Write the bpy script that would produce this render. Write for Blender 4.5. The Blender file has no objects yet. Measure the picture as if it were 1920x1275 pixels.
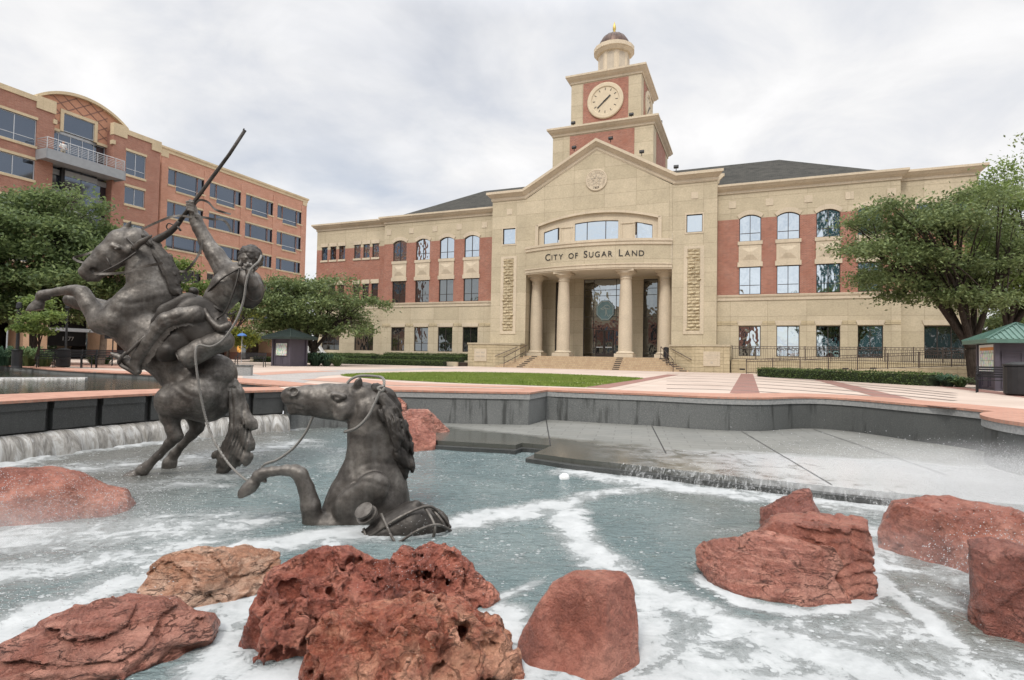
import bpy, bmesh, math, random
import numpy as np
from mathutils import Vector, Matrix
from mathutils.geometry import tessellate_polygon
rng = np.random.default_rng(7); random.seed(7)
SC = bpy.context.scene
COL = SC.collection
# ---------------------------------------------------------------- camera model
FPX = 1063.571; PITCH = math.radians(1.7248); ROLL = math.radians(-1.0410); YAW = math.radians(22.6485)
def _R():
    cp, sp, cr, sr = math.cos(PITCH), math.sin(PITCH), math.cos(ROLL), math.sin(ROLL)
    return np.array([[cr, 0, -sr], [0, 1, 0], [sr, 0, cr]]) @ np.array([[1, 0, 0], [0, cp, sp], [0, -sp, cp]])
RC = _R()
UV = np.array([math.cos(YAW), -math.sin(YAW), 0]); VV = np.array([math.sin(YAW), math.cos(YAW), 0])
UC = -12.641
GZ = -0.92      # plaza level (camera eye is z = 0)
WZ = -1.90      # water level of the fountain
LZ = -1.74      # stone ledge in the fountain
def ray(x, y): return RC.T @ np.array([(x - 960) / FPX, 1.0, (637.5 - y) / FPX])
def at(x, y, Y): d = ray(x, y); return d * (Y / d[1])
def gz(x, y, z): d = ray(x, y); return d * (z / d[2])
def px(P):
    c = RC @ np.array(P, float); return (960 + FPX * c[0] / c[1], 637.5 - FPX * c[2] / c[1])
cam_d = bpy.data.cameras.new('camera'); cam = bpy.data.objects.new('camera', cam_d); COL.objects.link(cam)
cam_d.sensor_width = 36.0; cam_d.sensor_fit = 'HORIZONTAL'; cam_d.lens = FPX / 1920 * 36; cam_d.clip_start = 0.05; cam_d.clip_end = 2000
M = RC.T
cam.matrix_world = Matrix(((M[0][0], M[0][2], -M[0][1], 0), (M[1][0], M[1][2], -M[1][1], 0), (M[2][0], M[2][2], -M[2][1], 0), (0, 0, 0, 1)))
SC.camera = cam
# ---------------------------------------------------------------- object helpers
def tag(o, label=None, cat=None, group=None, kind=None):
    if label: o['label'] = label
    if cat: o['category'] = cat
    if group: o['group'] = group
    if kind: o['kind'] = kind
    return o
def empty(name, loc=(0, 0, 0), rz=0, label=None, cat=None, group=None):
    o = bpy.data.objects.new(name, None); COL.objects.link(o); o.location = tuple(loc); o.rotation_euler = (0, 0, rz)
    o.empty_display_size = .2
    return tag(o, label, cat, group)
def children(o): return [c for c in bpy.data.objects if c.parent == o]
def copy_tree(o, parent=None):
    c = o.copy(); COL.objects.link(c); c.parent = parent
    for ch in children(o): copy_tree(ch, c)
    return c
def mesh_obj(name, V, F, mat=None, parent=None, smooth=False, fix=True):
    me = bpy.data.meshes.new(name)
    me.from_pydata([tuple(v) for v in V], [], F)
    if fix:
        bm = bmesh.new(); bm.from_mesh(me); bmesh.ops.recalc_face_normals(bm, faces=bm.faces); bm.to_mesh(me); bm.free()
    if smooth: me.polygons.foreach_set('use_smooth', [True] * len(me.polygons))
    if mat: me.materials.append(mat)
    me.update()
    o = bpy.data.objects.new(name, me); COL.objects.link(o)
    if parent is not None: o.parent = parent
    return o
def mesh_np(name, V, F, mat=None, parent=None, smooth=False, attrs=None):
    """fast mesh from numpy arrays; F is (n,3) or (n,4)"""
    me = bpy.data.meshes.new(name); n, k = F.shape
    me.vertices.add(len(V)); me.vertices.foreach_set('co', np.ascontiguousarray(V, dtype=np.float32).ravel())
    me.loops.add(n * k); me.loops.foreach_set('vertex_index', np.ascontiguousarray(F, dtype=np.int32).ravel())
    me.polygons.add(n); me.polygons.foreach_set('loop_start', np.arange(0, n * k, k, dtype=np.int32))
    me.update(calc_edges=True)
    if smooth: me.polygons.foreach_set('use_smooth', np.ones(n, dtype=bool))
    if attrs:
        for an, av in attrs.items():
            a = me.attributes.new(an, 'FLOAT', 'POINT'); a.data.foreach_set('value', np.ascontiguousarray(av, dtype=np.float32))
    if mat: me.materials.append(mat)
    me.validate()
    o = bpy.data.objects.new(name, me); COL.objects.link(o)
    if parent is not None: o.parent = parent
    return o
class MB:
    def __init__(s): s.V = []; s.F = []
    def add(s, V, F):
        b = len(s.V); s.V += [tuple(float(c) for c in v) for v in V]; s.F += [tuple(i + b for i in f) for f in F]; return s
    def box(s, x0, x1, y0, y1, z0, z1):
        V = [(x, y, z) for z in (z0, z1) for y in (y0, y1) for x in (x0, x1)]
        return s.add(V, [(0, 2, 3, 1), (4, 5, 7, 6), (0, 1, 5, 4), (2, 6, 7, 3), (0, 4, 6, 2), (1, 3, 7, 5)])
    def bar(s, a, b, w, h=None, up=(0, 0, 1)):
        a = Vector(a); b = Vector(b); d = (b - a).normalized(); h = h or w
        u = Vector(up)
        if abs(d.dot(u)) > .98: u = Vector((1, 0, 0))
        r = d.cross(u).normalized() * (w / 2); t = r.cross(d).normalized() * (h / 2)
        V = [p + sx * r + sz * t for p in (a, b) for sx, sz in ((-1, -1), (1, -1), (1, 1), (-1, 1))]
        return s.add(V, [(3, 2, 1, 0), (4, 5, 6, 7), (0, 1, 5, 4), (1, 2, 6, 5), (2, 3, 7, 6), (3, 0, 4, 7)])
    def tube(s, pts, r, n=6, caps=True):
        pts = [Vector(p) for p in pts]; R = r if hasattr(r, '__len__') else [r] * len(pts)
        V = []; F = []; N = None
        for i, p in enumerate(pts):
            d = (pts[min(i + 1, len(pts) - 1)] - pts[max(i - 1, 0)]).normalized()
            if N is None:
                N = d.cross(Vector((0, 0, 1)))
                if N.length < .05: N = d.cross(Vector((1, 0, 0)))
            N = (N - d * N.dot(d)).normalized(); B = d.cross(N)
            V += [p + (N * math.cos(2 * math.pi * k / n) + B * math.sin(2 * math.pi * k / n)) * R[i] for k in range(n)]
        for i in range(len(pts) - 1):
            for k in range(n):
                F.append((i * n + k, i * n + (k + 1) % n, (i + 1) * n + (k + 1) % n, (i + 1) * n + k))
        if caps: F += [tuple(range(n))[::-1], tuple(range((len(pts) - 1) * n, len(pts) * n))]
        return s.add(V, F)
    def lathe(s, prof, n=24, c=(0, 0, 0), ph=0):
        V = [(c[0] + r * math.cos(ph + 2 * math.pi * k / n), c[1] + r * math.sin(ph + 2 * math.pi * k / n), c[2] + z) for r, z in prof for k in range(n)]
        F = [(i * n + k, i * n + (k + 1) % n, (i + 1) * n + (k + 1) % n, (i + 1) * n + k) for i in range(len(prof) - 1) for k in range(n)]
        F += [tuple(range(n))[::-1], tuple(range((len(prof) - 1) * n, len(prof) * n))]
        return s.add(V, F)
    def prism(s, poly, z0, z1):
        """plan polygon extruded in z"""
        n = len(poly); V = [(x, y, z0) for x, y in poly] + [(x, y, z1) for x, y in poly]
        return s.add(V, [tuple(range(n))[::-1], tuple(range(n, 2 * n))] + [(i, (i + 1) % n, n + (i + 1) % n, n + i) for i in range(n)])
    def vprism(s, poly, y0, y1):
        """(x,z) polygon extruded in y"""
        n = len(poly); V = [(x, y0, z) for x, z in poly] + [(x, y1, z) for x, z in poly]
        return s.add(V, [tuple(range(n)), tuple(range(n, 2 * n))[::-1]] + [(i, n + i, n + (i + 1) % n, (i + 1) % n) for i in range(n)])
    def sweep(s, path, prof, closed=False):
        """profile (out, z) swept along a plan path; out is to the right of travel"""
        P = [Vector((p[0], p[1])) for p in path]; n = len(P); off = []
        for i in range(n):
            a = P[i] - P[i - 1] if (i > 0 or closed) else P[1] - P[0]
            b = P[(i + 1) % n] - P[i] if (i < n - 1 or closed) else P[-1] - P[-2]
            na = Vector((a.y, -a.x)).normalized(); nb = Vector((b.y, -b.x)).normalized()
            m = (na + nb); L = m.length
            m = m / L if L > 1e-4 else na
            off.append(m / max(.25, m.dot(na)))
        k = len(prof); V = [(P[i].x + off[i].x * o, P[i].y + off[i].y * o, z) for i in range(n) for o, z in prof]
        F = [(i * k + j, ((i + 1) % n) * k + j, ((i + 1) % n) * k + (j + 1) % k, i * k + (j + 1) % k) for i in range(n if closed else n - 1) for j in range(k)]
        if not closed: F += [tuple(range(k)), tuple(range((n - 1) * k, n * k))[::-1]]
        return s.add(V, F)
    def build(s, name, mat, parent=None, smooth=False): return mesh_obj(name, s.V, s.F, mat, parent, smooth)
def smooth_by_angle(o, ang=35):
    me = o.data; bm = bmesh.new(); bm.from_mesh(me)
    for f in bm.faces: f.smooth = True
    for e in bm.edges:
        if len(e.link_faces) == 2 and e.calc_face_angle() > math.radians(ang): e.smooth = False
    bm.to_mesh(me); bm.free(); return o
# ---------------------------------------------------------------- numpy noise
_perm = rng.permutation(256); _perm = np.concatenate([_perm, _perm, _perm])
_grad = rng.normal(size=(256, 3)); _grad /= np.linalg.norm(_grad, axis=1)[:, None]
def perlin(P):
    P = np.asarray(P, float); I = np.floor(P).astype(int); f = P - I; I &= 255
    u = f * f * f * (f * (f * 6 - 15) + 10); out = 0
    for dx in (0, 1):
        for dy in (0, 1):
            for dz in (0, 1):
                h = _perm[_perm[_perm[(I[..., 0] + dx) & 255] + ((I[..., 1] + dy) & 255)] + ((I[..., 2] + dz) & 255)] & 255
                g = _grad[h]; d = f - np.array([dx, dy, dz])
                w = (u[..., 0] if dx else 1 - u[..., 0]) * (u[..., 1] if dy else 1 - u[..., 1]) * (u[..., 2] if dz else 1 - u[..., 2])
                out = out + w * (g * d).sum(-1)
    return out * 1.5
def fbm(P, oct=4, lac=2.1, gain=.5):
    a = 1; s = 0; P = np.asarray(P, float)
    for i in range(oct): s = s + a * perlin(P + 17.3 * i); P = P * lac; a *= gain
    return s
def ridged(P, oct=4):
    a = 1; s = 0; P = np.asarray(P, float)
    for i in range(oct): s = s + a * (1 - 2 * np.abs(perlin(P + 9.1 * i))); P = P * 2.1; a *= .5
    return s
_rnd = rng.random((4096, 3))
def worley(P):
    """distance to nearest and second nearest feature point, and the nearest cell's random number"""
    P = np.asarray(P, float); I = np.floor(P).astype(int); d1 = np.full(P.shape[:-1], 9.); d2 = d1.copy(); cid = np.zeros(P.shape[:-1])
    for dx in (-1, 0, 1):
        for dy in (-1, 0, 1):
            for dz in (-1, 0, 1):
                J = I + np.array([dx, dy, dz]); h = (J[..., 0] * 73 + J[..., 1] * 157 + J[..., 2] * 311) & 4095
                d = np.linalg.norm(J + _rnd[h] - P, axis=-1)
                n = d < d1; d2 = np.where(n, d1, np.minimum(d2, d)); cid = np.where(n, _rnd[h, 0], cid); d1 = np.where(n, d, d1)
    return d1, d2, cid
# ---------------------------------------------------------------- materials
class NT:
    def __init__(s, name):
        s.m = bpy.data.materials.new(name); s.m.use_nodes = True; s.t = s.m.node_tree; s.t.nodes.clear()
        s.out = s.n('ShaderNodeOutputMaterial'); s.b = s.n('ShaderNodeBsdfPrincipled'); s.l(s.b.outputs[0], s.out.inputs[0])
    def n(s, ty, **kw):
        o = s.t.nodes.new(ty)
        for k, v in kw.items(): setattr(o, k, v)
        return o
    def l(s, a, b): s.t.links.new(a, b)
    def pos(s, world=False):
        if world: return s.n('ShaderNodeNewGeometry').outputs['Position']
        return s.n('ShaderNodeTexCoord').outputs['Object']
    def val(s, v, sock):
        if hasattr(v, 'is_linked') or isinstance(v, bpy.types.NodeSocket): s.l(v, sock)
        else: sock.default_value = v
    def noise(s, vec, scale, detail=3, rough=.55, dist=0.):
        o = s.n('ShaderNodeTexNoise'); s.l(vec, o.inputs['Vector']); o.inputs['Scale'].default_value = scale; o.inputs['Detail'].default_value = detail
        o.inputs['Roughness'].default_value = rough; o.inputs['Distortion'].default_value = dist; return o.outputs['Fac']
    def vor(s, vec, scale, feature='F1', out='Distance', rnd=1.):
        o = s.n('ShaderNodeTexVoronoi', feature=feature); s.l(vec, o.inputs['Vector']); o.inputs['Scale'].default_value = scale; o.inputs['Randomness'].default_value = rnd
        return o.outputs[out]
    def ramp(s, fac, stops, interp='LINEAR'):
        o = s.n('ShaderNodeValToRGB'); o.color_ramp.interpolation = interp; e = o.color_ramp.elements
        while len(e) < len(stops): e.new(.5)
        for i, (p, c) in enumerate(stops):
            e[i].position = p; e[i].color = (c, c, c, 1) if not hasattr(c, '__len__') else (*c, 1)
        s.l(fac, o.inputs[0]); return o.outputs[0]
    def mr(s, v, a, b, c=0., d=1.):
        o = s.n('ShaderNodeMapRange'); s.l(v, o.inputs[0])
        for i, x in enumerate((a, b, c, d)): o.inputs[i + 1].default_value = x
        return o.outputs[0]
    def math(s, op, a, b=None, c=None):
        o = s.n('ShaderNodeMath', operation=op)
        for i, x in enumerate((a, b, c)):
            if x is not None: s.val(x, o.inputs[i])
        return o.outputs[0]
    def mix(s, fac, a, b, mode='MIX'):
        o = s.n('ShaderNodeMix', data_type='RGBA', blend_type=mode)
        for v, i in ((fac, 0), (a, 6), (b, 7)):
            if isinstance(v, (tuple, list)): v = (*v, 1) if len(v) == 3 else v
            s.val(v, o.inputs[i])
        return o.outputs[2]
    def mapv(s, vec, scale=(1, 1, 1), rot=(0, 0, 0), loc=(0, 0, 0)):
        o = s.n('ShaderNodeMapping'); s.l(vec, o.inputs[0]); o.inputs['Scale'].default_value = scale; o.inputs['Rotation'].default_value = rot; o.inputs['Location'].default_value = loc; return o.outputs[0]
    def wallvec(s):
        """(x+y, z) of a wall, whichever way it faces"""
        sp = s.n('ShaderNodeSeparateXYZ'); s.l(s.pos(), sp.inputs[0]); c = s.n('ShaderNodeCombineXYZ')
        s.l(s.math('ADD', sp.outputs[0], sp.outputs[1]), c.inputs[0]); s.l(sp.outputs[2], c.inputs[1]); return c.outputs[0]
    def brick(s, vec, w, h, mortar, c1, c2, cm, offset=.5, bias=0.):
        o = s.n('ShaderNodeTexBrick'); s.l(vec, o.inputs['Vector']); o.offset = offset
        o.inputs['Scale'].default_value = 1; o.inputs['Brick Width'].default_value = w; o.inputs['Row Height'].default_value = h
        o.inputs['Mortar Size'].default_value = mortar; o.inputs['Mortar Smooth'].default_value = .1; o.inputs['Bias'].default_value = bias
        for n_, c in (('Color1', c1), ('Color2', c2), ('Mortar', cm)): o.inputs[n_].default_value = (*c, 1)
        return o
    def bump(s, h, strength=.5, dist=.02, normal=None):
        o = s.n('ShaderNodeBump'); s.l(h, o.inputs['Height']); o.inputs['Strength'].default_value = strength; o.inputs['Distance'].default_value = dist
        if normal is not None: s.l(normal, o.inputs['Normal'])
        return o.outputs[0]
    def fin(s, col=None, rough=.8, metal=0., normal=None, spec=None, **kw):
        if col is not None:
            if isinstance(col, tuple): s.b.inputs['Base Color'].default_value = (*col, 1)
            else: s.l(col, s.b.inputs['Base Color'])
        s.val(rough, s.b.inputs['Roughness']); s.val(metal, s.b.inputs['Metallic'])
        if normal is not None: s.l(normal, s.b.inputs['Normal'])
        if spec is not None: s.b.inputs['Specular IOR Level'].default_value = spec
        return s.m
def plain(name, col, rough=.7, metal=0., var=.25, scale=3., spec=None, bump=0.):
    t = NT(name); p = t.pos(); n = t.noise(p, scale, 4)
    d = tuple(c * (1 - var) for c in col); l_ = tuple(min(1, c * (1 + var)) for c in col)
    c = t.ramp(n, [(.3, d), (.7, l_)])
    nm = t.bump(t.noise(p, scale * 8, 3), bump, .02) if bump else None
    return t.fin(c, rough, metal, nm, spec)
MAT = {}
def stone_mat(name, base, bw, bh, amount, grain=9., bumps=.5):
    t = NT(name); v = t.wallvec(); p = t.pos()
    n1 = t.noise(p, .7, 4); n2 = t.noise(p, grain, 4, .65); n3 = t.vor(t.mapv(p, (1, 1, 2.2)), 5.5)
    c = t.ramp(n1, [(.3, tuple(x * .88 for x in base)), (.7, tuple(x * 1.08 for x in base))])
    c = t.mix(t.mr(n2, .35, .65, 0, .38), c, tuple(x * .55 for x in base))
    c = t.mix(t.mr(n3, .15, .75, 0, .16), c, tuple(min(1, x * 1.35) for x in base))
    st = t.noise(t.mapv(p, (1.6, 1.6, .12)), 1.2, 3)                   # rain streaks
    c = t.mix(t.mr(st, .55, .8, 0, .22), c, (base[0] * .6, base[1] * .58, base[2] * .55))
    if bw:
        b = t.brick(v, bw, bh, .012, (1, 1, 1), (.85, .85, .83), (.58, .55, .52), offset=0.)
        c = t.mix(amount, c, t.mix(1., c, b.outputs['Color'], 'MULTIPLY'))
        hh = t.math('MULTIPLY_ADD', b.outputs['Fac'], -.6, n2)
    else: hh = n2
    return t.fin(c, .9, 0, t.bump(hh, bumps, .03), .3)
LIME = (.505, .432, .312); TRIM = (.555, .47, .355)
MAT['lime'] = stone_mat('split_limestone', LIME, 2.81, 1.22, .85)
MAT['lime_rough'] = stone_mat('rusticated_limestone', (.50, .415, .275), .7, .28, .8, 4., 1.)
MAT['trim'] = stone_mat('cast_stone', TRIM, 1.8, 40., .5, 14., .15)
MAT['trim_dark'] = stone_mat('weathered_cast_stone', (.47, .41, .33), 1.8, 40., .5, 6., .15)
def brick_mat(name, c1, c2, cm, w=.215, h=.072, mort=.008):
    t = NT(name); v = t.wallvec(); p = t.pos(); b = t.brick(v, w, h, mort, c1, c2, cm)
    n = t.noise(p, .9, 6, .65); n2 = t.noise(t.mapv(p, (.6, .6, 7)), 2.5, 5, .7)
    c = t.mix(t.mr(n, .36, .66, 0, .5), b.outputs['Color'], tuple(x * .68 for x in c1))
    c = t.mix(t.mr(n2, .45, .7, 0, .36), c, tuple(min(1, x * 1.4 + .05) for x in c1))
    return t.fin(c, .85, 0, t.bump(t.math('MULTIPLY_ADD', b.outputs['Fac'], -1., n), .4, .01), .25)
MAT['brick'] = brick_mat('red_brick', (.33, .125, .08), (.20, .072, .05), (.44, .36, .30))
MAT['brick_orange'] = brick_mat('orange_brick', (.52, .25, .165), (.42, .185, .12), (.56, .44, .36))
MAT['brick_brown'] = brick_mat('brown_brick', (.35, .155, .108), (.25, .105, .074), (.46, .35, .28))
MAT['pink_panel'] = stone_mat('pink_stucco', (.50, .26, .17), 0, 0, 0, 10, .2)
MAT['cream'] = stone_mat('cream_cast_stone', (.60, .49, .33), 1.5, 30., .5, 14., .15)
def glass_mat(name, tint, rough=.02, wave=.0, metal=.9, wscale=.5):
    t = NT(name); p = t.pos(); n = t.noise(t.mapv(p, (1, 1, .7)), wscale, 2)
    nm = t.bump(n, wave, .1) if wave else None
    return t.fin(tint, rough, metal, nm, .8)
MAT['glass_hall'] = glass_mat('reflective_window_glass', (.50, .555, .60), .012, .22, 1.0, 1.3)
MAT['glass_entry'] = glass_mat('entrance_glass', (.33, .36, .38), .02, .2, 1., 1.2)
MAT['glass_dark'] = glass_mat('dark_window_glass', (.19, .205, .21), .02, .16, .95, 1.2)
MAT['glass_office'] = glass_mat('blue_grey_office_glass', (.125, .15, .19), .05, .05, .9, .4)
MAT['frame'] = plain('bronze_window_frame', (.045, .036, .032), .5, .3, .1)
MAT['alu'] = plain('grey_aluminium', (.50, .52, .54), .45, .5, .08)
MAT['alu_panel'] = plain('grey_metal_panel', (.29, .305, .32), .5, .2, .08)
MAT['iron'] = plain('brown_painted_iron', (.07, .05, .042), .55, .2, .2)
MAT['black'] = plain('black_painted_metal', (.018, .018, .02), .5, .2, .3)
MAT['white'] = plain('white_paint', (.75, .75, .74), .5, 0, .05)
t = NT('grey_shingles'); v = t.pos(); bk = t.brick(t.mapv(v, (1, 1.15, 1)), .33, .2, .012, (.055, .053, .046), (.03, .03, .027), (.018, .018, .018))
n = t.noise(v, 1.2, 5, .6); c = t.mix(t.mr(n, .35, .7, 0, .6), bk.outputs['Color'], (.08, .076, .066))
MAT['shingle'] = t.fin(c, .9, 0, t.bump(bk.outputs['Fac'], .6, -.03), .2)
t = NT('copper_dome'); p = t.pos(); n = t.noise(t.mapv(p, (3, 3, .6)), 2., 4)
MAT['copper'] = t.fin(t.ramp(n, [(.3, (.05, .032, .027)), (.7, (.125, .078, .06))]), .5, .55)
MAT['gold'] = plain('gilded_metal', (.50, .36, .10), .35, .6, .1)
MAT['dial'] = plain('clock_dial_stone', (.53, .445, .32), .8, 0, .06)
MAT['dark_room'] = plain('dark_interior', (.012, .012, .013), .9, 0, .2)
MAT['ceiling'] = plain('soffit_plaster', (.60, .53, .42), .9, 0, .05)
# ---------------------------------------------------------------- light
W = bpy.data.worlds.new('World'); SC.world = W; W.use_nodes = True
nt = W.node_tree; nt.nodes.clear()
def wn(ty, **kw):
    o = nt.nodes.new(ty)
    for k, v in kw.items(): setattr(o, k, v)
    return o
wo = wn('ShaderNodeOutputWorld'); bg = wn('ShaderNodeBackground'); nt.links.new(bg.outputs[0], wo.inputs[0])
SUN_EL, SUN_AZ = math.radians(52), math.radians(205)       # azimuth measured clockwise from +Y
sky = wn('ShaderNodeTexSky', sky_type='NISHITA'); sky.sun_disc = False; sky.sun_elevation = SUN_EL; sky.sun_rotation = SUN_AZ
tc = wn('ShaderNodeTexCoord'); sx = wn('ShaderNodeSeparateXYZ'); nt.links.new(tc.outputs['Generated'], sx.inputs[0])
def wmath(op, a, b=None, c=None):
    o = wn('ShaderNodeMath', operation=op)
    for i, x in enumerate((a, b, c)):
        if x is None: continue
        if isinstance(x, bpy.types.NodeSocket): nt.links.new(x, o.inputs[i])
        else: o.inputs[i].default_value = x
    return o.outputs[0]
zc = wmath('MAXIMUM', wmath('ADD', sx.outputs[2], .30), .06)
cv = wn('ShaderNodeCombineXYZ'); nt.links.new(wmath('DIVIDE', sx.outputs[0], zc), cv.inputs[0]); nt.links.new(wmath('DIVIDE', sx.outputs[1], zc), cv.inputs[1])
def wnoise(scale, detail, rough, dist, off=(0, 0, 0)):
    mp = wn('ShaderNodeMapping'); nt.links.new(cv.outputs[0], mp.inputs[0]); mp.inputs['Location'].default_value = off; mp.inputs['Scale'].default_value = (1.1, 1.25, 1)
    o = wn('ShaderNodeTexNoise'); nt.links.new(mp.outputs[0], o.inputs['Vector']); o.inputs['Scale'].default_value = scale; o.inputs['Detail'].default_value = detail
    o.inputs['Roughness'].default_value = rough; o.inputs['Distortion'].default_value = dist; return o.outputs['Fac']
def wramp(f, st):
    o = wn('ShaderNodeValToRGB'); e = o.color_ramp.elements
    while len(e) < len(st): e.new(.5)
    for i, (p_, c_) in enumerate(st): e[i].position = p_; e[i].color = (*c_, 1)
    nt.links.new(f, o.inputs[0]); return o.outputs[0]
cl = wramp(wnoise(2.6, 8, .56, .35, (3.1, 1.2, 0)), [(.28, (.70, .725, .775)), (.42, (.79, .80, .83)), (.53, (.87, .87, .88)), (.66, (.95, .945, .95))])
cov = wmath('MULTIPLY', wramp(wnoise(.9, 6, .55, .4, (2.2, 5.3, 0)), [(.30, (.62, .62, .62)), (.48, (1, 1, 1))]), 1.)
skm = wn('ShaderNodeMix', data_type='RGBA', blend_type='MULTIPLY'); skm.inputs[0].default_value = 1; nt.links.new(sky.outputs[0], skm.inputs[6]); skm.inputs[7].default_value = (.115, .115, .115, 1)
mixc = wn('ShaderNodeMix', data_type='RGBA'); nt.links.new(cov, mixc.inputs[0]); nt.links.new(skm.outputs[2], mixc.inputs[6]); nt.links.new(cl, mixc.inputs[7])
# overcast dome with brightness added above and behind the view to light the facade
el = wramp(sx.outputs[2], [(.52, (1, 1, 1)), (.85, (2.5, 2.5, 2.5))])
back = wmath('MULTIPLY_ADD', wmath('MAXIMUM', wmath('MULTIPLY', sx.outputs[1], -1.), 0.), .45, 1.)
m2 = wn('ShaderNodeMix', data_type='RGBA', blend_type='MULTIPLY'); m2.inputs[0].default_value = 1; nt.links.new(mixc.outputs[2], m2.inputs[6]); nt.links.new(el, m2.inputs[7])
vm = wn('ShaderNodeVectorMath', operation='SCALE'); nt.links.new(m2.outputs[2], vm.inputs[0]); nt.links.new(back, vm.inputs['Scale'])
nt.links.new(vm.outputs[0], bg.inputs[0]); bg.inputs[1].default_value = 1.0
sd = bpy.data.lights.new('sun', 'SUN'); sun = bpy.data.objects.new('sun', sd); COL.objects.link(sun)
sd.energy = 1.9; sd.angle = math.radians(11); sd.color = (1, .95, .87)
sdir = Vector((math.sin(SUN_AZ) * math.cos(SUN_EL), math.cos(SUN_AZ) * math.cos(SUN_EL), math.sin(SUN_EL)))
sun.rotation_euler = sdir.to_track_quat('Z', 'Y').to_euler(); sun.location = (0, -20, 30)
SC.view_settings.view_transform = 'Standard'; SC.view_settings.look = 'None'; SC.view_settings.exposure = .08; SC.view_settings.gamma = 1
SC.cycles.max_bounces = 8; SC.cycles.diffuse_bounces = 3; SC.cycles.glossy_bounces = 4; SC.cycles.transparent_max_bounces = 12
# ================================================================ CITY HALL (local frame: x along the front, y into the building)
hall = empty('city_hall', UV * UC + VV * 50, -YAW, 'tan limestone and red brick city hall with pedimented portico and clock tower', 'city hall')
def part(mb, name, mat, parent=None, smooth=False):
    o = mb.build(name, MAT[mat], parent or hall)
    return smooth_by_angle(o) if smooth else o
def wall(mb, u0, u1, z0, z1, holes, v, depth=.2):
    """front face in the plane y=v with recessed openings; hole = (a,b,c,d[,rise]) with an arched head of that rise"""
    us = sorted({u0, u1, *[h[0] for h in holes], *[h[1] for h in holes]}); zs = sorted({z0, z1, *[max(z0, h[2]) for h in holes], *[min(z1, h[3]) for h in holes]})
    us = [u for u in us if u0 - 1e-6 <= u <= u1 + 1e-6]; zs = [z for z in zs if z0 - 1e-6 <= z <= z1 + 1e-6]
    for i in range(len(us) - 1):
        for j in range(len(zs) - 1):
            a, b, c, d = us[i], us[i + 1], zs[j], zs[j + 1]; m = ((a + b) / 2, (c + d) / 2)
            if any(h[0] < m[0] < h[1] and h[2] < m[1] < h[3] for h in holes): continue
            mb.add([(a, v, c), (b, v, c), (b, v, d), (a, v, d)], [(0, 1, 2, 3)])
    for h in holes:
        a, b, c, d = h[:4]; lo, hi = max(c, z0), min(d, z1)
        rise = h[4] if len(h) > 4 else 0; top = hi - rise if (rise and d <= z1 + 1e-6) else hi
        if lo >= hi: continue
        mb.add([(a, v, lo), (a, v, top), (a, v + depth, top), (a, v + depth, lo)], [(0, 1, 2, 3)])
        mb.add([(b, v, lo), (b, v, top), (b, v + depth, top), (b, v + depth, lo)], [(3, 2, 1, 0)])
        if c >= z0: mb.add([(a, v, lo), (b, v, lo), (b, v + depth, lo), (a, v + depth, lo)], [(3, 2, 1, 0)])
        if d <= z1 + 1e-6:
            if rise:
                A = arc(a, b, top, rise)
                for (p, q) in zip(A[:-1], A[1:]):
                    mb.add([(p[0], v, p[1]), (q[0], v, q[1]), (q[0], v, d), (p[0], v, d)], [(0, 1, 2, 3)])
                    mb.add([(p[0], v, p[1]), (q[0], v, q[1]), (q[0], v + depth, q[1]), (p[0], v + depth, p[1])], [(0, 3, 2, 1)])
            else: mb.add([(a, v, hi), (b, v, hi), (b, v + depth, hi), (a, v + depth, hi)], [(0, 1, 2, 3)])
def arc(a, b, z, rise, n=12):
    h = (b - a) / 2; R = (h * h + rise * rise) / (2 * rise); c = (a + b) / 2; t0 = math.asin(h / R)
    return [(c + R * math.sin(t0 * (2 * k / n - 1)), z + R * math.cos(t0 * (2 * k / n - 1)) - R * math.cos(t0)) for k in range(n + 1)]
def window(parent, a, b, c, d, v, mull=(.5,), trans=(), rise=0., glass='glass_hall', fmat='frame', fw=.055, name='window'):
    """frame with mullions, its pane as a sub-part"""
    m = MB(); y0, y1 = v, v + .07
    top = d - rise
    m.box(a, a + fw, y0, y1, c, top); m.box(b - fw, b, y0, y1, c, top); m.box(a + fw, b - fw, y0, y1, c, c + fw)
    if rise:
        A = arc(a, b, top, rise)
        for p, q in zip(A[:-1], A[1:]): m.vprism([(p[0], p[1] - fw), (q[0], q[1] - fw), (q[0], q[1]), (p[0], p[1])], y0, y1)
    else: m.box(a + fw, b - fw, y0, y1, d - fw, d)
    zt = d - fw * .6
    for f in mull: x = a + (b - a) * f; m.box(x - fw * .45, x + fw * .45, y0 + .005, y1 - .005, c + fw, zt)
    xs = [a + fw] + [a + (b - a) * f for f in mull] + [b - fw]
    for z in trans:
        for p, q in zip(xs[:-1], xs[1:]): m.box(p + fw * .46, q - fw * .46, y0 + .008, y1 - .008, z - fw * .4, z + fw * .4)
    w = m.build(name, MAT[fmat], parent)
    g = MB()
    poly = [(a + .01, c + .01), (b - .01, c + .01)] + ([(b - .01, d - .01), (a + .01, d - .01)] if not rise else [(x, z - .01) for x, z in arc(a + .01, b - .01, top, rise)][::-1])
    n = len(poly); g.add([(x, v + .045, z) for x, z in poly], [tuple(range(n))])
    g.build('pane', MAT[glass], w)
    return w
CORN = [(0, 0), (.08, 0), (.08, .19), (.13, .23), (.30, .36), (.43, .53), (.49, .55), (.49, .72), (-.25, .74), (-.25, .02)]
def cornice(path, z, sc=1.): 
    return MB().sweep(path, [(o * sc, z + h * sc) for o, h in CORN])
STR = [(0, 0), (.05, 0), (.05, .24), (.10, .28), (.13, .40), (.13, .46), (-.1, .47), (-.1, .01)]
wing_w = [11.89 + 2.81 * i for i in range(4)]; WW = 1.65
grey_panes = {}
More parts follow.
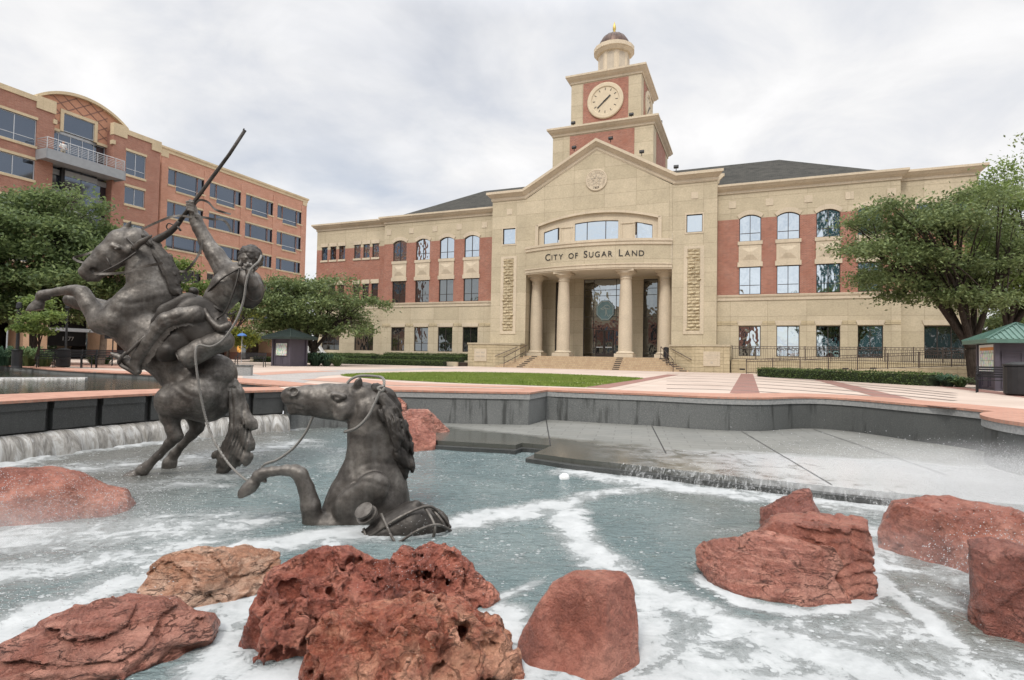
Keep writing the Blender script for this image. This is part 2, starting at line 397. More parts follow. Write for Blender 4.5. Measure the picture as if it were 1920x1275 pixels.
for s in (1, -1):
    def mu(a, b): return (a, b) if s > 0 else (-b, -a)
    ga = 'glass_hall' if s > 0 else 'glass_hall'
    # --- the four-window section
    gh = [(*mu(u, u + WW), .43, 2.87) for u in wing_w]; h2 = [(*mu(u, u + WW), 5.46, 7.72) for u in wing_w]; h3 = [(*mu(u, u + WW), 9.82, 12.01, .29) for u in wing_w]
    uu = mu(10.2, 23.1)
    m = MB(); wall(m, *uu, GZ - .3, 4.97, gh, 0.); wall(m, *uu, 11.70, 13.9, [(a, b, 11.70 - 1, d, e) for a, b, c, d, e in h3], 0.)
    e = 23.1 * s; m.add([(e, 0, GZ - .3), (e, .6, GZ - .3), (e, .6, 13.9), (e, 0, 13.9)], [(0, 1, 2, 3)])
    part(m, 'stone_wall', 'lime')
    m = MB(); wall(m, *uu, 4.97, 11.70, h2 + [(a, b, c, 13.) for a, b, c, d, e in h3], 0.); part(m, 'brick_wall', 'brick')
    # --- the end section, set back
    ue = 32.7 if s < 0 else 28.0; ve = .6
    trip = [(24.22, 25.08), (25.43, 26.27), (26.64, 27.5)] + ([(28.74, 29.57), (29.96, 30.79), (31.19, 32.0)] if s < 0 else [])
    eg = [(24.67, 27.17)] + ([(29.2, 31.67)] if s < 0 else [])
    e3 = [(*mu(a, b), 10.52, 12.02) for a, b in trip]; e2 = [(*mu(a, b), 5.49, 7.69) for a, b in trip]; e1 = [(*mu(a, b), .43, 2.87) for a, b in eg]
    uu = mu(23.1, ue)
    m = MB(); wall(m, *uu, GZ - .3, 4.97, e1, ve); wall(m, *uu, 11.70, 13.9, [(a, b, 10., d) for a, b, c, d in e3], ve)
    x = ue * s; m.add([(x, ve, GZ - .3), (x, 16, GZ - .3), (x, 16, 13.9), (x, ve, 13.9)], [(0, 1, 2, 3)]); part(m, 'stone_wall', 'lime')
    m = MB(); wall(m, *uu, 4.97, 11.70, e2 + e3, ve); part(m, 'brick_wall', 'brick')
    # --- mouldings
    pa = [(s * ue, 16), (s * ue, ve), (s * 23.1, ve), (s * 23.1, 0), (s * 10.2, 0)]
    if s > 0: pa = pa[::-1]
    pa = pa if s < 0 else pa
    part(cornice(pa if s < 0 else pa, 13.84), 'cornice', 'trim')
    part(MB().sweep(pa, [(o, 4.97 + h) for o, h in STR]), 'string_course', 'trim')
    # rough block band over the ground floor
    gaps = sorted([mu(a, b) for a, b in zip([10.2] + [u + WW + .12 for u in wing_w], [u - .12 for u in wing_w] + [23.1])])
    for a, b in gaps:
        n = max(1, int(round((b - a) / .35))); m = MB()
        for k in range(n): m.box(a + (b - a) * k / n, a + (b - a) * (k + 1) / n, -.03 - .03 * random.random(), .02, 2.97, 3.27)
        part(m, 'rough_block_band', 'lime_rough')
    # --- windows, sills, lintels, spandrels
    for i, u in enumerate(wing_w):
        a, b = mu(u, u + WW)
        dk = s < 0
        w = window(hall, a, b, .43, 2.87, .1, (.5,), (1.24,), glass='glass_dark' if dk else 'glass_hall')
        MB().vprism([(a - .02, 2.93), (b + .02, 2.93), (b + .14, 3.30), (a - .14, 3.30)], -.06, .05).build('lintel', MAT['trim'], w)
        w = window(hall, a, b, 5.46, 7.72, .1, (.5,), (6.22,), glass='glass_dark' if dk else 'glass_hall')
        MB().box(a - .12, b + .12, -.11, .1, 7.72, 8.10).build('lintel', MAT['trim'], w)
        w = window(hall, a, b, 9.82, 12.01, .1, (.5,), (10.5,), .29)
        MB().box(a - .11, b + .11, -.1, .1, 9.53, 9.82).build('sill', MAT['trim'], w)
        p = MB().box(a - .03, b + .03, -.05, .1, 8.10, 9.53); c, zc_ = (a + b) / 2, 8.72
        p.add([(c - .62, -.052, 8.28), (c + .62, -.052, 8.28), (c + .62, -.052, 9.28), (c - .62, -.052, 9.28), (c - .2, -.16, 8.7), (c + .2, -.16, 8.7), (c + .2, -.16, 8.95), (c - .2, -.16, 8.95)],
              [(0, 1, 5, 4), (1, 2, 6, 5), (2, 3, 7, 6), (3, 0, 4, 7), (4, 5, 6, 7)])
        p.build('spandrel_panel', MAT['trim'], w)
        o = arc(a - .17, b + .17, 11.98, .41); q = arc(a, b, 11.72, .29)
        t_ = MB()
        for k in range(12): t_.vprism([q[k], q[k + 1], o[k + 1], o[k]], -.07, .05)
        t_.build('arch_trim', MAT['trim'], w)
    for u in (11.35, 14.15, 16.95, 19.77, 22.52): a, b = mu(u - .285, u + .285); part(MB().box(a, b, -.04, .05, 12.65, 13.23), 'square_inset', 'trim')
    for (a, b, c, d) in e3:
        w = window(hall, a, b, c, d, ve + .1, (), ()); MB().box(a - .1, b + .1, ve - .06, ve + .1, d, d + .4).build('lintel', MAT['trim'], w); MB().box(a - .1, b + .1, ve - .08, ve + .1, c - .22, c).build('sill', MAT['trim'], w)
    for (a, b, c, d) in e2:
        w = window(hall, a, b, c, d, ve + .1, (), (), glass='glass_dark'); MB().box(a - .1, b + .1, ve - .06, ve + .1, d, d + .45).build('lintel', MAT['trim'], w)
    for (a, b, c, d) in e1:
        w = window(hall, a, b, c, d, ve + .1, (.33, .67), (1.24,), glass='glass_dark'); MB().vprism([(a - .02, 2.93), (b + .02, 2.93), (b + .14, 3.30), (a - .14, 3.30)], ve - .06, ve + .05).build('lintel', MAT['trim'], w)
    # dark rooms behind the panes, roof deck
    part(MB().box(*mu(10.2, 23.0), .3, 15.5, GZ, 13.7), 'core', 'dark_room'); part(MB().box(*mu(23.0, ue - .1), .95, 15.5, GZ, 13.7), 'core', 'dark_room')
# main hipped roof
e0 = 14.35; ax = 15.2; rz_ = 18.85
part(MB().add([(-23.4, .2, e0), (23.4, .2, e0), (23.4, 15.4, e0), (-23.4, 15.4, e0), (-ax, 7.8, rz_), (ax, 7.8, rz_)], [(0, 1, 5, 4), (1, 2, 5), (2, 3, 4, 5), (3, 0, 4), (0, 3, 2, 1)]), 'shingle_roof', 'shingle')
part(MB().box(-32.6, -23.2, .8, 15.9, 13.9, 14.2).box(23.2, 27.9, .8, 15.9, 13.9, 14.2), 'roof_deck', 'trim_dark')
# --- pavilion
pv = -.7; gs = 6.62; zt = 14.9; za = 18.68
sw = [(7.77, 9.06, 10.72, 12.22)]
m = MB()
for s in (1, -1):
    a, b = (gs, 10.2) if s > 0 else (-10.2, -gs)
    hs = [(s * 7.77, s * 9.06, 10.72, 12.22) if s > 0 else (-9.06, -7.77, 10.72, 12.22)]
    wall(m, a, b, GZ - .3, zt, hs, pv); m.add([(s * 10.2, pv, GZ - .3), (s * 10.2, .5, GZ - .3), (s * 10.2, .5, zt + .5), (s * 10.2, pv, zt + .5)], [(0, 1, 2, 3)])
    # inner reveal of the portico
    m.add([(s * gs, pv, GZ), (s * gs, 3.1, GZ), (s * gs, 3.1, 7.75), (s * gs, pv, 7.75)], [(0, 1, 2, 3)])
# central bay above the entablature, with the arched recess
rec = (-5.45, 5.45, 10.35, 13.0, .85)
wall(m, -gs, gs, 7.75, zt, [rec], pv - .04, .25)
m.add([(-gs, pv - .04, zt), (gs, pv - .04, zt), (0, pv - .04, za + .1)], [(0, 1, 2)])
m.add([(-10.2, pv, zt), (-gs, pv, zt), (-gs, pv, zt + .6), (-10.2, pv, zt + .6)], [(0, 1, 2, 3)]).add([(10.2, pv, zt), (gs, pv, zt), (gs, pv, zt + .6), (10.2, pv, zt + .6)], [(3, 2, 1, 0)])
part(m, 'stone_wall', 'lime')
part(MB().box(-.025, .025, 0, .01, 0, .01), 'joint', 'frame') if False else None
# vertical joints where the bays meet
# gable cornice swept in the wall plane
def gable_sweep(pts, prof, y):
    n = len(pts); P = [Vector(p) for p in pts]; V = []; k = len(prof)
    for i in range(n):
        a = P[i] - P[max(i - 1, 0)] if i else P[1] - P[0]; b = P[min(i + 1, n - 1)] - P[i] if i < n - 1 else P[-1] - P[-2]
        na = Vector((-a.y, a.x)).normalized(); nb = Vector((-b.y, b.x)).normalized(); mm = (na + nb).normalized(); mm = mm / mm.dot(na)
        if i in (0, n - 1): mm = Vector((0, 1))
        for o, h in prof:
            ex = (-o if i == 0 else (o if i == n - 1 else 0))
            V.append((P[i].x + mm.x * h + ex, y - o, P[i].y + mm.y * h))
    F = [(i * k + j, (i + 1) * k + j, (i + 1) * k + (j + 1) % k, i * k + (j + 1) % k) for i in range(n - 1) for j in range(k)]
    F += [tuple(range(k)), tuple(range((n - 1) * k, n * k))[::-1]]
    return MB().add(V, F)
GC = [(-.9, 0), (.07, 0), (.07, .06), (.11, .08), (.11, .30), (.18, .34), (.42, .58), (.50, .60), (.50, .83), (-.9, .85)]
part(gable_sweep([(-10.2, zt), (-gs - .15, zt), (0, za), (gs + .15, zt), (10.2, zt)], GC, pv), 'pediment_cornice', 'trim')
for s in (1, -1):   # returns of the cornice down the pavilion's sides
    part(MB().sweep([(s * 10.2, .45), (s * 10.2, pv + .9)] if s < 0 else [(s * 10.2, pv + .9), (s * 10.2, .45)], [(o, zt + h) for o, h in GC if o > 0] + [(-.2, zt + .83), (-.2, zt)]), 'cornice_return', 'trim')
part(MB().add([(-gs, pv + .1, zt + .8), (0, pv + .1, za + .82), (gs, pv + .1, zt + .8), (-gs, 7, zt + .8), (0, 7, za + .82), (gs, 7, zt + .8)], [(0, 1, 4, 3), (1, 2, 5, 4), (0, 3, 5, 2)]), 'gable_roof', 'shingle')
part(MB().box(-10.1, 10.1, pv + .2, 6, zt + .3, zt + .62), 'roof_deck', 'trim_dark')
for s in (1, -1):
    a, b = (7.77, 9.06) if s > 0 else (-9.06, -7.77)
    w = window(hall, a, b, 10.72, 12.22, pv + .1, (), ())
    fr = MB(); fr.box(a - .1, b + .1, pv - .04, pv + .1, 10.6, 10.72).box(a - .1, b + .1, pv - .04, pv + .1, 12.22, 12.34).box(a - .1, a, pv - .04, pv + .1, 10.72, 12.22).box(b, b + .1, pv - .04, pv + .1, 10.72, 12.22)
    fr.build('surround', MAT['trim'], w)
    a, b = (7.58, 9.2) if s > 0 else (-9.2, -7.58)
    f = MB(); f.box(a, b, pv - .05, pv + .02, 2.17, 2.47).box(a, b, pv - .05, pv + .02, 9.33, 9.55).box(a, a + .3, pv - .05, pv + .02, 2.47, 9.33).box(b - .3, b, pv - .05, pv + .02, 2.47, 9.33)
    pf = part(f, 'rustic_panel', 'trim')
    f = MB(); z = 2.47; r = 0
    while z < 9.3:
        xs = [a + .3, (a + b) / 2 + (.18 if r % 2 else -.18), b - .3]
        for p, q in zip(xs[:-1], xs[1:]):
            d = .05 + .10 * random.random(); zz = min(z + .265, 9.33); cx = (p + q) / 2 + random.uniform(-.12, .12); cz = (z + zz) / 2 + random.uniform(-.05, .05)
            f.add([(p + .01, pv - .01, z + .01), (q - .01, pv - .01, z + .01), (q - .01, pv - .01, zz - .01), (p + .01, pv - .01, zz - .01),
                   (cx - .14, pv - d, cz - .05), (cx + .14, pv - d * random.uniform(.5, 1), cz - .05), (cx + .14, pv - d, cz + .05), (cx - .14, pv - d * random.uniform(.5, 1), cz + .05)],
                  [(0, 1, 5, 4), (1, 2, 6, 5), (2, 3, 7, 6), (3, 0, 4, 7), (4, 5, 6, 7)])
        z += .275; r += 1
    f.build('rough_blocks', MAT['lime_rough'], pf)
    a, b = (s * 8.42 - .27, s * 8.42 + .27); part(MB().box(a, b, pv - .03, pv + .02, 13.55, 14.1), 'square_inset', 'trim')
# arched recess: trim, piers and windows
m = MB(); o = arc(-5.75, 5.75, 12.28, .92, 24); q = arc(-5.45, 5.45, 12.15, .85, 24)
for k in range(24): m.vprism([q[k], q[k + 1], o[k + 1], o[k]], pv - .14, pv)
for s in (1, -1): m.box(min(s * 5.45, s * 5.75), max(s * 5.45, s * 5.75), pv - .14, pv, 10.35, 12.28)
part(m, 'arch_trim', 'trim')
m = MB(); ol = [(-5.0, -3.55), (-2.05, 2.05), (3.55, 5.0)]
q = arc(-5.45, 5.45, 12.15, .85, 40)
qi = arc(-5.0, 5.0, 11.62, .72, 40)
def zi(u): return np.interp(u, [p[0] for p in qi], [p[1] for p in qi])
def zo(u): return np.interp(u, [p[0] for p in q], [p[1] for p in q])
ul = np.linspace(-5.45, 5.45, 45)
for a, b in zip(ul[:-1], ul[1:]):
    c = (a + b) / 2; op = any(x0 < c < x1 for x0, x1 in ol)
    if op: m.vprism([(a, zi(a)), (b, zi(b)), (b, zo(b) + .02), (a, zo(a) + .02)], pv + .12, pv + .3)
    else: m.vprism([(a, 10.3), (b, 10.3), (b, zo(b) + .02), (a, zo(a) + .02)], pv + .12, pv + .3)
for s in (1, -1):
    c = s * 2.8
    m.box(c - .55, c + .55, pv + .07, pv + .12, 10.45, 10.55).box(c - .55, c - .47, pv + .07, pv + .12, 10.55, 11.9).box(c + .47, c + .55, pv + .07, pv + .12, 10.55, 11.9).box(c - .62, c + .62, pv + .05, pv + .12, 11.9, 12.0)
part(m, 'arcade_surround', 'trim')
def poly_window(poly, v, mull, name='window', glass='glass_hall', fw=.06):
    m = MB(); n = len(poly); cx = sum(p[0] for p in poly) / n; cz = sum(p[1] for p in poly) / n
    inn = [(p[0] + (fw if p[0] < cx else -fw), p[1] + (fw if p[1] < cz else -fw)) for p in poly]
    for i in range(n): j = (i + 1) % n; m.vprism([poly[i], poly[j], inn[j], inn[i]], v, v + .07)
    for x, z0, z1 in mull: m.box(x - .03, x + .03, v + .01, v + .06, z0, z1)
    w = m.build(name, MAT['frame'], hall); MB().add([(x, v + .045, z) for x, z in poly], [tuple(range(n))]).build('pane', MAT[glass], w); return w
def apoly(a, b): xs = np.linspace(a, b, 7); return [(a, 10.42), (b, 10.42)] + [(x, zi(x)) for x in xs[::-1]]
for a, b in ol: poly_window(apoly(a + .02, b - .02), pv + .15, [(x, 10.45, zi(x) - .05) for x in ((-.85, .85) if a < 0 < b else ())])
# bowed entablature carrying the lettering
R_ = (gs ** 2 + 1.4 ** 2) / 2.8; t0 = math.asin(gs / R_)
bow = [(R_ * math.sin(t), pv - .1 - (R_ * math.cos(t) - (R_ - 1.4))) for t in np.linspace(-t0, t0, 33)]
def bow_v(u): return pv - .1 - (math.sqrt(R_ * R_ - u * u) - (R_ - 1.4))
ENT = [(-2.2, 0), (0, 0), (0, .10), (.06, .12), (.06, .36), (.12, .40), (.12, .50), (0, .52), (0, 2.05), (.09, 2.10), (.09, 2.3), (.16, 2.38), (.16, 2.58), (-1.6, 2.62)]
bow2 = bow
def ent_piece(j0, j1, name, mat):
    prof = [(o, 7.70 + h) for o, h in ENT[j0:j1]]; prof += [(-.3, prof[-1][1]), (-.3, prof[0][1])]
    o = MB().sweep(bow2, prof).build(name, MAT[mat], hall); smooth_by_angle(o, 25); return o
ent = ent_piece(1, 8, 'entablature', 'trim'); ent_piece(7, 9, 'frieze', 'lime'); ent_piece(8, 13, 'entablature_cornice', 'trim')
m = MB(); top = [(x, y + .02) for x, y in bow]
n = len(bow); m.add([(x, y + .05, 10.30) for x, y in bow] + [(gs, pv + .3, 10.30), (-gs, pv + .3, 10.30)], [tuple(range(n + 2))]); part(m, 'balcony_top', 'trim')
m = MB().add([(x, y + .05, 7.705) for x, y in bow] + [(gs, 3.2, 7.705), (-gs, 3.2, 7.705)], [tuple(range(n + 2))]); part(m, 'portico_soffit', 'ceiling')
# lettering, letter by letter on the curve
def letters(text, size, u, z, small=.8, sp=.12):
    objs = []
    for ch in text:
        if ch == ' ': u += size * .55; continue
        big = ch.isupper(); cu = bpy.data.curves.new('letter', 'FONT'); cu.body = ch.upper(); cu.size = size * (1 if big else small) * 1.38; cu.extrude = .02
        o = bpy.data.objects.new('tmp', cu); COL.objects.link(o); dg = bpy.context.evaluated_depsgraph_get(); me = bpy.data.meshes.new_from_object(o.evaluated_get(dg)); bpy.data.objects.remove(o)
        xs = [v.co.x for v in me.vertices]; w = max(xs) - min(xs); objs.append((me, u - min(xs) * .82, w * .82, z)); u += w * .82 + sp
    return objs, u
L, ue_ = letters('City of Sugar Land', .62, 0, 8.78)
k = 9.0 / ue_
V = []; F = []
for me, u0, w, z in L:
    b = len(V)
    for v in me.vertices:
        u = -4.42 + (u0 + v.co.x * .82) * k; V.append((u, bow_v(u) - .025 - v.co.z, z + v.co.y))
    F += [tuple(i + b for i in p.vertices) for p in me.polygons]
mesh_obj('lettering', V, F, MAT['black'], hall)
# columns
for u, v in ((-5.95, .5), (-2.8, -1.0), (2.8, -1.0), (5.95, .5)):
    c = MB().lathe([(.60, .62), (.60, .66), (.595, 2.4), (.56, 4.6), (.47, 6.95), (.475, 7.0)], 32, (u, v, 0)).build('column', MAT['trim'], hall); smooth_by_angle(c, 30)
    b = MB().box(u - .8, u + .8, v - .8, v + .8, .16, .46).lathe([(.74, .46), (.78, .50), (.78, .56), (.70, .62), (.62, .66)], 32, (u, v, 0)).build('base', MAT['trim'], c)
    b = MB().lathe([(.47, 6.9), (.53, 6.93), (.53, 6.99), (.48, 7.03), (.50, 7.2), (.64, 7.34), (.78, 7.42), (.78, 7.54)], 32, (u, v, 0)).box(u - .8, u + .8, v - .8, v + .8, 7.54, 7.70).build('capital', MAT['trim'], c); smooth_by_angle(b, 30)
# entrance wall behind the columns
ev = 3.0
m = MB(); wall(m, -gs, gs, GZ, 7.72, [(-2.08, 2.08, .2, 7.6), (3.62, 4.92, .2, 7.45), (-4.92, -3.62, .2, 7.45)], ev); part(m, 'entrance_wall', 'lime')
window(hall, -2.08, 2.08, .2, 7.6, ev + .1, (.22, .5 + .001, .78) if False else (.24, .76), (2.9, 4.0, 6.0, 6.55), glass='glass_entry', name='entrance_glazing')
for s in (1, -1):
    a, b = (3.62, 4.92) if s > 0 else (-4.92, -3.62); window(hall, a, b, .2, 7.45, ev + .1, (), (2.9, 4.0, 6.0, 6.6), glass='glass_dark')
    a, b = (.02, .86) if s > 0 else (-.86, -.02)
    d = MB().box(a, a + .1, ev + .02, ev + .09, .24, 2.75).box(b - .1, b, ev + .02, ev + .09, .24, 2.75).box(a + .1, b - .1, ev + .02, ev + .09, 2.6, 2.75).box(a + .1, b - .1, ev + .02, ev + .09, .24, .5).build('door', MAT['frame'], hall)
    MB().add([(a + .1, ev + .06, .5), (b - .1, ev + .06, .5), (b - .1, ev + .06, 2.6), (a + .1, ev + .06, 2.6)], [(0, 1, 2, 3)]).build('pane', MAT['glass_dark'], d)
    MB().box(a + .1, b - .1, ev - .04, ev + .01, 1.05, 1.13).build('push_bar', MAT['alu'], d)
# octagonal emblem hanging behind the entrance glass (light line drawing on blue-green glass)
MAT['emblem'] = plain('blue_green_glass', (.16, .28, .31), .3, 0, .12); MAT['line'] = plain('pale_etched_line', (.55, .62, .6), .5, 0, .05)
oc = [(.05 + 1.0 * math.cos(math.pi / 8 + k * math.pi / 4) * .92, 4.6 + 1.02 * math.sin(math.pi / 8 + k * math.pi / 4)) for k in range(8)]
em = part(MB().vprism(oc, ev - .02, ev + .03), 'emblem', 'emblem')
m = MB()
def ln(pts): m.tube([(.05 + x, ev - .035, 4.6 + z) for x, z in pts], .026, 5)
for i in range(8): j = (i + 1) % 8; ln([((oc[i][0] - .05) * .9, (oc[i][1] - 4.6) * .9), ((oc[j][0] - .05) * .9, (oc[j][1] - 4.6) * .9)])
ln([(-.42, .16), (-.3, .2), (-.15, .3), (0, .46), (.2, .5), (.4, .4), (.5, .22), (.42, .1), (.2, .18), (.02, .2), (-.12, .12), (-.28, .08), (-.42, .16)])
ln([(.02, .2), (.08, 0), (.06, -.3), (.0, -.55)]); ln([(.2, .18), (.14, -.1), (.2, -.42), (.34, -.6), (.5, -.4)]); ln([(-.12, .25), (.1, .22)])
m.build('line_drawing', MAT['line'], em)
# seal on the gable
sl = MB().lathe([(.98, 0), (.98, .07), (.90, .10), (.86, .07), (.0, .07)], 48).build('seal', MAT['trim'], hall); sl.location = (0, pv - .045, 15.97); sl.rotation_euler = (math.pi / 2, 0, 0); smooth_by_angle(sl, 30)
m = MB()
for k in range(5):
    a0 = math.pi / 2 + k * 2 * math.pi / 5
    for s in (-1, 1):
        p = (.52 * math.cos(a0), .52 * math.sin(a0)); q = (.2 * math.cos(a0 + s * math.pi / 5), .2 * math.sin(a0 + s * math.pi / 5))
        m.bar((*p, .085), (*q, .085), .05, .03)
    m.bar((.12 * math.cos(a0), .12 * math.sin(a0), .085), (.4 * math.cos(a0 + .63), .4 * math.sin(a0 + .63), .085), .03, .03); m.box(.44 * math.cos(a0 + .63) - .03, .44 * math.cos(a0 + .63) + .03, .44 * math.sin(a0 + .63) - .03, .44 * math.sin(a0 + .63) + .03, .07, .1)
for k in range(32): a0 = k * math.pi / 16; a1 = a0 + math.pi / 16; m.bar((.6 * math.cos(a0), .6 * math.sin(a0), .078), (.6 * math.cos(a1), .6 * math.sin(a1), .078), .02, .02)
m.build('star', MAT['trim_dark'], sl)
def ring_text(text, r, a0, a1, size, name, flip=False):
    V = []; F = []; n = len(text)
    for i, ch in enumerate(text):
        if ch == ' ': continue
        cu = bpy.data.curves.new('letter', 'FONT'); cu.body = ch; cu.size = size; cu.extrude = .012; cu.align_x = 'CENTER'; cu.align_y = 'CENTER'
        o = bpy.data.objects.new('tmp', cu); COL.objects.link(o); me = bpy.data.meshes.new_from_object(o.evaluated_get(bpy.context.evaluated_depsgraph_get())); bpy.data.objects.remove(o)
        a = a0 + (a1 - a0) * i / max(1, n - 1); th = a - math.pi / 2 + (math.pi if flip else 0); c, s_ = math.cos(th), math.sin(th); b = len(V)
        for v in me.vertices: V.append((r * math.cos(a) + c * v.co.x - s_ * v.co.y, r * math.sin(a) + s_ * v.co.x + c * v.co.y, .085 + v.co.z))
        F += [tuple(k + b for k in p.vertices) for p in me.polygons]
    return mesh_obj(name, V, F, MAT['frame'] if name == 'date' else MAT['trim_dark'], sl)
ring_text('CITY OF SUGAR LAND', .73, math.radians(215), math.radians(-35), .2, 'inscription'); ring_text('1959', .73, math.radians(253), math.radians(287), .24, 'date', True)
# --- clock tower (a part of the hall; its pieces are sub-parts)
TC = 5.6
tw = empty('clock_tower', (0, TC, 0)); tw.parent = hall
def sq(h): return [(-h, h), (-h, -h), (h, -h), (h, h)]
hl, hu = 4.72, 3.37
def tower_stage(h, z0, z1, pan, fr):
    m = MB().box(-h, h, -h, h, z0, z1).build('tower_wall', MAT['lime'], tw)
    b = MB()
    for k in range(4):
        c, s_ = [(1, 0), (0, 1), (-1, 0), (0, -1)][k]
        V = [(-pan, -h - .03, z0), (pan, -h - .03, z0), (pan, -h - .03, z1 - .12), (-pan, -h - .03, z1 - .12), (-pan, -h + .1, z0), (pan, -h + .1, z0), (pan, -h + .1, z1 - .12), (-pan, -h + .1, z1 - .12)]
        b.add([(x * c - y * s_, x * s_ + y * c, z) for x, y, z in V], [(0, 1, 2, 3), (4, 7, 6, 5), (0, 4, 5, 1), (1, 5, 6, 2), (2, 6, 7, 3), (3, 7, 4, 0)])
    b.build('brick_panel', MAT['brick'], tw)
    e = MB()
    for sx_ in (-1, 1):
        for sy in (-1, 1): e.box(min(sx_ * (h - .25), sx_ * (h + .05)), max(sx_ * (h - .25), sx_ * (h + .05)), min(sy * (h - .25), sy * (h + .02)), max(sy * (h - .25), sy * (h + .02)), z0, z1) if False else None
    MB().sweep([(-h, h), (-h, -h), (h, -h), (h, h)], [(o, z1 - .02 + z) for o, z in CORN], True).build('tower_cornice', MAT['trim'], tw)
    MB().box(-h + .2, h - .2, -h + .2, h - .2, z1, z1 + .70).build('tower_deck', MAT['trim'], tw)
tower_stage(hl, 13.5, 21.05, 3.03, 0); tower_stage(hu, 21.5, 26.55, 2.17, 0)
for k in range(2):
    th = k * math.pi / 2
    d = MB().lathe([(1.73, 0), (1.73, .12), (1.66, .17), (1.36, .17), (1.30, .09), (0, .09)], 64).build('clock', MAT['dial'], tw); smooth_by_angle(d, 30)
    d.rotation_euler = (math.pi / 2, 0, th); d.location = ((hu + .03) * math.sin(th), -(hu + .03) * math.cos(th), 24.44)
    # copies of marks and hands merged into one dial drawing per clock
    for i in range(12):
        a = i * math.pi / 6; hd = MB().bar((.98 * math.cos(a), .98 * math.sin(a), .105), (1.2 * math.cos(a), 1.2 * math.sin(a), .105), .05, .03).build('hour_mark', MAT['black'], tw); hd.rotation_euler = d.rotation_euler; hd.location = d.location
    for L_, ang, w_, nm_ in ((1.0, 38 * 6, .1, 'minute_hand'), (.66, 49, .13, 'hour_hand')):
        a = math.radians(90 - ang); hd = MB().bar((-.22 * math.cos(a), -.22 * math.sin(a), .13), (L_ * math.cos(a), L_ * math.sin(a), .13), w_, .03).build(nm_, MAT['black'], tw); hd.rotation_euler = d.rotation_euler; hd.location = d.location
cu_ = MB().lathe([(1.58, 27.2), (1.58, 30.35)], 8, ph=math.pi / 8).build('cupola', MAT['trim'], tw)
m = MB()
for k in range(8):
    a = k * math.pi / 4; ap = 1.58 * math.cos(math.pi / 8) + .012; pts = [(-.33, 28.3), (.33, 28.3)] + arc(-.33, .33, 29.9, .32, 8)[::-1]
    f = [(x * -math.sin(a) + ap * math.cos(a), x * math.cos(a) + ap * math.sin(a), z) for x, z in pts]; m.add(f, [tuple(range(len(f)))])
m.build('cupola_opening', MAT['trim_dark'], tw)
o = MB().lathe([(1.5, 30.3), (1.72, 30.35), (1.95, 30.62), (2.03, 30.66), (2.03, 31.05), (1.55, 31.12)], 16).build('cupola_ring', MAT['trim'], tw)
dm = [(1.54 * math.cos(t), 31.1 + 1.62 * math.sin(t)) for t in np.linspace(0, math.pi / 2 - .02, 12)]
o = MB().lathe(dm, 32).build('dome', MAT['copper'], tw, True)
m = MB()
for k in range(16): a = k * math.pi / 8; m.tube([(r * 1.005 * math.cos(a), r * 1.005 * math.sin(a), z) for r, z in dm[:-1]], .022, 4)
m.build('dome_rib', MAT['copper'], tw)
o = MB().lathe([(.1, 32.7), (.05, 32.8), (.16, 33.15), (.17, 33.3), (.12, 33.6), (.02, 33.95)], 12).build('finial', MAT['gold'], tw, True)
def flood(x, y, z, face):
    m = MB().tube([(x, y, z), (x, y, z + .22)], .035, 6).tube([(x - .17, y - .05, z + .34), (x + .17, y - .05, z + .34)], .13, 10).box(x - .2, x + .2, y - .1, y + .06, z + .26, z + .5)
    m.build('floodlight', MAT['black'], tw)
for x in (-2.7, 2.75): flood(x, -hl - .1, 21.76, 1)
flood(hl + .2, -2.2, 21.76, 0)
for x, z in ((-2.1, 18.55), (1.25, 18.95), (4.0, 17.4), (6.9, 15.75)): flood(x, pv - TC - .1, z + .25, 1)
# --- steps and cheek walls
m = MB(); nst = 7; zf = .16; rise = (zf - GZ) / nst; y_top = -1.95; tread = .28
for i in range(nst):
    z1 = zf - i * rise; hw = 6.3 + i * .33; yf = y_top - i * tread
    m.prism([(-hw, yf), (hw, yf), (hw, yf + tread + (5.2 if i == 0 else .05)), (-hw, yf + tread + (5.2 if i == 0 else .05))], z1 - rise, z1 - (.0 if i else 0))
st = part(m, 'entrance_steps', 'lime_rough')
t = NT('buff_brick_steps'); b_ = t.brick(t.wallvec(), .2, .155, .012, (.47, .35, .22), (.38, .26, .16), (.30, .24, .18)); MAT['steps'] = t.fin(t.mix(t.mr(t.noise(t.pos(), 8, 3), .3, .7, 0, .4), b_.outputs['Color'], (.55, .43, .29)), .9, 0, None, .2)
st.data.materials.clear(); st.data.materials.append(MAT['steps'])
for i in range(nst):
    z1 = zf - i * rise; yf = y_top - i * tread
    for x in (2.55 + i * .0, -5.2 - i * .12, 6.1 + i * .3): MB().box(x - .28, x + .28, yf - .006, yf + .01, z1 - rise * .72, z1 - rise * .25).build('step_vent', MAT['black'], st)
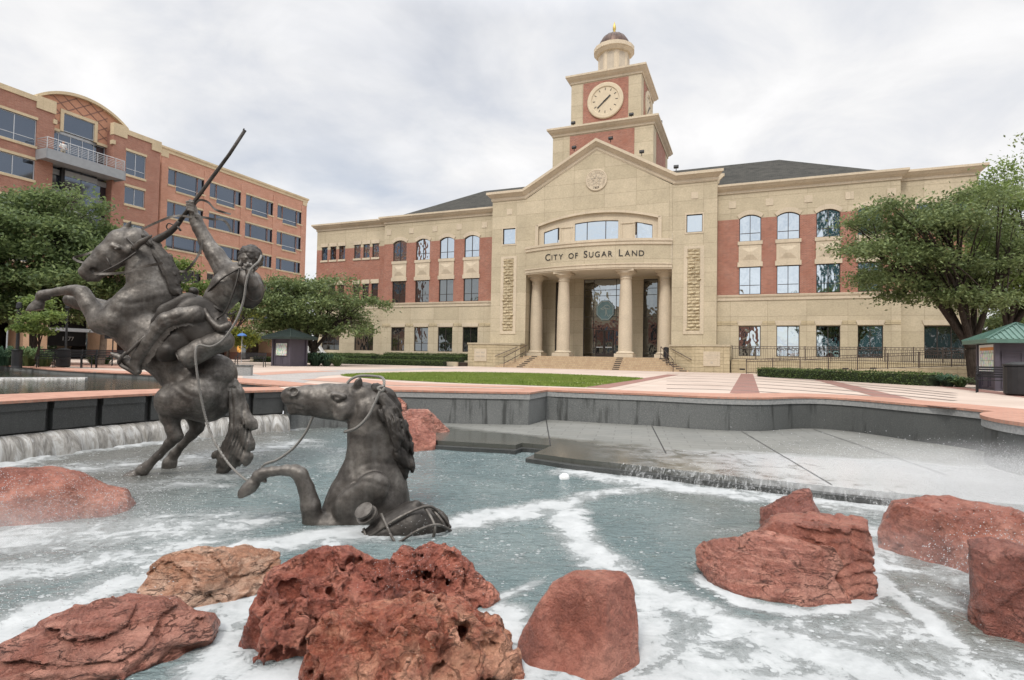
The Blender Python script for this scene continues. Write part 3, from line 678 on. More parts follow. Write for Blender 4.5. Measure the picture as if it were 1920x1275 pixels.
for s in (1, -1):
    pl = [(s * 6.62, pv), (s * 6.62, -1.9), (s * 8.55, -3.15), (s * 11.3, -3.15), (s * 11.3, pv)]
    if s < 0: pl = pl[::-1]
    c = part(MB().prism(pl, GZ - .3, 1.12), 'cheek_wall', 'lime_rough')
    MB().prism([(x + (.0), y) for x, y in [(s * 6.56, pv), (s * 6.56, -1.95), (s * 8.52, -3.21), (s * 11.36, -3.21), (s * 11.36, pv)]], 1.12, 1.27).build('coping', MAT['lime'], c)
    cx = s * 10.0
    p = MB().box(cx - .62, cx + .62, -3.20, -3.1, -.42, .72).build('plaque', MAT['trim'], c)
    mm = MB()
    for k, w_ in enumerate((.3, .5, .42, .35) if s > 0 else (.5, .45, .5, .5)): mm.box(cx - w_, cx + w_, -3.206, -3.199, .5 - k * .11, .53 - k * .11) if s > 0 else mm.box(cx - .45 + (k % 2) * .5, cx - .05 + (k % 2) * .5, -3.206, -3.199, .3 - (k // 2) * .35, .45 - (k // 2) * .35)
    if s > 0: mm.add([(cx + .1 * math.cos(a), -3.206, -.15 + .1 * math.sin(a)) for a in np.linspace(0, 6.2, 12)], [tuple(range(12))])
    mm.build('engraving', MAT['trim_dark'], p)
    # wall-mounted and free-standing handrails
    m = MB(); m.tube([(s * 6.75, -2.12, .95), (s * 8.5, -3.30, .05)], .03, 6)
    for f in (.1, .5, .9): q = Vector((s * 6.75, -2.12, .95)).lerp(Vector((s * 8.5, -3.30, .05)), f); m.tube([q, q + Vector((s * .05, .12, 0))], .02, 5)
    m.build('handrail', MAT['iron'], c)
rails = []
for s, u in ((-1, -6.0), (1, 5.95)):
    r = empty('step_railing', UV * (UC + u) + VV * (50 - 2.0) + np.array([0, 0, zf]), -YAW, 'brown iron handrail at the %s end of the entrance steps' % ('left' if s < 0 else 'right'), 'handrail', 'handrails on the entrance steps')
    dx = s * 1.25; dy = -2.05; dz = GZ - zf
    m = MB()
    for off in (0, .55): m.tube([(0, .3, .92 - off), (0, 0, .92 - off), (dx, dy, .92 + dz - off), (dx, dy - .3, .92 + dz - off)] if off == 0 else [(0, 0, .92 - off), (dx, dy, .92 + dz - off)], .03, 6)
    m.build('rail', MAT['iron'], r)
    for f in (0, .5, 1): MB().tube([(dx * f, dy * f, dz * f - .04), (dx * f, dy * f, dz * f + .92)], .026, 6).build('post', MAT['iron'], r)
# --- accessible ramp on the right: terrace wall, ramp wall and two railings
ramp = empty('access_ramp', UV * (UC + 11.4) + VV * 46.9, -YAW, 'rough limestone access ramp below the right wing of the city hall', 'ramp')
MB().box(0, 15.5, .9, 1.2, GZ - .2, .05).box(0, 15.5, .88, 3.1, .05, .12).build('terrace_wall', MAT['lime_rough'], ramp)
MB().add([(1.6, -1.3, GZ - .1), (15.5, -1.3, GZ - .1), (15.5, -1.3, .02), (1.6, -1.3, GZ + .02), (1.6, -1.0, GZ - .1), (15.5, -1.0, GZ - .1), (15.5, -1.0, .02), (1.6, -1.0, GZ + .02)], [(0, 1, 2, 3), (7, 6, 5, 4), (3, 2, 6, 7), (0, 4, 5, 1), (1, 5, 6, 2), (0, 3, 7, 4)]).build('ramp_wall', MAT['lime_rough'], ramp)
MB().add([(1.6, -1.0, GZ + .01), (15.5, -1.0, 0), (15.5, .9, 0), (1.6, .9, GZ + .01)], [(0, 1, 2, 3)]).build('ramp_floor', MAT['trim_dark'], ramp)
for k in range(8): x = .8 + k * 1.75; zz = GZ + .25 + .055 * k; MB().box(x - .2, x + .2, .885, .91, zz, zz + .1).build('weep_slot', MAT['black'], ramp)
def railing(name, a, b, label, n, h=1.05, post_every=1.75):
    a = Vector(a); b = Vector(b); r = empty(name, UV * (UC + 11.4) + VV * 46.9, -YAW, label, 'railing', 'iron railings along the ramp')
    L = (b - a).length; m = MB()
    for z in (h, h - .17, .08): m.bar(a + Vector((0, 0, z)), b + Vector((0, 0, z)), .05, .04)
    m.build('rail', MAT['iron'], r)
    m = MB(); k = int(L / .125)
    for i in range(k + 1):
        p = a.lerp(b, i / k); m.bar(p + Vector((0, 0, .08)), p + Vector((0, 0, h - .17)), .018)
        if i % 2 == 0:
            c = p + Vector((0, 0, h - .085)); m.bar(c + Vector((-.06, 0, 0)), c + Vector((0, 0, .06)), .015); m.bar(c + Vector((0, 0, .06)), c + Vector((.06, 0, 0)), .015); m.bar(c + Vector((.06, 0, 0)), c + Vector((0, 0, -.06)), .015); m.bar(c + Vector((0, 0, -.06)), c + Vector((-.06, 0, 0)), .015)
    m.build('baluster', MAT['iron'], r).__setitem__('kind', 'stuff')
    k = int(round(L / post_every))
    for i in range(k + 1): p = a.lerp(b, i / k); MB().bar(p + Vector((0, 0, -.05)), p + Vector((0, 0, h + .06)), .06).build('post', MAT['iron'], r)
    return r
railing('ramp_railing', (.05, .95, .12), (15.4, .95, .12), 'upper brown iron railing running level below the right wing windows', 9)
railing('ramp_railing', (1.1, -1.15, GZ), (15.4, -1.15, -.02), 'lower brown iron railing sloping up along the ramp behind the hedge', 9)
# ================================================================ OFFICE BUILDING on the left (local x along its front, y into it)
off = empty('office_building', UV * -58.7, math.pi / 2 - YAW, 'five storey red brick office building with ribbon windows and curved gable over a balcony', 'office building')
def opart(mb, name, mat, parent=None): return mb.build(name, MAT[mat], parent or off)
FL = 3.68
def band_trim(w, a, b, c, d, v):
    MB().box(a - .06, b + .06, v - .05, v + .12, d, d + .24).build('lintel', MAT['cream'], w); MB().box(a - .06, b + .06, v - .08, v + .12, c - .22, c).build('sill', MAT['cream'], w)
# --- the front section with the bay
rows = [(17.98, 20.35), (14.94, 16.72), (11.25, 13.02), (7.6, 9.35), (4.4, 5.7)]
lw = [(26.45, 29.72), (21.6, 24.9), (16.8, 20.1), (12, 15.3)]; rw = [(37.58, 39.66)]
m = MB(); holes = [(a, b, c, d) for (c, d) in rows for (a, b) in lw + rw]
wall(m, 6, 31.1, 3.3, 22.0, [h for h in holes if h[1] < 31], 0, .25); wall(m, 36.3, 41.2, 3.3, 22.0, [h for h in holes if h[0] > 31], 0, .25)
for x, a, b in ((31.1, 0, 2.2), (36.3, 0, 2.2), (41.2, 0, 2.4)): m.add([(x, a, -1), (x, b, -1), (x, b, 22.0), (x, a, 22.0)], [(0, 1, 2, 3)])
opart(m, 'brick_wall', 'brick_brown')
for (c, d) in rows:
    for (a, b) in lw + rw:
        w = window(off, a, b, c, d, .1, (.5,), (c + .62,) if (c > 17) else (), glass='glass_office', fmat='alu', fw=.07); band_trim(w, a, b, c, d, 0)
m = MB()
for a, b, z0, z1 in ((6, 29.6, 22.0, 22.45), (29.6, 31.15, 21.45, 22.6), (36.25, 37.6, 21.55, 22.75), (37.6, 40.2, 22.0, 22.5), (40.2, 41.25, 21.35, 22.5)): opart(MB().box(a, b, -.1, .5, z0, z1), 'parapet', 'cream')
# --- the bay: arched gable, lattice panel, upper window, balcony, glass bands
zar = arc(29.9, 38.2, 22.9, 1.55, 24); bay = 1.0
m = MB(); 
for p, q in zip(zar[:-1], zar[1:]): m.vprism([(p[0], p[1] - .28), (q[0], q[1] - .28), q, p], bay - .35, bay + 6)
opart(m, 'arched_roof', 'cream')
m = MB(); poly = [(31.1, 18.2), (36.3, 18.2), (36.3, 21.7), (38.0, 22.0), (38.0, 22.75)] + [(x, z - .25) for x, z in zar[::-1][1:-1]] + [(30.1, 22.0), (31.1, 21.7)]
wb = MB(); 
m.add([(31.1, bay, 20.45), (32.35, bay, 20.45), (32.35, bay, 22.4), (35.05, bay, 22.4), (35.05, bay, 20.45), (36.3, bay, 20.45)] + [(36.3, bay, 22.0), (38.0, bay, 22.2), (38.0, bay, 22.8)] + [(x, bay, z - .25) for x, z in zar[::-1][1:-1]] + [(30.1, bay, 22.0), (31.1, bay, 22.0)], [tuple(range(9 + len(zar) - 2 + 2))])
gp = opart(m, 'lattice_gable', 'pink_panel')
MAT['lattice'] = plain('lattice_strip', (.22, .12, .09), .8, 0, .1)
m = MB()
def inpoly(x, z):
    if 32.2 < x < 35.2 and z < 22.55: return False
    return 31.1 < x < 36.3 and z > 20.5 and z < np.interp(x, [p[0] for p in zar], [p[1] for p in zar]) - .3
for sgn in (1, -1):
    for k in range(-8, 30):
        pts = [(31.1 + i * .05, 19.0 + k * .95 + sgn * (i * .05) * .72 - (8 if sgn > 0 else 0)) for i in range(105)]; run = []
        for p in pts + [(0, 0)]:
            if inpoly(*p): run.append(p)
            else:
                if len(run) > 3: m.bar((run[0][0], bay - .012, run[0][1]), (run[-1][0], bay - .012, run[-1][1]), .03, .09, up=(0, 1, 0)) if False else m.bar((run[0][0], bay - .012, run[0][1]), (run[-1][0], bay - .012, run[-1][1]), .025, .085)
                run = []
opart(m, 'lattice', 'lattice', gp)
w = window(off, 32.35, 35.05, 20.55, 22.25, bay + .05, (), (), glass='glass_office', fmat='alu')
f = MB().box(32.05, 32.35, bay - .08, bay + .1, 20.45, 22.55).box(35.05, 35.35, bay - .08, bay + .1, 20.45, 22.55).box(32.35, 35.05, bay - .08, bay + .1, 22.25, 22.55); f.build('surround', MAT['cream'], w)
f = MB().box(31.1, 32.05, bay - .08, bay + .1, 20.3, 20.55).box(35.35, 36.3, bay - .08, bay + .1, 20.3, 20.55); opart(f, 'bay_band', 'cream')
window(off, 31.1, 36.3, 17.6, 20.3, bay + .3, (.2, .4, .6, .8), (), glass='glass_office', fmat='alu', name='balcony_glazing')
opart(MB().box(31.1, 36.3, bay + .25, bay + .4, 20.3, 20.55), 'bay_lintel', 'alu')
for a, b, n in ((30.95, 31.25, 1), (36.15, 36.45, 1)): opart(MB().box(a, b, -.12, .3, 20.55, 20.95), 'impost', 'cream')
# balcony
bl = opart(MB().box(29.75, 36.55, -1.55, bay + .3, 16.95, 17.12).box(29.75, 36.55, -1.6, -1.5, 16.8, 17.7).box(29.7, 29.8, -1.6, 0, 16.8, 17.7).box(36.5, 36.6, -1.6, 0, 16.8, 17.7), 'balcony', 'alu_panel')
m = MB()
for z in (17.9, 18.05, 18.2, 18.35, 18.5, 18.7): m.tube([(29.8, 0, z), (29.8, -1.5, z), (36.5, -1.5, z), (36.5, 0, z)], .022 if z < 18.6 else .035, 5)
m.build('balcony_railing', MAT['alu'], bl)
for k in range(9): x = 29.8 + k * 6.7 / 8; MB().tube([(x, -1.5, 17.6), (x, -1.5, 18.72)], .035, 5).build('railing_post', MAT['alu'], bl)
# glass bay under it
m = MB().box(31.1, 36.3, .9, 1.1, 3.3, 16.9); opart(m, 'curtain_wall', 'glass_office')
m = MB().box(32.35, 35.15, .45, .9, 3.3, 16.9); opart(m, 'curtain_wall', 'glass_office')
for z in (16.45, 14.7, 13.0, 11.2, 9.4, 7.6, 5.8):
    h = .24 if z < 16 else .5
    opart(MB().box(31.1, 32.3, .82, .89, z - h / 2, z + h / 2).box(32.33, 35.17, .37, .44, z - h / 2, z + h / 2).box(35.2, 36.3, .82, .89, z - h / 2, z + h / 2), 'spandrel_band', 'alu_panel')
opart(MB().box(32.1, 32.34, .5, .9, 3.3, 16.9).box(33.73, 33.77, .43, .45, 3.3, 16.9), 'mullion', 'black')
# --- recess with slot windows
m = MB(); sl_ = [(41.5, 41.95, z - 2.3, z) for z in (20.3, 16.6, 12.9, 9.2)]
wall(m, 41.2, 42.4, 3.3, 22.1, sl_, 2.3, .2); opart(m, 'brick_wall', 'brick_brown')
for h in sl_: w = window(off, *h, 2.4, (), (h[2] + .5,), glass='glass_office', fmat='alu'); band_trim(w, *h, 2.3)
opart(MB().box(41.25, 42.2, 2.2, 2.8, 22.1, 22.4), 'parapet', 'cream')
# --- the long right-hand section
y2 = 1.3; base = [43.1 + 5.32 * i for i in range(4)]; holes = []
for i, s0 in enumerate(base):
    for r, (zb, zt_) in enumerate(((18.66, 20.4), (14.97, 16.72), (11.5, 13.05), (7.85, 9.4), (4.3, 5.8))):
        drop = .55 if (r == 0 or (r == 1 and i == 3)) else 0
        holes.append((s0, s0 + 4.67, zb, zt_, drop))
m = MB(); hh = []
for a, b, c, d, dr in holes: hh += [(a, a + .95, c, d), (a + .95, a + 3.68, c - dr, d), (a + 3.68, b, c, d)]
wall(m, 42.2, 64.6, 3.3, 22.1, [(a, b, c, d) for a, b, c, d in hh], y2, .25)
m.add([(42.2, y2, -1), (42.2, 2.4, -1), (42.2, 2.4, 22.1), (42.2, y2, 22.1)], [(0, 1, 2, 3)]).add([(64.6, y2, -1), (64.6, 16, -1), (64.6, 16, 22.1), (64.6, y2, 22.1)], [(0, 1, 2, 3)])
opart(m, 'brick_wall', 'brick_orange')
for a, b, c, d, dr in holes:
    w = window(off, a, b, c, d, y2 + .12, (.2, .79), (), glass='glass_office', fmat='alu', fw=.07)
    if dr:
        e = MB().box(a + .95, a + 3.68, y2 + .12, y2 + .19, c - dr, c - dr + .06).box(a + .95, a + 1.01, y2 + .12, y2 + .19, c - dr, c).box(a + 3.62, a + 3.68, y2 + .12, y2 + .19, c - dr, c); e.build('lower_frame', MAT['alu'], w)
        MB().add([(a + 1, y2 + .165, c - dr), (a + 3.65, y2 + .165, c - dr), (a + 3.65, y2 + .165, c + .03), (a + 1, y2 + .165, c + .03)], [(0, 1, 2, 3)]).build('lower_pane', MAT['glass_office'], w)
    MB().box(a - .05, b + .05, y2 - .05, y2 + .12, d, d + .2).build('lintel', MAT['cream'], w)
    if dr: MB().box(a - .05, a + .93, y2 - .08, y2 + .12, c - .18, c).box(a + .95, a + 3.68, y2 - .08, y2 + .12, c - dr - .18, c - dr).box(a + 3.7, b + .05, y2 - .08, y2 + .12, c - .18, c).build('sill', MAT['cream'], w)
    else: MB().box(a - .05, b + .05, y2 - .08, y2 + .12, c - .18, c).build('sill', MAT['cream'], w)
opart(MB().sweep([(42.15, 6), (42.15, y2), (64.65, y2), (64.65, 16)], [(0, 22.1), (.08, 22.1), (.08, 22.35), (.2, 22.5), (.2, 22.7), (-.3, 22.72), (-.3, 22.1)]), 'cornice', 'cream')
for x in (42.2, 63.75): opart(MB().box(x, x + .85, y2 - .07, y2 + .05, 21.55, 22.1), 'corner_block', 'cream')
for k in range(5):
    x = 42.62 + 5.32 * k
    opart(MB().box(x - .35, x + .35, y2 - .06, y2 + .02, 3.5, 21.5 if k not in (0, 4) else 21.5), 'brick_pier', 'brick_orange')
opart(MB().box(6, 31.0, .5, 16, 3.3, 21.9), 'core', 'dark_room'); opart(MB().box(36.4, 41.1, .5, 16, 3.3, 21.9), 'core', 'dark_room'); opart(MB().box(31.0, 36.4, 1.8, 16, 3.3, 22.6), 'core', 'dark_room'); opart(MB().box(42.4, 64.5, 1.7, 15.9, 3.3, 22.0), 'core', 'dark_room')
# --- ground floor: deep shopfronts between pale piers
MAT['pier'] = stone_mat('salmon_render', (.60, .40, .265), 0, 0, 0, 10, .15)
opart(MB().box(6, 41.2, -.05, .6, 2.9, 3.3).box(41.2, 66, 1.25, 2, 2.9, 3.3), 'ground_floor_band', 'cream')
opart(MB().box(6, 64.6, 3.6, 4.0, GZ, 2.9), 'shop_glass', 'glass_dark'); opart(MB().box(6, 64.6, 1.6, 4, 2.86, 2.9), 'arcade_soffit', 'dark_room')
for a, b in ((10, 12), (18, 20), (24.7, 27.2), (29.4, 31.25), (36.0, 37.4), (41.4, 43.1), (48.0, 48.5), (53.2, 53.8), (58.7, 59.2), (63.9, 64.6)):
    yy = 0 if b < 42 else y2
    p = opart(MB().box(a, b, yy, yy + 2.3, .0, 2.9), 'pier', 'pier')
    MB().box(a - .02, b + .02, yy - .03, yy + 2.32, GZ - .3, .0).build('plinth', MAT['brick_brown'], p)
opart(MB().box(31.0, 35.3, -1.2, 0, 1.62, 1.92), 'entrance_canopy', 'alu_panel')
def text_mesh(name, text, size, mat, parent, loc, rot=(math.pi / 2, 0, 0), extrude=.01, align='CENTER'):
    cu = bpy.data.curves.new('t', 'FONT'); cu.body = text; cu.size = size; cu.extrude = extrude; cu.align_x = align; cu.align_y = 'CENTER'
    o = bpy.data.objects.new('tmp', cu); COL.objects.link(o); me = bpy.data.meshes.new_from_object(o.evaluated_get(bpy.context.evaluated_depsgraph_get())); bpy.data.objects.remove(o)
    r = bpy.data.objects.new(name, me); COL.objects.link(r); r.location = loc; r.rotation_euler = rot; me.materials.clear(); me.materials.append(MAT[mat]); r.parent = parent; return r
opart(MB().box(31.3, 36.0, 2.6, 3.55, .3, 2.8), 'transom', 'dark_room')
dd = ray(127, 635.5); P_ = dd * (-(58.7 + 2.56) / (dd @ UV)); text_mesh('street_number', '1277', .55, 'alu', off, (float(P_ @ VV), 2.56, float(P_[2])))
# the shop at the far end with a small lit shield sign in its window
t = NT('lit_shield'); t.fin((.5, .25, .05), .6); t.b.inputs['Emission Color'].default_value = (.75, .36, .08, 1); t.b.inputs['Emission Strength'].default_value = .8; MAT['shield'] = t.m
opart(MB().box(47.5, 64, -.3, 1.3, 2.35, 2.6), 'shop_canopy', 'alu_panel')
shx = float(np.array(at(449, 655, 1) * 1)[0])
dd = ray(449, 655); P_ = dd * (-(58.7 + 1.1) / (dd @ UV)); s_sh = P_ @ VV; z_sh = P_[2]
sp_ = [(s_sh + .3 * x, z_sh + .42 * z) for x, z in ((-1, .9), (0, 1), (1, .9), (1, -.2), (.7, -.7), (0, -1), (-.7, -.7), (-1, -.2))]
sg = opart(MB().vprism(sp_, 1.1, 1.18), 'shield_sign', 'shield')
MB().vprism([(s_sh - .1, z_sh + .3), (s_sh + .28, z_sh + .2), (s_sh + .28, z_sh + .1), (s_sh - .1, z_sh + .14)], 1.085, 1.1).vprism([(s_sh - .22, z_sh - .1), (s_sh - .02, z_sh - .3), (s_sh - .22, z_sh - .24)], 1.085, 1.1).build('emblem', MAT['dark_room'], sg)
# ---------------------------------------------------------------- person on the balcony
MAT['shirt'] = plain('white_shirt', (.72, .71, .69), .8, 0, .06); MAT['skin'] = plain('skin', (.45, .25, .18), .6, 0, .05); MAT['khaki'] = plain('khaki_cloth', (.42, .36, .27), .85, 0, .08); MAT['hair'] = plain('brown_hair', (.08, .05, .035), .7, 0, .1)
# ================================================================ SDF sculpting (numpy) and surface nets
class Sdf:
    def __init__(s, lo, hi, h):
        s.lo = np.array(lo, float); s.h = h; s.n = np.ceil((np.array(hi) - s.lo) / h).astype(int) + 1
        s.F = np.full(s.n, 1e3, np.float32)
    def _box(s, lo, hi):
        a = np.clip(np.floor((np.array(lo) - s.lo) / s.h).astype(int), 0, s.n - 1); b = np.clip(np.ceil((np.array(hi) - s.lo) / s.h).astype(int) + 1, 0, s.n)
        ax = [s.lo[i] + s.h * np.arange(a[i], b[i]) for i in range(3)]
        if any(len(x) == 0 for x in ax): return None, None
        return tuple(slice(a[i], b[i]) for i in range(3)), np.stack(np.meshgrid(*ax, indexing='ij'), -1)
    def _mix(s, sl, d, k, op):
        f = s.F[sl]
        if op == 'cut': d = -d; h = np.maximum(k - np.abs(f - d), 0) / max(k, 1e-6); s.F[sl] = np.maximum(f, d) + h * h * k / 4
        else: h = np.maximum(k - np.abs(f - d), 0) / max(k, 1e-6); s.F[sl] = np.minimum(f, d) - h * h * k / 4
    def cone(s, a, b, r1, r2, k=.05, op='add', squash=None):
        """tapered capsule; squash=(axis,factor) flattens it along an axis"""
        a = np.array(a, float); b = np.array(b, float); m = max(r1, r2) + k + 3 * s.h
        sl, P = s._box(np.minimum(a, b) - m, np.maximum(a, b) + m)
        if sl is None: return s
        ba = b - a; L2 = max(ba @ ba, 1e-9); pa = P - a
        if squash is not None:
            n, f = squash; n = np.array(n, float); n /= np.linalg.norm(n); c = (pa @ n); pa = pa + (c * (1 / f - 1))[..., None] * n; cb = ba @ n; ba = ba + cb * (1 / f - 1) * n; L2 = max(ba @ ba, 1e-9)
        t = np.clip((pa @ ba) / L2, 0, 1); d = np.linalg.norm(pa - t[..., None] * ba, axis=-1) - (r1 + (r2 - r1) * t)
        s._mix(sl, d, k, op); return s
    def chain(s, pts, rad, k=.05, op='add', squash=None):
        for i in range(len(pts) - 1): s.cone(pts[i], pts[i + 1], rad[i], rad[i + 1], k, op, squash)
        return s
    def ell(s, c, ax, r, k=.05, op='add'):
        """ellipsoid: ax = 3 unit vectors, r = 3 radii"""
        c = np.array(c, float); m = max(r) + k + 3 * s.h; sl, P = s._box(c - m, c + m)
        if sl is None: return s
        q = P - c; u = np.stack([q @ np.array(a) for a in ax], -1); r = np.array(r, float)
        k0 = np.linalg.norm(u / r, axis=-1); k1 = np.linalg.norm(u / (r * r), axis=-1); d = k0 * (k0 - 1) / np.maximum(k1, 1e-6)
        s._mix(sl, d, k, op); return s
    def displace(s, fn):
        band = np.abs(s.F) < 4 * s.h; I = np.argwhere(band); P = s.lo + I * s.h; s.F[band] += fn(P).astype(np.float32); return s
    def mesh(s):
        F = s.F; n = F.shape; ins = F < 0
        c = np.zeros(tuple(x - 1 for x in n), np.int8)
        for i in (0, 1):
            for j in (0, 1):
                for k in (0, 1): c += ins[i:n[0] - 1 + i, j:n[1] - 1 + j, k:n[2] - 1 + k]
        act = (c > 0) & (c < 8); idx = np.full(act.shape, -1); A = np.argwhere(act); idx[act] = np.arange(len(A))
        S = np.zeros((len(A), 3)); N = np.zeros(len(A))
        cor = [(i, j, k) for i in (0, 1) for j in (0, 1) for k in (0, 1)]
        val = {q: F[A[:, 0] + q[0], A[:, 1] + q[1], A[:, 2] + q[2]].astype(float) for q in cor}
        for p in cor:
            for ax in range(3):
                if p[ax]: continue
                q = list(p); q[ax] = 1; q = tuple(q); f0, f1 = val[p], val[q]; m = (f0 < 0) != (f1 < 0)
                t = np.where(m, f0 / np.where(np.abs(f0 - f1) < 1e-9, 1, f0 - f1), 0); pt = np.array(p, float)[None] + 0 * S; pt[:, ax] = t
                S += np.where(m[:, None], pt, 0); N += m
        V = s.lo + s.h * (A + S / np.maximum(N, 1)[:, None]); Q = []
        for ax in range(3):
            sl0 = [slice(None)] * 3; sl1 = [slice(None)] * 3; sl0[ax] = slice(0, -1); sl1[ax] = slice(1, None)
            m = ins[tuple(sl0)] != ins[tuple(sl1)]; E = np.argwhere(m); b, cx = (ax + 1) % 3, (ax + 2) % 3
            E = E[(E[:, b] > 0) & (E[:, cx] > 0) & (E[:, b] < n[b] - 1) & (E[:, cx] < n[cx] - 1)]
            def at_(db, dc): q = E.copy(); q[:, b] -= db; q[:, cx] -= dc; return idx[q[:, 0], q[:, 1], q[:, 2]]
            quad = np.stack([at_(1, 1), at_(0, 1), at_(0, 0), at_(1, 0)], -1); flip = ~ins[E[:, 0], E[:, 1], E[:, 2]]; quad[flip] = quad[flip][:, ::-1]; Q.append(quad)
        Q = np.concatenate(Q); Q = Q[(Q >= 0).all(1)]
        return V, Q
    def obj(s, name, mat, parent=None, relax=1):
        V, Q = s.mesh()
        for _ in range(relax):
            acc = np.zeros_like(V); cnt = np.zeros(len(V))
            for i in range(4):
                j = (i + 1) % 4; np.add.at(acc, Q[:, i], V[Q[:, j]]); np.add.at(cnt, Q[:, i], 1); np.add.at(acc, Q[:, j], V[Q[:, i]]); np.add.at(cnt, Q[:, j], 1)
            V = V * .5 + .5 * acc / np.maximum(cnt, 1)[:, None]
        return mesh_np(name, V, Q, mat, parent, True)
# ================================================================ GROUND AND PAVING
def uvp(u, v, z=GZ): return UV * (UC + u) + VV * v + np.array([0, 0, z])
t = NT('pale_concrete_paving'); p = t.pos(True); n = t.noise(p, .5, 5); n2 = t.noise(p, 6, 4)
mv = t.mapv(p, (1, 1, 1), (0, 0, YAW)); bk = t.brick(mv, 3.6, 2.4, .02, (1, 1, 1), (.93, .91, .9), (.62, .58, .55), 0.)
c = t.ramp(n, [(.3, (.44, .355, .30)), (.7, (.54, .45, .385))]); c = t.mix(1., c, bk.outputs['Color'], 'MULTIPLY'); c = t.mix(t.mr(n2, .4, .7, 0, .2), c, (.35, .3, .26))
MAT['paving'] = t.fin(c, .85, 0, t.bump(n2, .2, .01), .3)
def paver(name, c1, c2, cm, rot=YAW, w=.2, h=.1):
    t = NT(name); p = t.pos(True); b = t.brick(t.mapv(p, (1, 1, 1), (0, 0, rot)), w, h, .006, c1, c2, cm); n = t.noise(p, 1.1, 4); n2 = t.noise(p, 14, 3)
    c = t.mix(t.mr(n, .35, .7, 0, .35), b.outputs['Color'], tuple(min(1, x * 1.35) for x in c1)); c = t.mix(t.mr(n2, .5, .75, 0, .3), c, tuple(x * .6 for x in c2))
    return t.fin(c, .8, 0, t.bump(b.outputs['Fac'], .3, -.008), .3)
MAT['cap'] = paver('orange_brick_coping', (.425, .232, .168), (.34, .168, .12), (.30, .21, .17))
MAT['paver_brown'] = paver('brown_brick_band', (.27, .145, .12), (.22, .115, .095), (.2, .12, .1))
MAT['paver_pink'] = paver('pink_brick_paving', (.42, .245, .185), (.36, .205, .155), (.38, .26, .22))
MAT['paver_grey'] = paver('grey_paving', (.36, .335, .315), (.30, .28, .265), (.25, .23, .22))
MAT['joint'] = plain('dark_paving_joint', (.20, .155, .135), .85, 0, .2)
t = NT('lawn_grass'); p = t.pos(True); n = t.noise(p, 1.4, 4); n2 = t.noise(p, 25, 3, .7); c = t.ramp(n, [(.3, (.15, .22, .045)), (.7, (.27, .315, .085))]); c = t.mix(t.mr(n2, .35, .7, 0, .5), c, (.13, .19, .04))
MAT['grass'] = t.fin(c, .95, 0, t.bump(n2, 1., .05), .1)
# fountain outlines in plan (metres, from the camera's foot)
cap_front = [(-5.55, 14.05), (-4.6, 14.55), (-3.35, 14.75), (-1.21, 14.68), (.0, 14.68), (.50, 14.66), (1.02, 16.0), (2.63, 15.38), (3.72, 15.0), (4.85, 14.4), (5.75, 14.22), (6.4, 14.32), (6.95, 14.62), (7.6, 14.95), (8.25, 14.95), (8.8, 14.3), (9.2, 13.0), (9.5, 12.2), (9.63, 11.3)]
cap_back = [(-5.6, 16.6), (-3.52, 16.45), (-1.35, 16.33), (.2, 16.3), (.60, 17.3), (1.4, 17.3), (2.89, 16.7), (4.0, 16.2), (5.2, 15.9), (6.4, 15.95), (7.4, 16.4), (8.58, 16.6), (9.86, 15.8), (10.4, 14.3), (10.75, 12.8), (11.0, 11.5)]
weir_front = [(-11.5, 2.0), (-9.8, 5.8), (-8.95, 8.3), (-8.62, 9.55), (-8.42, 10.1), (-8.12, 10.93), (-7.72, 11.81), (-7.42, 12.25), (-6.31, 13.25), (-5.72, 13.85), (-5.55, 14.05)]
weir_back = [(-13.0, 2.6), (-11.4, 6.5), (-10.5, 9.0), (-9.92, 11.04), (-9.28, 12.24), (-8.36, 13.45), (-6.92, 14.6), (-6.25, 15.2)]
rim_front = [(-6.1, 15.55), (-8.37, 17.24), (-10.3, 18.95), (-12.08, 20.47), (-13.76, 21.7), (-17.76, 23.60), (-20.46, 25.2), (-26.8, 29.8), (-34, 34)]
rim_back = [(-5.6, 16.62), (-7.58, 18.5), (-9.74, 20.06), (-12.6, 22.4), (-15.12, 23.9), (-18.25, 25.3), (-23.2, 28.68), (-30.5, 33.9), (-35, 36.5)]
CX, CY, CR = 10.55, 8.95, 2.45
circ = [(CX + CR * math.cos(a), CY + CR * math.sin(a)) for a in np.linspace(0, 2 * math.pi, 49)[:-1]]
def smooth_path(P, n=4):
    P = [np.array(p, float) for p in P]; out = []
    for i in range(len(P) - 1):
        p0 = P[max(i - 1, 0)]; p1 = P[i]; p2 = P[i + 1]; p3 = P[min(i + 2, len(P) - 1)]
        for k in range(n):
            t = k / n; out.append(.5 * ((2 * p1) + (-p0 + p2) * t + (2 * p0 - 5 * p1 + 4 * p2 - p3) * t * t + (-p0 + 3 * p1 - 3 * p2 + p3) * t ** 3))
    out.append(P[-1]); return [tuple(q) for q in out]
main_front = cap_front[:6] + smooth_path(cap_front[6:], 4)
basin = weir_front[:-1] + main_front + [(9.7, 11.2), (13.5, 9.0), (13.5, .9), (-12.2, .9)]
pool = weir_back + rim_front + [(-40, 30), (-30, 6), (-20, 2.6)]
big = [(-260, -200), (260, -200), (260, 320), (-260, 320)]
polys = [[Vector((x, y, 0)) for x, y in q] for q in (big, basin, pool)]
tri = tessellate_polygon(polys); allp = [p for q in polys for p in q]
tag(mesh_obj('plaza', [(p.x, p.y, GZ) for p in allp], [tuple(t_) for t_ in tri], MAT['paving']), kind='structure')
def sheet(name, poly, z, mat, kind='structure'):
    tr = tessellate_polygon([[Vector((x, y, 0)) for x, y in poly]])
    return tag(mesh_obj(name, [(x, y, z) for x, y in poly], [tuple(t_) for t_ in tr], MAT[mat]), kind=kind)
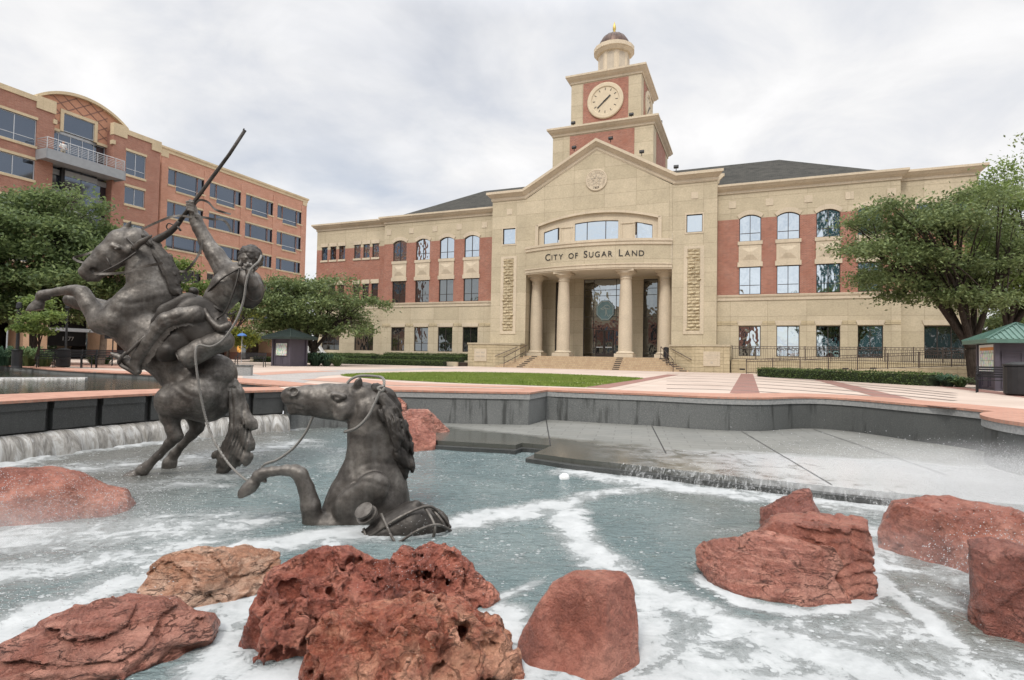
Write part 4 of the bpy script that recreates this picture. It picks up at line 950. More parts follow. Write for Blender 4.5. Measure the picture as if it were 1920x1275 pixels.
def uvpoly(L): return [tuple((UV * (UC + u) + VV * v)[:2]) for u, v in L]
for u0, u1 in ((7.9, 8.6), (12.15, 12.95), (15.9, 16.65), (20.1, 20.9)):
    v1 = {7.9: 37}.get(u0, 45); sheet('brick_band', uvpoly([(u0, 17.5), (u1, 17.5), (u1, v1), (u0, v1)]), GZ + .004, 'paver_brown')
for y0, w_ in ((700.5, .22), (704.5, .2), (709, .2), (714.5, .2), (721, .18), (728.5, .18)):
    P = [gz(x, y0 + dy, GZ)[:2] for x, dy in ((1250, 0), (1330, 1.5), (1395, 4), (1500, 11), (1600, 19), (1700, 28), (1790, 37))]
    L_ = [tuple(q) for q in P]; nrm = []
    for i in range(len(P)):
        d = P[min(i + 1, len(P) - 1)] - P[max(i - 1, 0)]; d = d / np.linalg.norm(d); nrm.append(np.array([-d[1], d[0]]) * w_ / 2)
    sheet('paving_joint', [tuple(P[i] + nrm[i]) for i in range(len(P))] + [tuple(P[i] - nrm[i]) for i in range(len(P))][::-1], GZ + .008, 'joint')
sheet('brick_paving', [tuple(gz(*q, GZ)[:2]) for q in ((455, 701), (620, 694), (800, 690), (880, 691), (700, 697), (600, 706), (560, 722), (455, 712))] , GZ + .004, 'paver_grey')
sheet('brick_paving', [tuple(gz(*q, GZ)[:2]) for q in ((470, 700), (560, 695), (640, 696), (560, 700), (490, 704))], GZ + .008, 'paver_pink')
sheet('brick_paving', [tuple(gz(*q, GZ)[:2]) for q in ((560, 712), (640, 708), (760, 718), (960, 724), (1060, 729), (960, 727.5), (720, 722.5))], GZ + .008, 'paver_pink')
sheet('brick_paving', [tuple(gz(*q, GZ)[:2]) for q in ((0, 676), (180, 681), (320, 688), (320, 694), (200, 690.5), (0, 680))], GZ + .004, 'paver_pink')
lawn = smooth_path([(8.05, 27.6), (6.3, 29.0), (2.4, 30.4), (-.6, 29.6), (-3.2, 27.2), (-4.2, 23.2), (-3.7, 19.9), (-.6, 17.9), (2.7, 17.2), (5.1, 17.3), (7.85, 17.5)], 3)
sheet('lawn', uvpoly(lawn), GZ + .012, 'grass', 'structure')
for a, b in (((-3.9, 25.0), (7.85, 19.9)), ((-3.0, 27.3), (7.9, 23.4))):
    sheet('lawn_path', uvpoly([a, b, (b[0], b[1] + .22), (a[0], a[1] + .22)]), GZ + .018, 'paving')
# thin grass blades so the lawn does not read as a sheet
lu = np.array([p for p in lawn])
def in_poly(P, poly):
    x, y = P[:, 0], P[:, 1]; r = np.zeros(len(P), bool); n = len(poly)
    for i in range(n):
        x0, y0 = poly[i]; x1, y1 = poly[(i + 1) % n]; c = ((y0 > y) != (y1 > y)) & (x < (x1 - x0) * (y - y0) / (y1 - y0 + 1e-12) + x0); r ^= c
    return r
g = rng.uniform((-4.5, 17), (8, 30.5), (60000, 2)); g = g[in_poly(g, lawn)]
B = UV[None, :2] * (UC + g[:, :1]) + VV[None, :2] * g[:, 1:]; n = len(B); a = rng.uniform(0, 6.28, n); h = rng.uniform(.03, .07, n); w = .012
Vg = np.zeros((n, 3, 3)); Vg[:, 0, :2] = B + np.stack([np.cos(a), np.sin(a)], 1) * w; Vg[:, 1, :2] = B - np.stack([np.cos(a), np.sin(a)], 1) * w; Vg[:, 2, :2] = B + rng.normal(0, .02, (n, 2)); Vg[:, :2, 2] = GZ + .01; Vg[:, 2, 2] = GZ + .012 + h
tag(mesh_np('grass', Vg.reshape(-1, 3), np.arange(n * 3).reshape(-1, 3), MAT['grass']), kind='stuff')
# ================================================================ FOUNTAIN
t = NT('grey_granite_wall'); p = t.pos(True); n = t.noise(p, 40, 3, .7); n2 = t.noise(p, .9, 4); st = t.noise(t.mapv(p, (2.2, 2.2, .25)), 1.3, 4, .6)
c = t.ramp(n, [(.3, (.075, .08, .08)), (.55, (.135, .14, .137)), (.75, (.25, .25, .24))]); c = t.mix(t.mr(n2, .3, .7, 0, .5), c, (.20, .205, .20)); sx_ = t.n('ShaderNodeSeparateXYZ'); t.l(p, sx_.inputs[0]); c = t.mix(t.mr(t.math('ADD', sx_.outputs[0], t.math('MULTIPLY', n2, 3.)), 5.5, 9., 0, .6), c, (.045, .048, .046))
c = t.mix(t.mr(st, .54, .62, 0, .8), c, (.04, .042, .04))
MAT['granite'] = t.fin(c, t.mr(st, .5, .7, .7, .3), 0, t.bump(n, .15, .01), .4)
t = NT('wet_dark_granite'); p = t.pos(True); n = t.noise(p, 55, 3, .75); n2 = t.noise(p, 1.4, 4); st = t.noise(t.mapv(p, (3, 3, .3)), 1.5, 3)
c = t.ramp(n, [(.35, (.028, .03, .03)), (.6, (.06, .062, .06)), (.78, (.17, .17, .165))]); c = t.mix(t.mr(n2, .35, .75, 0, .5), c, (.085, .088, .085)); c = t.mix(t.mr(st, .55, .7, 0, .5), c, (.02, .02, .02))
MAT['granite_dark'] = t.fin(c, .38, 0, t.bump(n, .15, .01), .5)
t = NT('pale_coping_course'); p = t.pos(True); n = t.noise(p, 20, 3); MAT['coping_band'] = t.fin(t.ramp(n, [(.3, (.22, .225, .225)), (.7, (.33, .33, .32))]), .7)
def inset(path, d):
    P = [np.array(q, float) for q in path]; out = []
    for i in range(len(P)):
        a = P[min(i + 1, len(P) - 1)] - P[max(i - 1, 0)]; a = a / np.linalg.norm(a); out.append(tuple(P[i] + d * np.array([a[1], -a[0]])))
    return out
fw = empty('fountain_wall', (0, 0, GZ - .5), 0, 'long curving grey granite wall with orange brick coping behind the stone ledge', 'fountain wall')
def fpart(mb, name, mat, parent, smooth=False):
    o = mb.build(name, MAT[mat] if isinstance(mat, str) else mat, None); o.parent = parent; o.matrix_parent_inverse = Matrix.Translation(-Vector(parent.location)); 
    return smooth_by_angle(o) if smooth else o
def wall_strip(path, th, z0, z1, name, mat, parent):
    return fpart(MB().sweep(path, [(0, z0), (0, z1), (-th, z1), (-th, z0)]), name, mat, parent)
mfi = inset(main_front, -.05)
wall_strip(mfi, .4, WZ - .3, GZ - .17, 'wall_face', 'granite', fw)
wall_strip(inset(main_front, -.02), .4, GZ - .168, GZ - .032, 'coping_course', 'coping_band', fw)
def cap_poly(front, back, name, parent, z0=GZ - .03, z1=GZ + .018):
    tr = tessellate_polygon([[Vector((x, y, 0)) for x, y in front + back[::-1]]]); pl = front + back[::-1]; n = len(pl)
    V = [(x, y, z1) for x, y in pl] + [(x, y, z0) for x, y in pl]; F = [tuple(q) for q in tr] + [(i, (i + 1) % n, n + (i + 1) % n, n + i) for i in range(n)]
    o = mesh_obj(name, V, F, MAT['cap']); o.parent = parent; o.matrix_parent_inverse = Matrix.Translation(-Vector(parent.location)); return o
cap_poly(main_front, smooth_path(cap_back, 4), 'brick_coping', fw)
# joints in the wall face
m = MB()
cum = np.cumsum([0] + [math.dist(a, b) for a, b in zip(mfi[:-1], mfi[1:])])
def along(path, s):
    cm = np.cumsum([0] + [math.dist(a, b) for a, b in zip(path[:-1], path[1:])]); i = min(max(np.searchsorted(cm, s) - 1, 0), len(path) - 2); f = (s - cm[i]) / (cm[i + 1] - cm[i]); a, b = np.array(path[i]), np.array(path[i + 1]); return a + (b - a) * f, (b - a) / np.linalg.norm(b - a)
# weir wall on the left: dark panels over a slot that spills water
ww_ = empty('weir_wall', (-8, 10, GZ - .5), 0, 'dark granite panel wall with orange brick coping spilling a sheet of water', 'weir wall')
wfi = inset(weir_front, -.16)
wall_strip(wfi, .3, WZ - .4, GZ - .03, 'recess_wall', 'granite_dark', ww_)
L_tot = sum(math.dist(a, b) for a, b in zip(weir_front[:-1], weir_front[1:]))
def s_of(pt):   # arc position of the nearest point
    best = min(((np.linalg.norm(along(weir_front, s)[0] - np.array(pt[:2])), s) for s in np.linspace(0, L_tot, 600))); return best[1]
gaps = [s_of(gz(x, 640 + 0 * x + 110 - .045 * x, GZ)) for x in (66, 171, 267, 360, 445, 525)]
edges = [gaps[0] - 6.6, gaps[0] - 4.4, gaps[0] - 2.4, gaps[0] - 1.2] + gaps + [L_tot]
for a, b in zip(edges[:-1], edges[1:]):
    pts = [tuple(along(weir_front, s)[0]) for s in np.linspace(a + .06, b - .06, 5)]
    wall_strip(inset(pts, -.03), .12, -1.47, GZ - .17, 'panel', 'granite_dark', ww_); wall_strip(inset(pts, 0), .14, GZ - .168, GZ - .032, 'panel_head', 'granite_dark', ww_)
cap_poly(inset(weir_front, .03), weir_back, 'brick_coping', ww_)
wall_strip(inset(weir_front, .02), .2, WZ - .4, -1.53, 'weir_sill', 'granite_dark', ww_)
# far rim of the upper pool
rw_ = empty('pool_rim_wall', (-12, 20.5, GZ - .3), 0, 'low grey rim wall with orange brick coping round the upper pool', 'rim wall')
rf = rim_front[::-1]
wall_strip(inset(smooth_path(rf, 3), -.05), .3, -1.6, GZ - .03, 'wall_face', 'granite', rw_); cap_poly(smooth_path(rf, 3), smooth_path(rim_back[::-1], 3), 'brick_coping', rw_)
# round planter on the right
pw = empty('round_planter_wall', (CX, CY, GZ - .5), 0, 'round grey granite basin wall with orange brick top at the right edge', 'planter wall')
fpart(MB().lathe([(CR - .05, WZ - .3), (CR - .05, GZ - .17)], 64, (CX, CY, 0)), 'wall_face', 'granite', pw, True)
fpart(MB().lathe([(CR - .02, GZ - .168), (CR - .02, GZ - .032)], 64, (CX, CY, 0)), 'coping_course', 'coping_band', pw, True)
fpart(MB().lathe([(CR, GZ - .03), (CR, GZ + .03), (.1, GZ + .032)], 64, (CX, CY, 0)), 'brick_coping', 'cap', pw)
# stone ledge at the foot of the main wall
led_front = [(-2.6, 12.9), (-1.49, 11.70), (.11, 11.30), (.24, 11.6), (.82, 11.32), (.44, 10.36)] + smooth_path([(1.15, 9.84), (2.20, 9.32), (3.12, 8.79), (3.95, 8.35), (4.72, 7.97), (5.45, 7.62), (6.6, 7.15), (8.4, 6.8)], 3)
led = led_front + [(9.8, 7.5), (9.7, 11.2)] + inset(main_front, -.02)[::-1][1:-2]
t = NT('ledge_stone'); p = t.pos(True); bk = t.brick(t.mapv(p, (1, 1, 1), (0, 0, math.radians(12))), .78, .33, .012, (.165, .167, .155), (.14, .142, .13), (.085, .085, .08)); n = t.noise(p, .8, 4); n2 = t.noise(p, 9, 4)
c = t.mix(t.mr(n2, .4, .7, 0, .3), bk.outputs['Color'], (.21, .208, .19)); c = t.mix(t.mr(n, .35, .7, 0, .3), c, (.24, .235, .21))
sp = t.n('ShaderNodeSeparateXYZ'); t.l(p, sp.inputs[0])
wv = t.math('ADD', t.math('MULTIPLY', sp.outputs[0], .53), t.math('MULTIPLY', sp.outputs[1], .85))      # distance across the ledge from its outer edge
wv = t.math('SUBTRACT', wv, t.math('MULTIPLY', t.math('MAXIMUM', t.math('SUBTRACT', sp.outputs[0], 2.), 0.), .26)); wet = t.mr(t.math('ADD', wv, t.math('MULTIPLY', n, 1.5)), 12.0, 11.5); c = t.mix(t.math('MULTIPLY', wet, .8), c, (.06, .062, .052))
fo = t.noise(p, 3.2, 8, .7, .6); side = t.mr(sp.outputs[0], 1.2, 4.5); fm = t.math('MULTIPLY', t.math('MULTIPLY', wet, side), t.mr(t.math('ADD', fo, t.mr(sp.outputs[0], 1.5, 6., 0, .30)), .47, .70)); c = t.mix(fm, c, (.48, .49, .495))
MAT['ledge'] = t.fin(c, t.mr(wet, 0, 1, .75, .18), 0, t.bump(n2, .12, .01), .5)
tr = tessellate_polygon([[Vector((x, y, 0)) for x, y in led]]); n = len(led)
def slab(poly, z0, z1, name, mat):
    tr = tessellate_polygon([[Vector((x, y, 0)) for x, y in poly]]); n = len(poly)
    return mesh_obj(name, [(x, y, z1) for x, y in poly] + [(x, y, z0) for x, y in poly], [tuple(q) for q in tr] + [(i, (i + 1) % n, n + (i + 1) % n, n + i) for i in range(n)], MAT[mat])
tag(slab(led, WZ - .3, LZ, 'stone_ledge', 'ledge'), kind='structure')
tag(slab(inset(led_front, .16) + [(9.9, 7.2), (9.0, 10.5), (0, 13), (-2.4, 13.2)], WZ - .3, LZ - .085, 'stone_ledge', 'granite_dark'), kind='structure')
for a, b in (((1.0, 16.0), (.8, 11.3)), ((3.72, 15.0), (2.9, 10.6)), ((5.75, 14.22), (4.6, 8.15)), ((7.9, 14.9), (6.9, 9.0))):
    d = np.array(b) - np.array(a); d /= np.linalg.norm(d); nn = np.array([-d[1], d[0]]) * .012; a_, b_ = np.array(a) + d * .1, np.array(b)
    tag(mesh_obj('ledge_joint', [(*(a_ + nn), LZ + .004), (*(b_ + nn), LZ + .004), (*(b_ - nn), LZ + .004), (*(a_ - nn), LZ + .004)], [(0, 1, 2, 3)], MAT['black']), kind='structure')
# ---------------------------------------------------------------- water of the lower basin
def seg_d(P, A, B):
    A = np.array(A); B = np.array(B); d = B - A; tt = np.clip(((P - A) @ d) / max(d @ d, 1e-9), 0, 1); return np.linalg.norm(P - A - tt[:, None] * d, axis=1)
def wpx(x, y): return gz(x, y, WZ)[:2]
gx = np.arange(-12.2, 13.51, .055); gy = np.concatenate([np.arange(.9, 3, .15), np.arange(3, 16.3, .055)])
GX, GY = np.meshgrid(gx, gy, indexing='ij'); P2 = np.stack([GX.ravel(), GY.ravel()], 1)
foam = np.full(len(P2), .27)
def sst(x): x = np.clip(x, 0, 1); return x * x * (3 - 2 * x)
def stroke(pts, w, s, soft=1.):
    global foam
    Q = [wpx(*q) for q in pts]; d = np.min([seg_d(P2, a, b) for a, b in zip(Q[:-1], Q[1:])] if len(Q) > 1 else [np.linalg.norm(P2 - Q[0], axis=1)], axis=0)
    d = d + .25 * w * perlin(np.stack([P2[:, 0] * 2.2, P2[:, 1] * 2.2, 0 * P2[:, 0] + 3], 1)); foam = np.maximum(foam, .86 * s * (1 - sst((d - w * .05) / (w * 1.9 * soft))))
stroke([(-80, 1215), (60, 1165), (200, 1105), (300, 1068), (420, 1040), (560, 1012), (700, 1000), (850, 985), (990, 957), (1055, 946)], .34, 1.0)
stroke([(1055, 946), (1068, 985), (1105, 1035), (1180, 1090), (1290, 1140), (1400, 1185), (1560, 1235), (1760, 1300)], .26, 1.0)
stroke([(1080, 885), (1180, 900), (1300, 918), (1420, 930), (1560, 940), (1700, 960)], .42, .95)
stroke([(1040, 948), (1120, 925), (1220, 915)], .25, .85)
stroke([(395, 1110), (440, 1150), (430, 1220), (400, 1300)], .28, .95); stroke([(900, 1180), (950, 1150), (965, 1200), (960, 1290)], .2, .95)
stroke([(930, 1120), (970, 1110), (1010, 1090)], .1, .7)
stroke([(1210, 1110), (1225, 1190), (1240, 1290)], .2, .95); stroke([(1320, 1085), (1390, 1130), (1500, 1152), (1600, 1140), (1660, 1100), (1640, 1060)], .12, 1.)
stroke([(1650, 1100), (1700, 1130), (1760, 1180), (1790, 1210)], .12, .95)
stroke([(1000, 1290), (1300, 1260), (1600, 1290), (1900, 1300)], .7, .83); stroke([(1300, 1180), (1500, 1210), (1700, 1180)], .4, .80); stroke([(1640, 1000), (1900, 1100)], .6, .75); stroke([(1500, 930), (1900, 980)], .8, .85); stroke([(1790, 1205), (1720, 1140), (1660, 1090)], .05, 1.1)
stroke([(-100, 1280), (60, 1240), (250, 1120)], .45, .85); stroke([(440, 1275), (560, 1270)], .2, .95)
stroke([(-60, 885), (60, 862), (130, 848), (270, 833), (400, 815), (545, 805)], .45, .92); stroke([(-60, 900), (120, 880), (300, 870), (420, 850), (560, 830)], .7, .70); stroke([(100, 915), (260, 915), (420, 890), (540, 880)], .55, .60)
stroke([(520, 820), (640, 850), (620, 880)], .35, .55); stroke([(300, 905), (420, 912)], .2, .75)
stroke([(-60, 1010), (120, 1010), (280, 990), (420, 985)], .75, .78); stroke([(-60, 1080), (150, 1060), (330, 1030)], .4, .84)
stroke([(1560, 900), (1700, 900), (1900, 920)], .9, .95); stroke([(1640, 1000), (1660, 1060)], .35, .85); stroke([(1400, 990), (1330, 1000)], .15, .5)
stroke([(1740, 1110), (1800, 1140)], .25, .7); stroke([(960, 1040), (1080, 1010)], .4, .40); stroke([(880, 1060), (1040, 1090)], .35, .34); stroke([(1250, 1000), (1340, 960)], .5, .40)
for a, b, w_, s_ in (((640, 992), (720, 1000), .15, 1.), ((720, 1000), (840, 985), .15, 1.)): stroke([a, b], w_, s_)
near = np.exp(-np.min([seg_d(P2, a, b) for a, b in zip(weir_front[2:-1], weir_front[3:])], axis=0) / .9)
chop = .008 + .035 * near + .006 * sst((foam - .3) / .6)
P3 = np.stack([P2[:, 0], P2[:, 1], 0 * P2[:, 0]], 1)
ht = chop * (fbm(P3 * np.array([2.6, 2.6, 1]) + 5, 4) + .5 * ridged(P3 * 5., 3)) + .006 * perlin(P3 * np.array([1.2, 3.5, 1]))
nx, ny = len(gx), len(gy); I = np.arange(nx * ny).reshape(nx, ny)
Fq = np.stack([I[:-1, :-1], I[1:, :-1], I[1:, 1:], I[:-1, 1:]], -1).reshape(-1, 4)
cen = P2[Fq].mean(1); keep = in_poly(cen, weir_front + inset(main_front, -.2) + [(13.5, 12), (13.5, .9), (-12.2, .9)])
t = NT('fountain_water'); p = t.pos(True)
at_ = t.n('ShaderNodeAttribute', attribute_name='foam'); fa = at_.outputs['Fac']
f1 = t.noise(t.mapv(p, (1, 1.25, 1)), 1.9, 9, .68, .9); f2 = t.noise(p, 8., 6, .62, .5); v1 = t.vor(t.mapv(p, (1, 1.3, 1)), 15., 'F1'); v2 = t.noise(p, 2.2, 3)
f3 = t.noise(p, 30., 4, .6, .3); fn = t.math('ADD', t.math('ADD', t.math('MULTIPLY', t.mr(f1, .28, .72), .62), t.math('MULTIPLY', t.mr(f2, .30, .70), .30)), t.math('MULTIPLY', t.mr(f3, .3, .7), .08))
thr = t.math('SUBTRACT', 1.02, fa)
mask = t.n('ShaderNodeMapRange', interpolation_type='SMOOTHSTEP'); t.l(t.math('SUBTRACT', fn, thr), mask.inputs[0]); mask.inputs[1].default_value = -.20; mask.inputs[2].default_value = .36
dots = t.math('MULTIPLY', t.mr(t.math('ADD', v1, t.math('MULTIPLY', f3, .25)), .36, .28), t.mr(t.math('ADD', v2, t.math('MULTIPLY', fa, .35)), .58, .70))
vb = t.vor(t.mapv(p, (1, 1.2, 1)), 8.5); dots2 = t.math('MULTIPLY', t.mr(t.math('ADD', vb, t.math('MULTIPLY', f2, .45)), .46, .38), t.mr(t.math('ADD', v2, t.math('MULTIPLY', fa, .5)), .60, .74)); fm = t.math('MAXIMUM', mask.outputs[0], t.math('MULTIPLY', t.math('MAXIMUM', dots, dots2), .8))
deep = t.mix(t.mr(t.noise(p, .6, 3), .35, .65), (.105, .150, .156), (.16, .205, .207))
sx_ = t.n('ShaderNodeSeparateXYZ'); t.l(p, sx_.inputs[0]); brown = t.mr(sx_.outputs[0], -3.2, -5.5)
deep = t.mix(t.math('MULTIPLY', brown, .8), deep, (.125, .115, .10)); rb = t.math('MULTIPLY', t.mr(sx_.outputs[0], 1.0, 3.5), t.mr(t.noise(p, .5, 3), .35, .6)); deep = t.mix(t.math('MULTIPLY', rb, .85), deep, (.15, .145, .125)); deep = t.mix(t.mr(fa, .26, .75, 0, .62), deep, (.30, .315, .312))
fcol = t.ramp(t.noise(p, 5., 6, .65, .4), [(.3, (.36, .375, .38)), (.7, (.49, .505, .51))]); c = t.mix(t.math('MULTIPLY', fm, .93), deep, fcol)
w1 = t.noise(t.mapv(p, (2.2, 5.5, 1), (0, 0, -.15)), 2.2, 4, .55, .4); w2 = t.noise(t.mapv(p, (6, 12, 1)), 3, 3)
bn = t.bump(t.math('MULTIPLY', t.math('ADD', w1, t.math('MULTIPLY', w2, .35)), t.mr(fm, 0, .7, 1., .10)), .9, .10); bn2 = t.bump(t.math('ADD', fm, t.math('MULTIPLY', f2, .3)), .28, .03, bn)
t.fin(c, t.mr(fm, 0, .6, .05, .7), 0, bn2, .5); t.b.inputs['IOR'].default_value = 1.33
MAT['water'] = t.m
tag(mesh_np('fountain_water', np.stack([P2[:, 0], P2[:, 1], WZ + ht], 1), Fq[keep], MAT['water'], None, True, {'foam': foam}), kind='structure')
tag(slab([(-12.3, .8), (13.6, .8), (13.6, 16.5), (-12.3, 16.5)], WZ - .9, WZ - .6, 'basin_floor', 'granite'), kind='structure')
# basin edge behind the camera
be = empty('basin_edge_wall', (0, .85, GZ - .5), 0, 'plain granite edge of the basin beneath the viewpoint', 'basin wall')
fpart(MB().sweep([(13.5, 9), (13.5, .9), (-12.2, .9), (-11.5, 2)], [(0, WZ - .3), (0, GZ + .02), (-.3, GZ + .02), (-.3, WZ - .3)]), 'wall_face', 'granite', be)
# water spilling from the weir slot
t = NT('falling_water'); p = t.pos(True); uvn = t.n('ShaderNodeAttribute', attribute_name='along').outputs['Fac']; dn = t.n('ShaderNodeAttribute', attribute_name='down').outputs['Fac']
cx = t.n('ShaderNodeCombineXYZ'); t.l(uvn, cx.inputs[0]); t.l(dn, cx.inputs[1])
n1 = t.noise(t.mapv(cx.outputs[0], (3.0, 1.3, 1)), 2., 8, .7, 1.0); n2 = t.noise(t.mapv(cx.outputs[0], (9, 1.4, 1)), 2., 5, .65, 1.0)
c = t.ramp(n1, [(.36, (.15, .14, .125)), (.50, (.30, .285, .26)), (.60, (.45, .445, .43))]); c = t.mix(t.mr(n2, .56, .72, 0, .85), c, (.56, .57, .57))
MAT['fall'] = t.fin(c, .16, 0, t.bump(t.math('ADD', n1, n2), .6, .04), .6)
def fall(path, prof, name, step=.04, rag=.06):
    Ls = sum(math.dist(a, b) for a, b in zip(path[:-1], path[1:])); S = np.arange(0, Ls, step); V = []; al = []; dw = []; k = len(prof)
    for s in S:
        q, d = along(path, s); nrm = np.array([d[1], -d[0]]); r = float(fbm(np.array([[s * 1.7, 0, 2.]]), 3)[0]); r2 = float(fbm(np.array([[s * 6, 0, 7.]]), 2)[0])
        for j, (o, z) in enumerate(prof):
            f = j / (k - 1); oo = o * (1 + .35 * r * f) + rag * r2 * f; V.append((q[0] + nrm[0] * oo, q[1] + nrm[1] * oo, z + .02 * r * (1 - f) + (.03 * r2 if 0 < j < k - 1 else 0))); al.append(s); dw.append(f * .4)
    n = len(S); I = np.arange(n * k).reshape(n, k); F = np.stack([I[:-1, :-1], I[1:, :-1], I[1:, 1:], I[:-1, 1:]], -1).reshape(-1, 4)
    return mesh_np(name, np.array(V), F, MAT['fall'], None, True, {'along': np.array(al), 'down': np.array(dw)})
pf = [(-.05, -1.50), (.06, -1.50), (.13, -1.52), (.19, -1.56), (.235, -1.62), (.27, -1.69), (.30, -1.77), (.32, -1.85), (.33, -1.95)]
fl = fall(weir_front, pf, 'falling_water'); tag(fl, kind='structure')
lf = led_front[8:]
pf2 = [(-.02, LZ + .012), (.03, LZ + .005), (.08, LZ - .03), (.14, LZ - .075), (.2, LZ - .09), (.25, LZ - .13), (.27, LZ - .18)]
f2_ = fall(lf, pf2, 'spilling_water', .03, .05)
t = NT('thin_spill'); t.t.nodes.remove(t.b); tr_ = t.n('ShaderNodeBsdfTransparent'); df = t.n('ShaderNodeBsdfPrincipled'); df.inputs['Base Color'].default_value = (.5, .51, .51, 1); df.inputs['Roughness'].default_value = .25
ua = t.n('ShaderNodeAttribute', attribute_name='along').outputs['Fac']; ub = t.n('ShaderNodeAttribute', attribute_name='down').outputs['Fac']; cc = t.n('ShaderNodeCombineXYZ'); t.l(ua, cc.inputs[0]); t.l(ub, cc.inputs[1])
nn = t.noise(t.mapv(cc.outputs[0], (11, 2.2, 1)), 2., 7, .7, 1.2); mxs = t.n('ShaderNodeMixShader'); t.l(t.mr(nn, .50, .74, 0, .75), mxs.inputs[0]); t.l(tr_.outputs[0], mxs.inputs[1]); t.l(df.outputs[0], mxs.inputs[2]); t.l(mxs.outputs[0], t.out.inputs[0])
f2_.data.materials.clear(); f2_.data.materials.append(t.m); tag(f2_, kind='structure')
# upper pool
t = NT('still_pool_water'); p = t.pos(True); w1 = t.noise(t.mapv(p, (1.5, 5, 1), (0, 0, -.6)), 2., 3); MAT['pool'] = t.fin((.035, .04, .03), .04, 0, t.bump(w1, .18, .05), .6); t.b.inputs['IOR'].default_value = 1.33
sheet('upper_pool_water', inset(weir_back, -.1) + [(x, y + .1) for x, y in rim_front] + [(-40, 30), (-30, 6), (-20, 2.6)], -1.10, 'pool')
wall_strip(inset(weir_back[::-1], -.02), .25, -1.6, GZ - .04, 'inner_face', 'granite', ww_)
q0, q1 = np.array((-30, 12.)), np.array((-15.6, 20.9))
ps = empty('pool_step', (-20, 18, -1.1), 0, 'low pale stone step crossing the upper pool with a white trickle', 'pool step')
fpart(MB().sweep([tuple(q0), tuple(q1)], [(0, -1.3), (0, -1.03), (-.35, -1.03), (-.35, -1.3)]), 'step', 'coping_band', ps)
o = fall([tuple(q0), tuple(q1)], [(0, -1.035), (.05, -1.05), (.07, -1.11)], 'trickle', .08, .05); o.parent = ps; o.matrix_parent_inverse = Matrix.Translation(-Vector(ps.location))
# ---------------------------------------------------------------- boulders
def rock_mat(name, lo, mid, hi, rough=.75, sc=2.2, strata=0., pit=False, crack=1.):
    t = NT(name); p = t.pos(); n = t.noise(p, sc, 10, .68, .4); n2 = t.noise(p, 13, 8, .75, .3); n3 = t.noise(t.mapv(p, (1.2, 1.2, 8 if strata else 2.5), (.2, .3, 0)), 2.5, 7, .65, .6); n4 = t.noise(p, 55, 4, .7)
    c = t.ramp(n, [(.32, lo), (.47, mid), (.62, hi)]); c = t.mix(t.mr(n2, .50, .62, 0, .55), c, tuple(x * .42 for x in mid)); c = t.mix(t.mr(n3, .52, .66, 0, .75 if strata else .4), c, tuple(min(1, x * 1.4) for x in hi))
    rd = t.noise(t.mapv(p, (1, 1, 3.5 if strata else 1.6), (.15, .25, .4)), 3.4, 6, .6, 1.2); crk = t.math('MULTIPLY', t.mr(t.math('ABSOLUTE', t.math('SUBTRACT', rd, .5)), .022, .0), t.mr(n, .42, .58, 0., crack)); c = t.mix(t.math('MULTIPLY', crk, .7 if strata else .25), c, tuple(x * .25 for x in lo))
    c = t.mix(t.mr(n4, .52, .74, 0, .35), c, tuple(x * .5 for x in mid)); c = t.mix(t.mr(n4, .48, .30, 0, .35), c, tuple(min(1, x * 1.25) for x in hi))
    wetn = t.noise(p, 1.6, 4); vv = t.vor(p, 24.); h = t.math('ADD', t.math('MULTIPLY', n2, 1.3), t.math('MULTIPLY', n4, .35)); h = t.math('ADD', h, t.math('MULTIPLY', t.mr(vv, 0., .42), .55 if pit else .10)); h = t.math('SUBTRACT', h, t.math('MULTIPLY', crk, .8))
    b2 = t.bump(n3, .6, .05)
    return t.fin(c, t.mr(wetn, .42, .66, .22, rough), 0, t.bump(h, 1., .05, b2), .5)
MAT['rock_red'] = rock_mat('red_sandstone', (.17, .060, .043), (.345, .122, .085), (.49, .215, .155), .55, crack=0.)
MAT['rock_pit'] = rock_mat('pitted_red_rock', (.14, .042, .03), (.35, .105, .07), (.52, .21, .145), .45, 3.2, 0, True)
MAT['rock_orange'] = rock_mat('orange_layered_rock', (.30, .125, .07), (.48, .235, .14), (.62, .42, .31), .8, 2.4, 1.)
MAT['rock_pink'] = rock_mat('pinkish_red_rock', (.22, .085, .062), (.39, .15, .108), (.53, .26, .195), .45, 2.2, 1.)
MAT['rock_bright'] = rock_mat('wet_orange_red_rock', (.15, .042, .028), (.42, .130, .08), (.62, .32, .21), .4, 2.6, 0, True)
MAT['rock_dark'] = rock_mat('dark_red_rock', (.13, .05, .038), (.28, .10, .074), (.40, .17, .125), .6, 2.6)
rock_n = [0]
def poly_sd(X, Y, poly):
    P = np.stack([X, Y], -1); d = np.full(X.shape, 1e9); s = np.zeros(X.shape, bool); n = len(poly)
    for i in range(n):
        a = np.array(poly[i]); b = np.array(poly[(i + 1) % n]); e = b - a; w = P - a; tt = np.clip((w @ e) / (e @ e), 0, 1); q = w - tt[..., None] * e; d = np.minimum(d, (q * q).sum(-1))
        c = ((a[1] > P[..., 1]) != (b[1] > P[..., 1])) & (P[..., 0] < (b[0] - a[0]) * (P[..., 1] - a[1]) / (b[1] - a[1] + 1e-12) + a[0]); s ^= c
    return np.where(s, -1, 1) * np.sqrt(d)
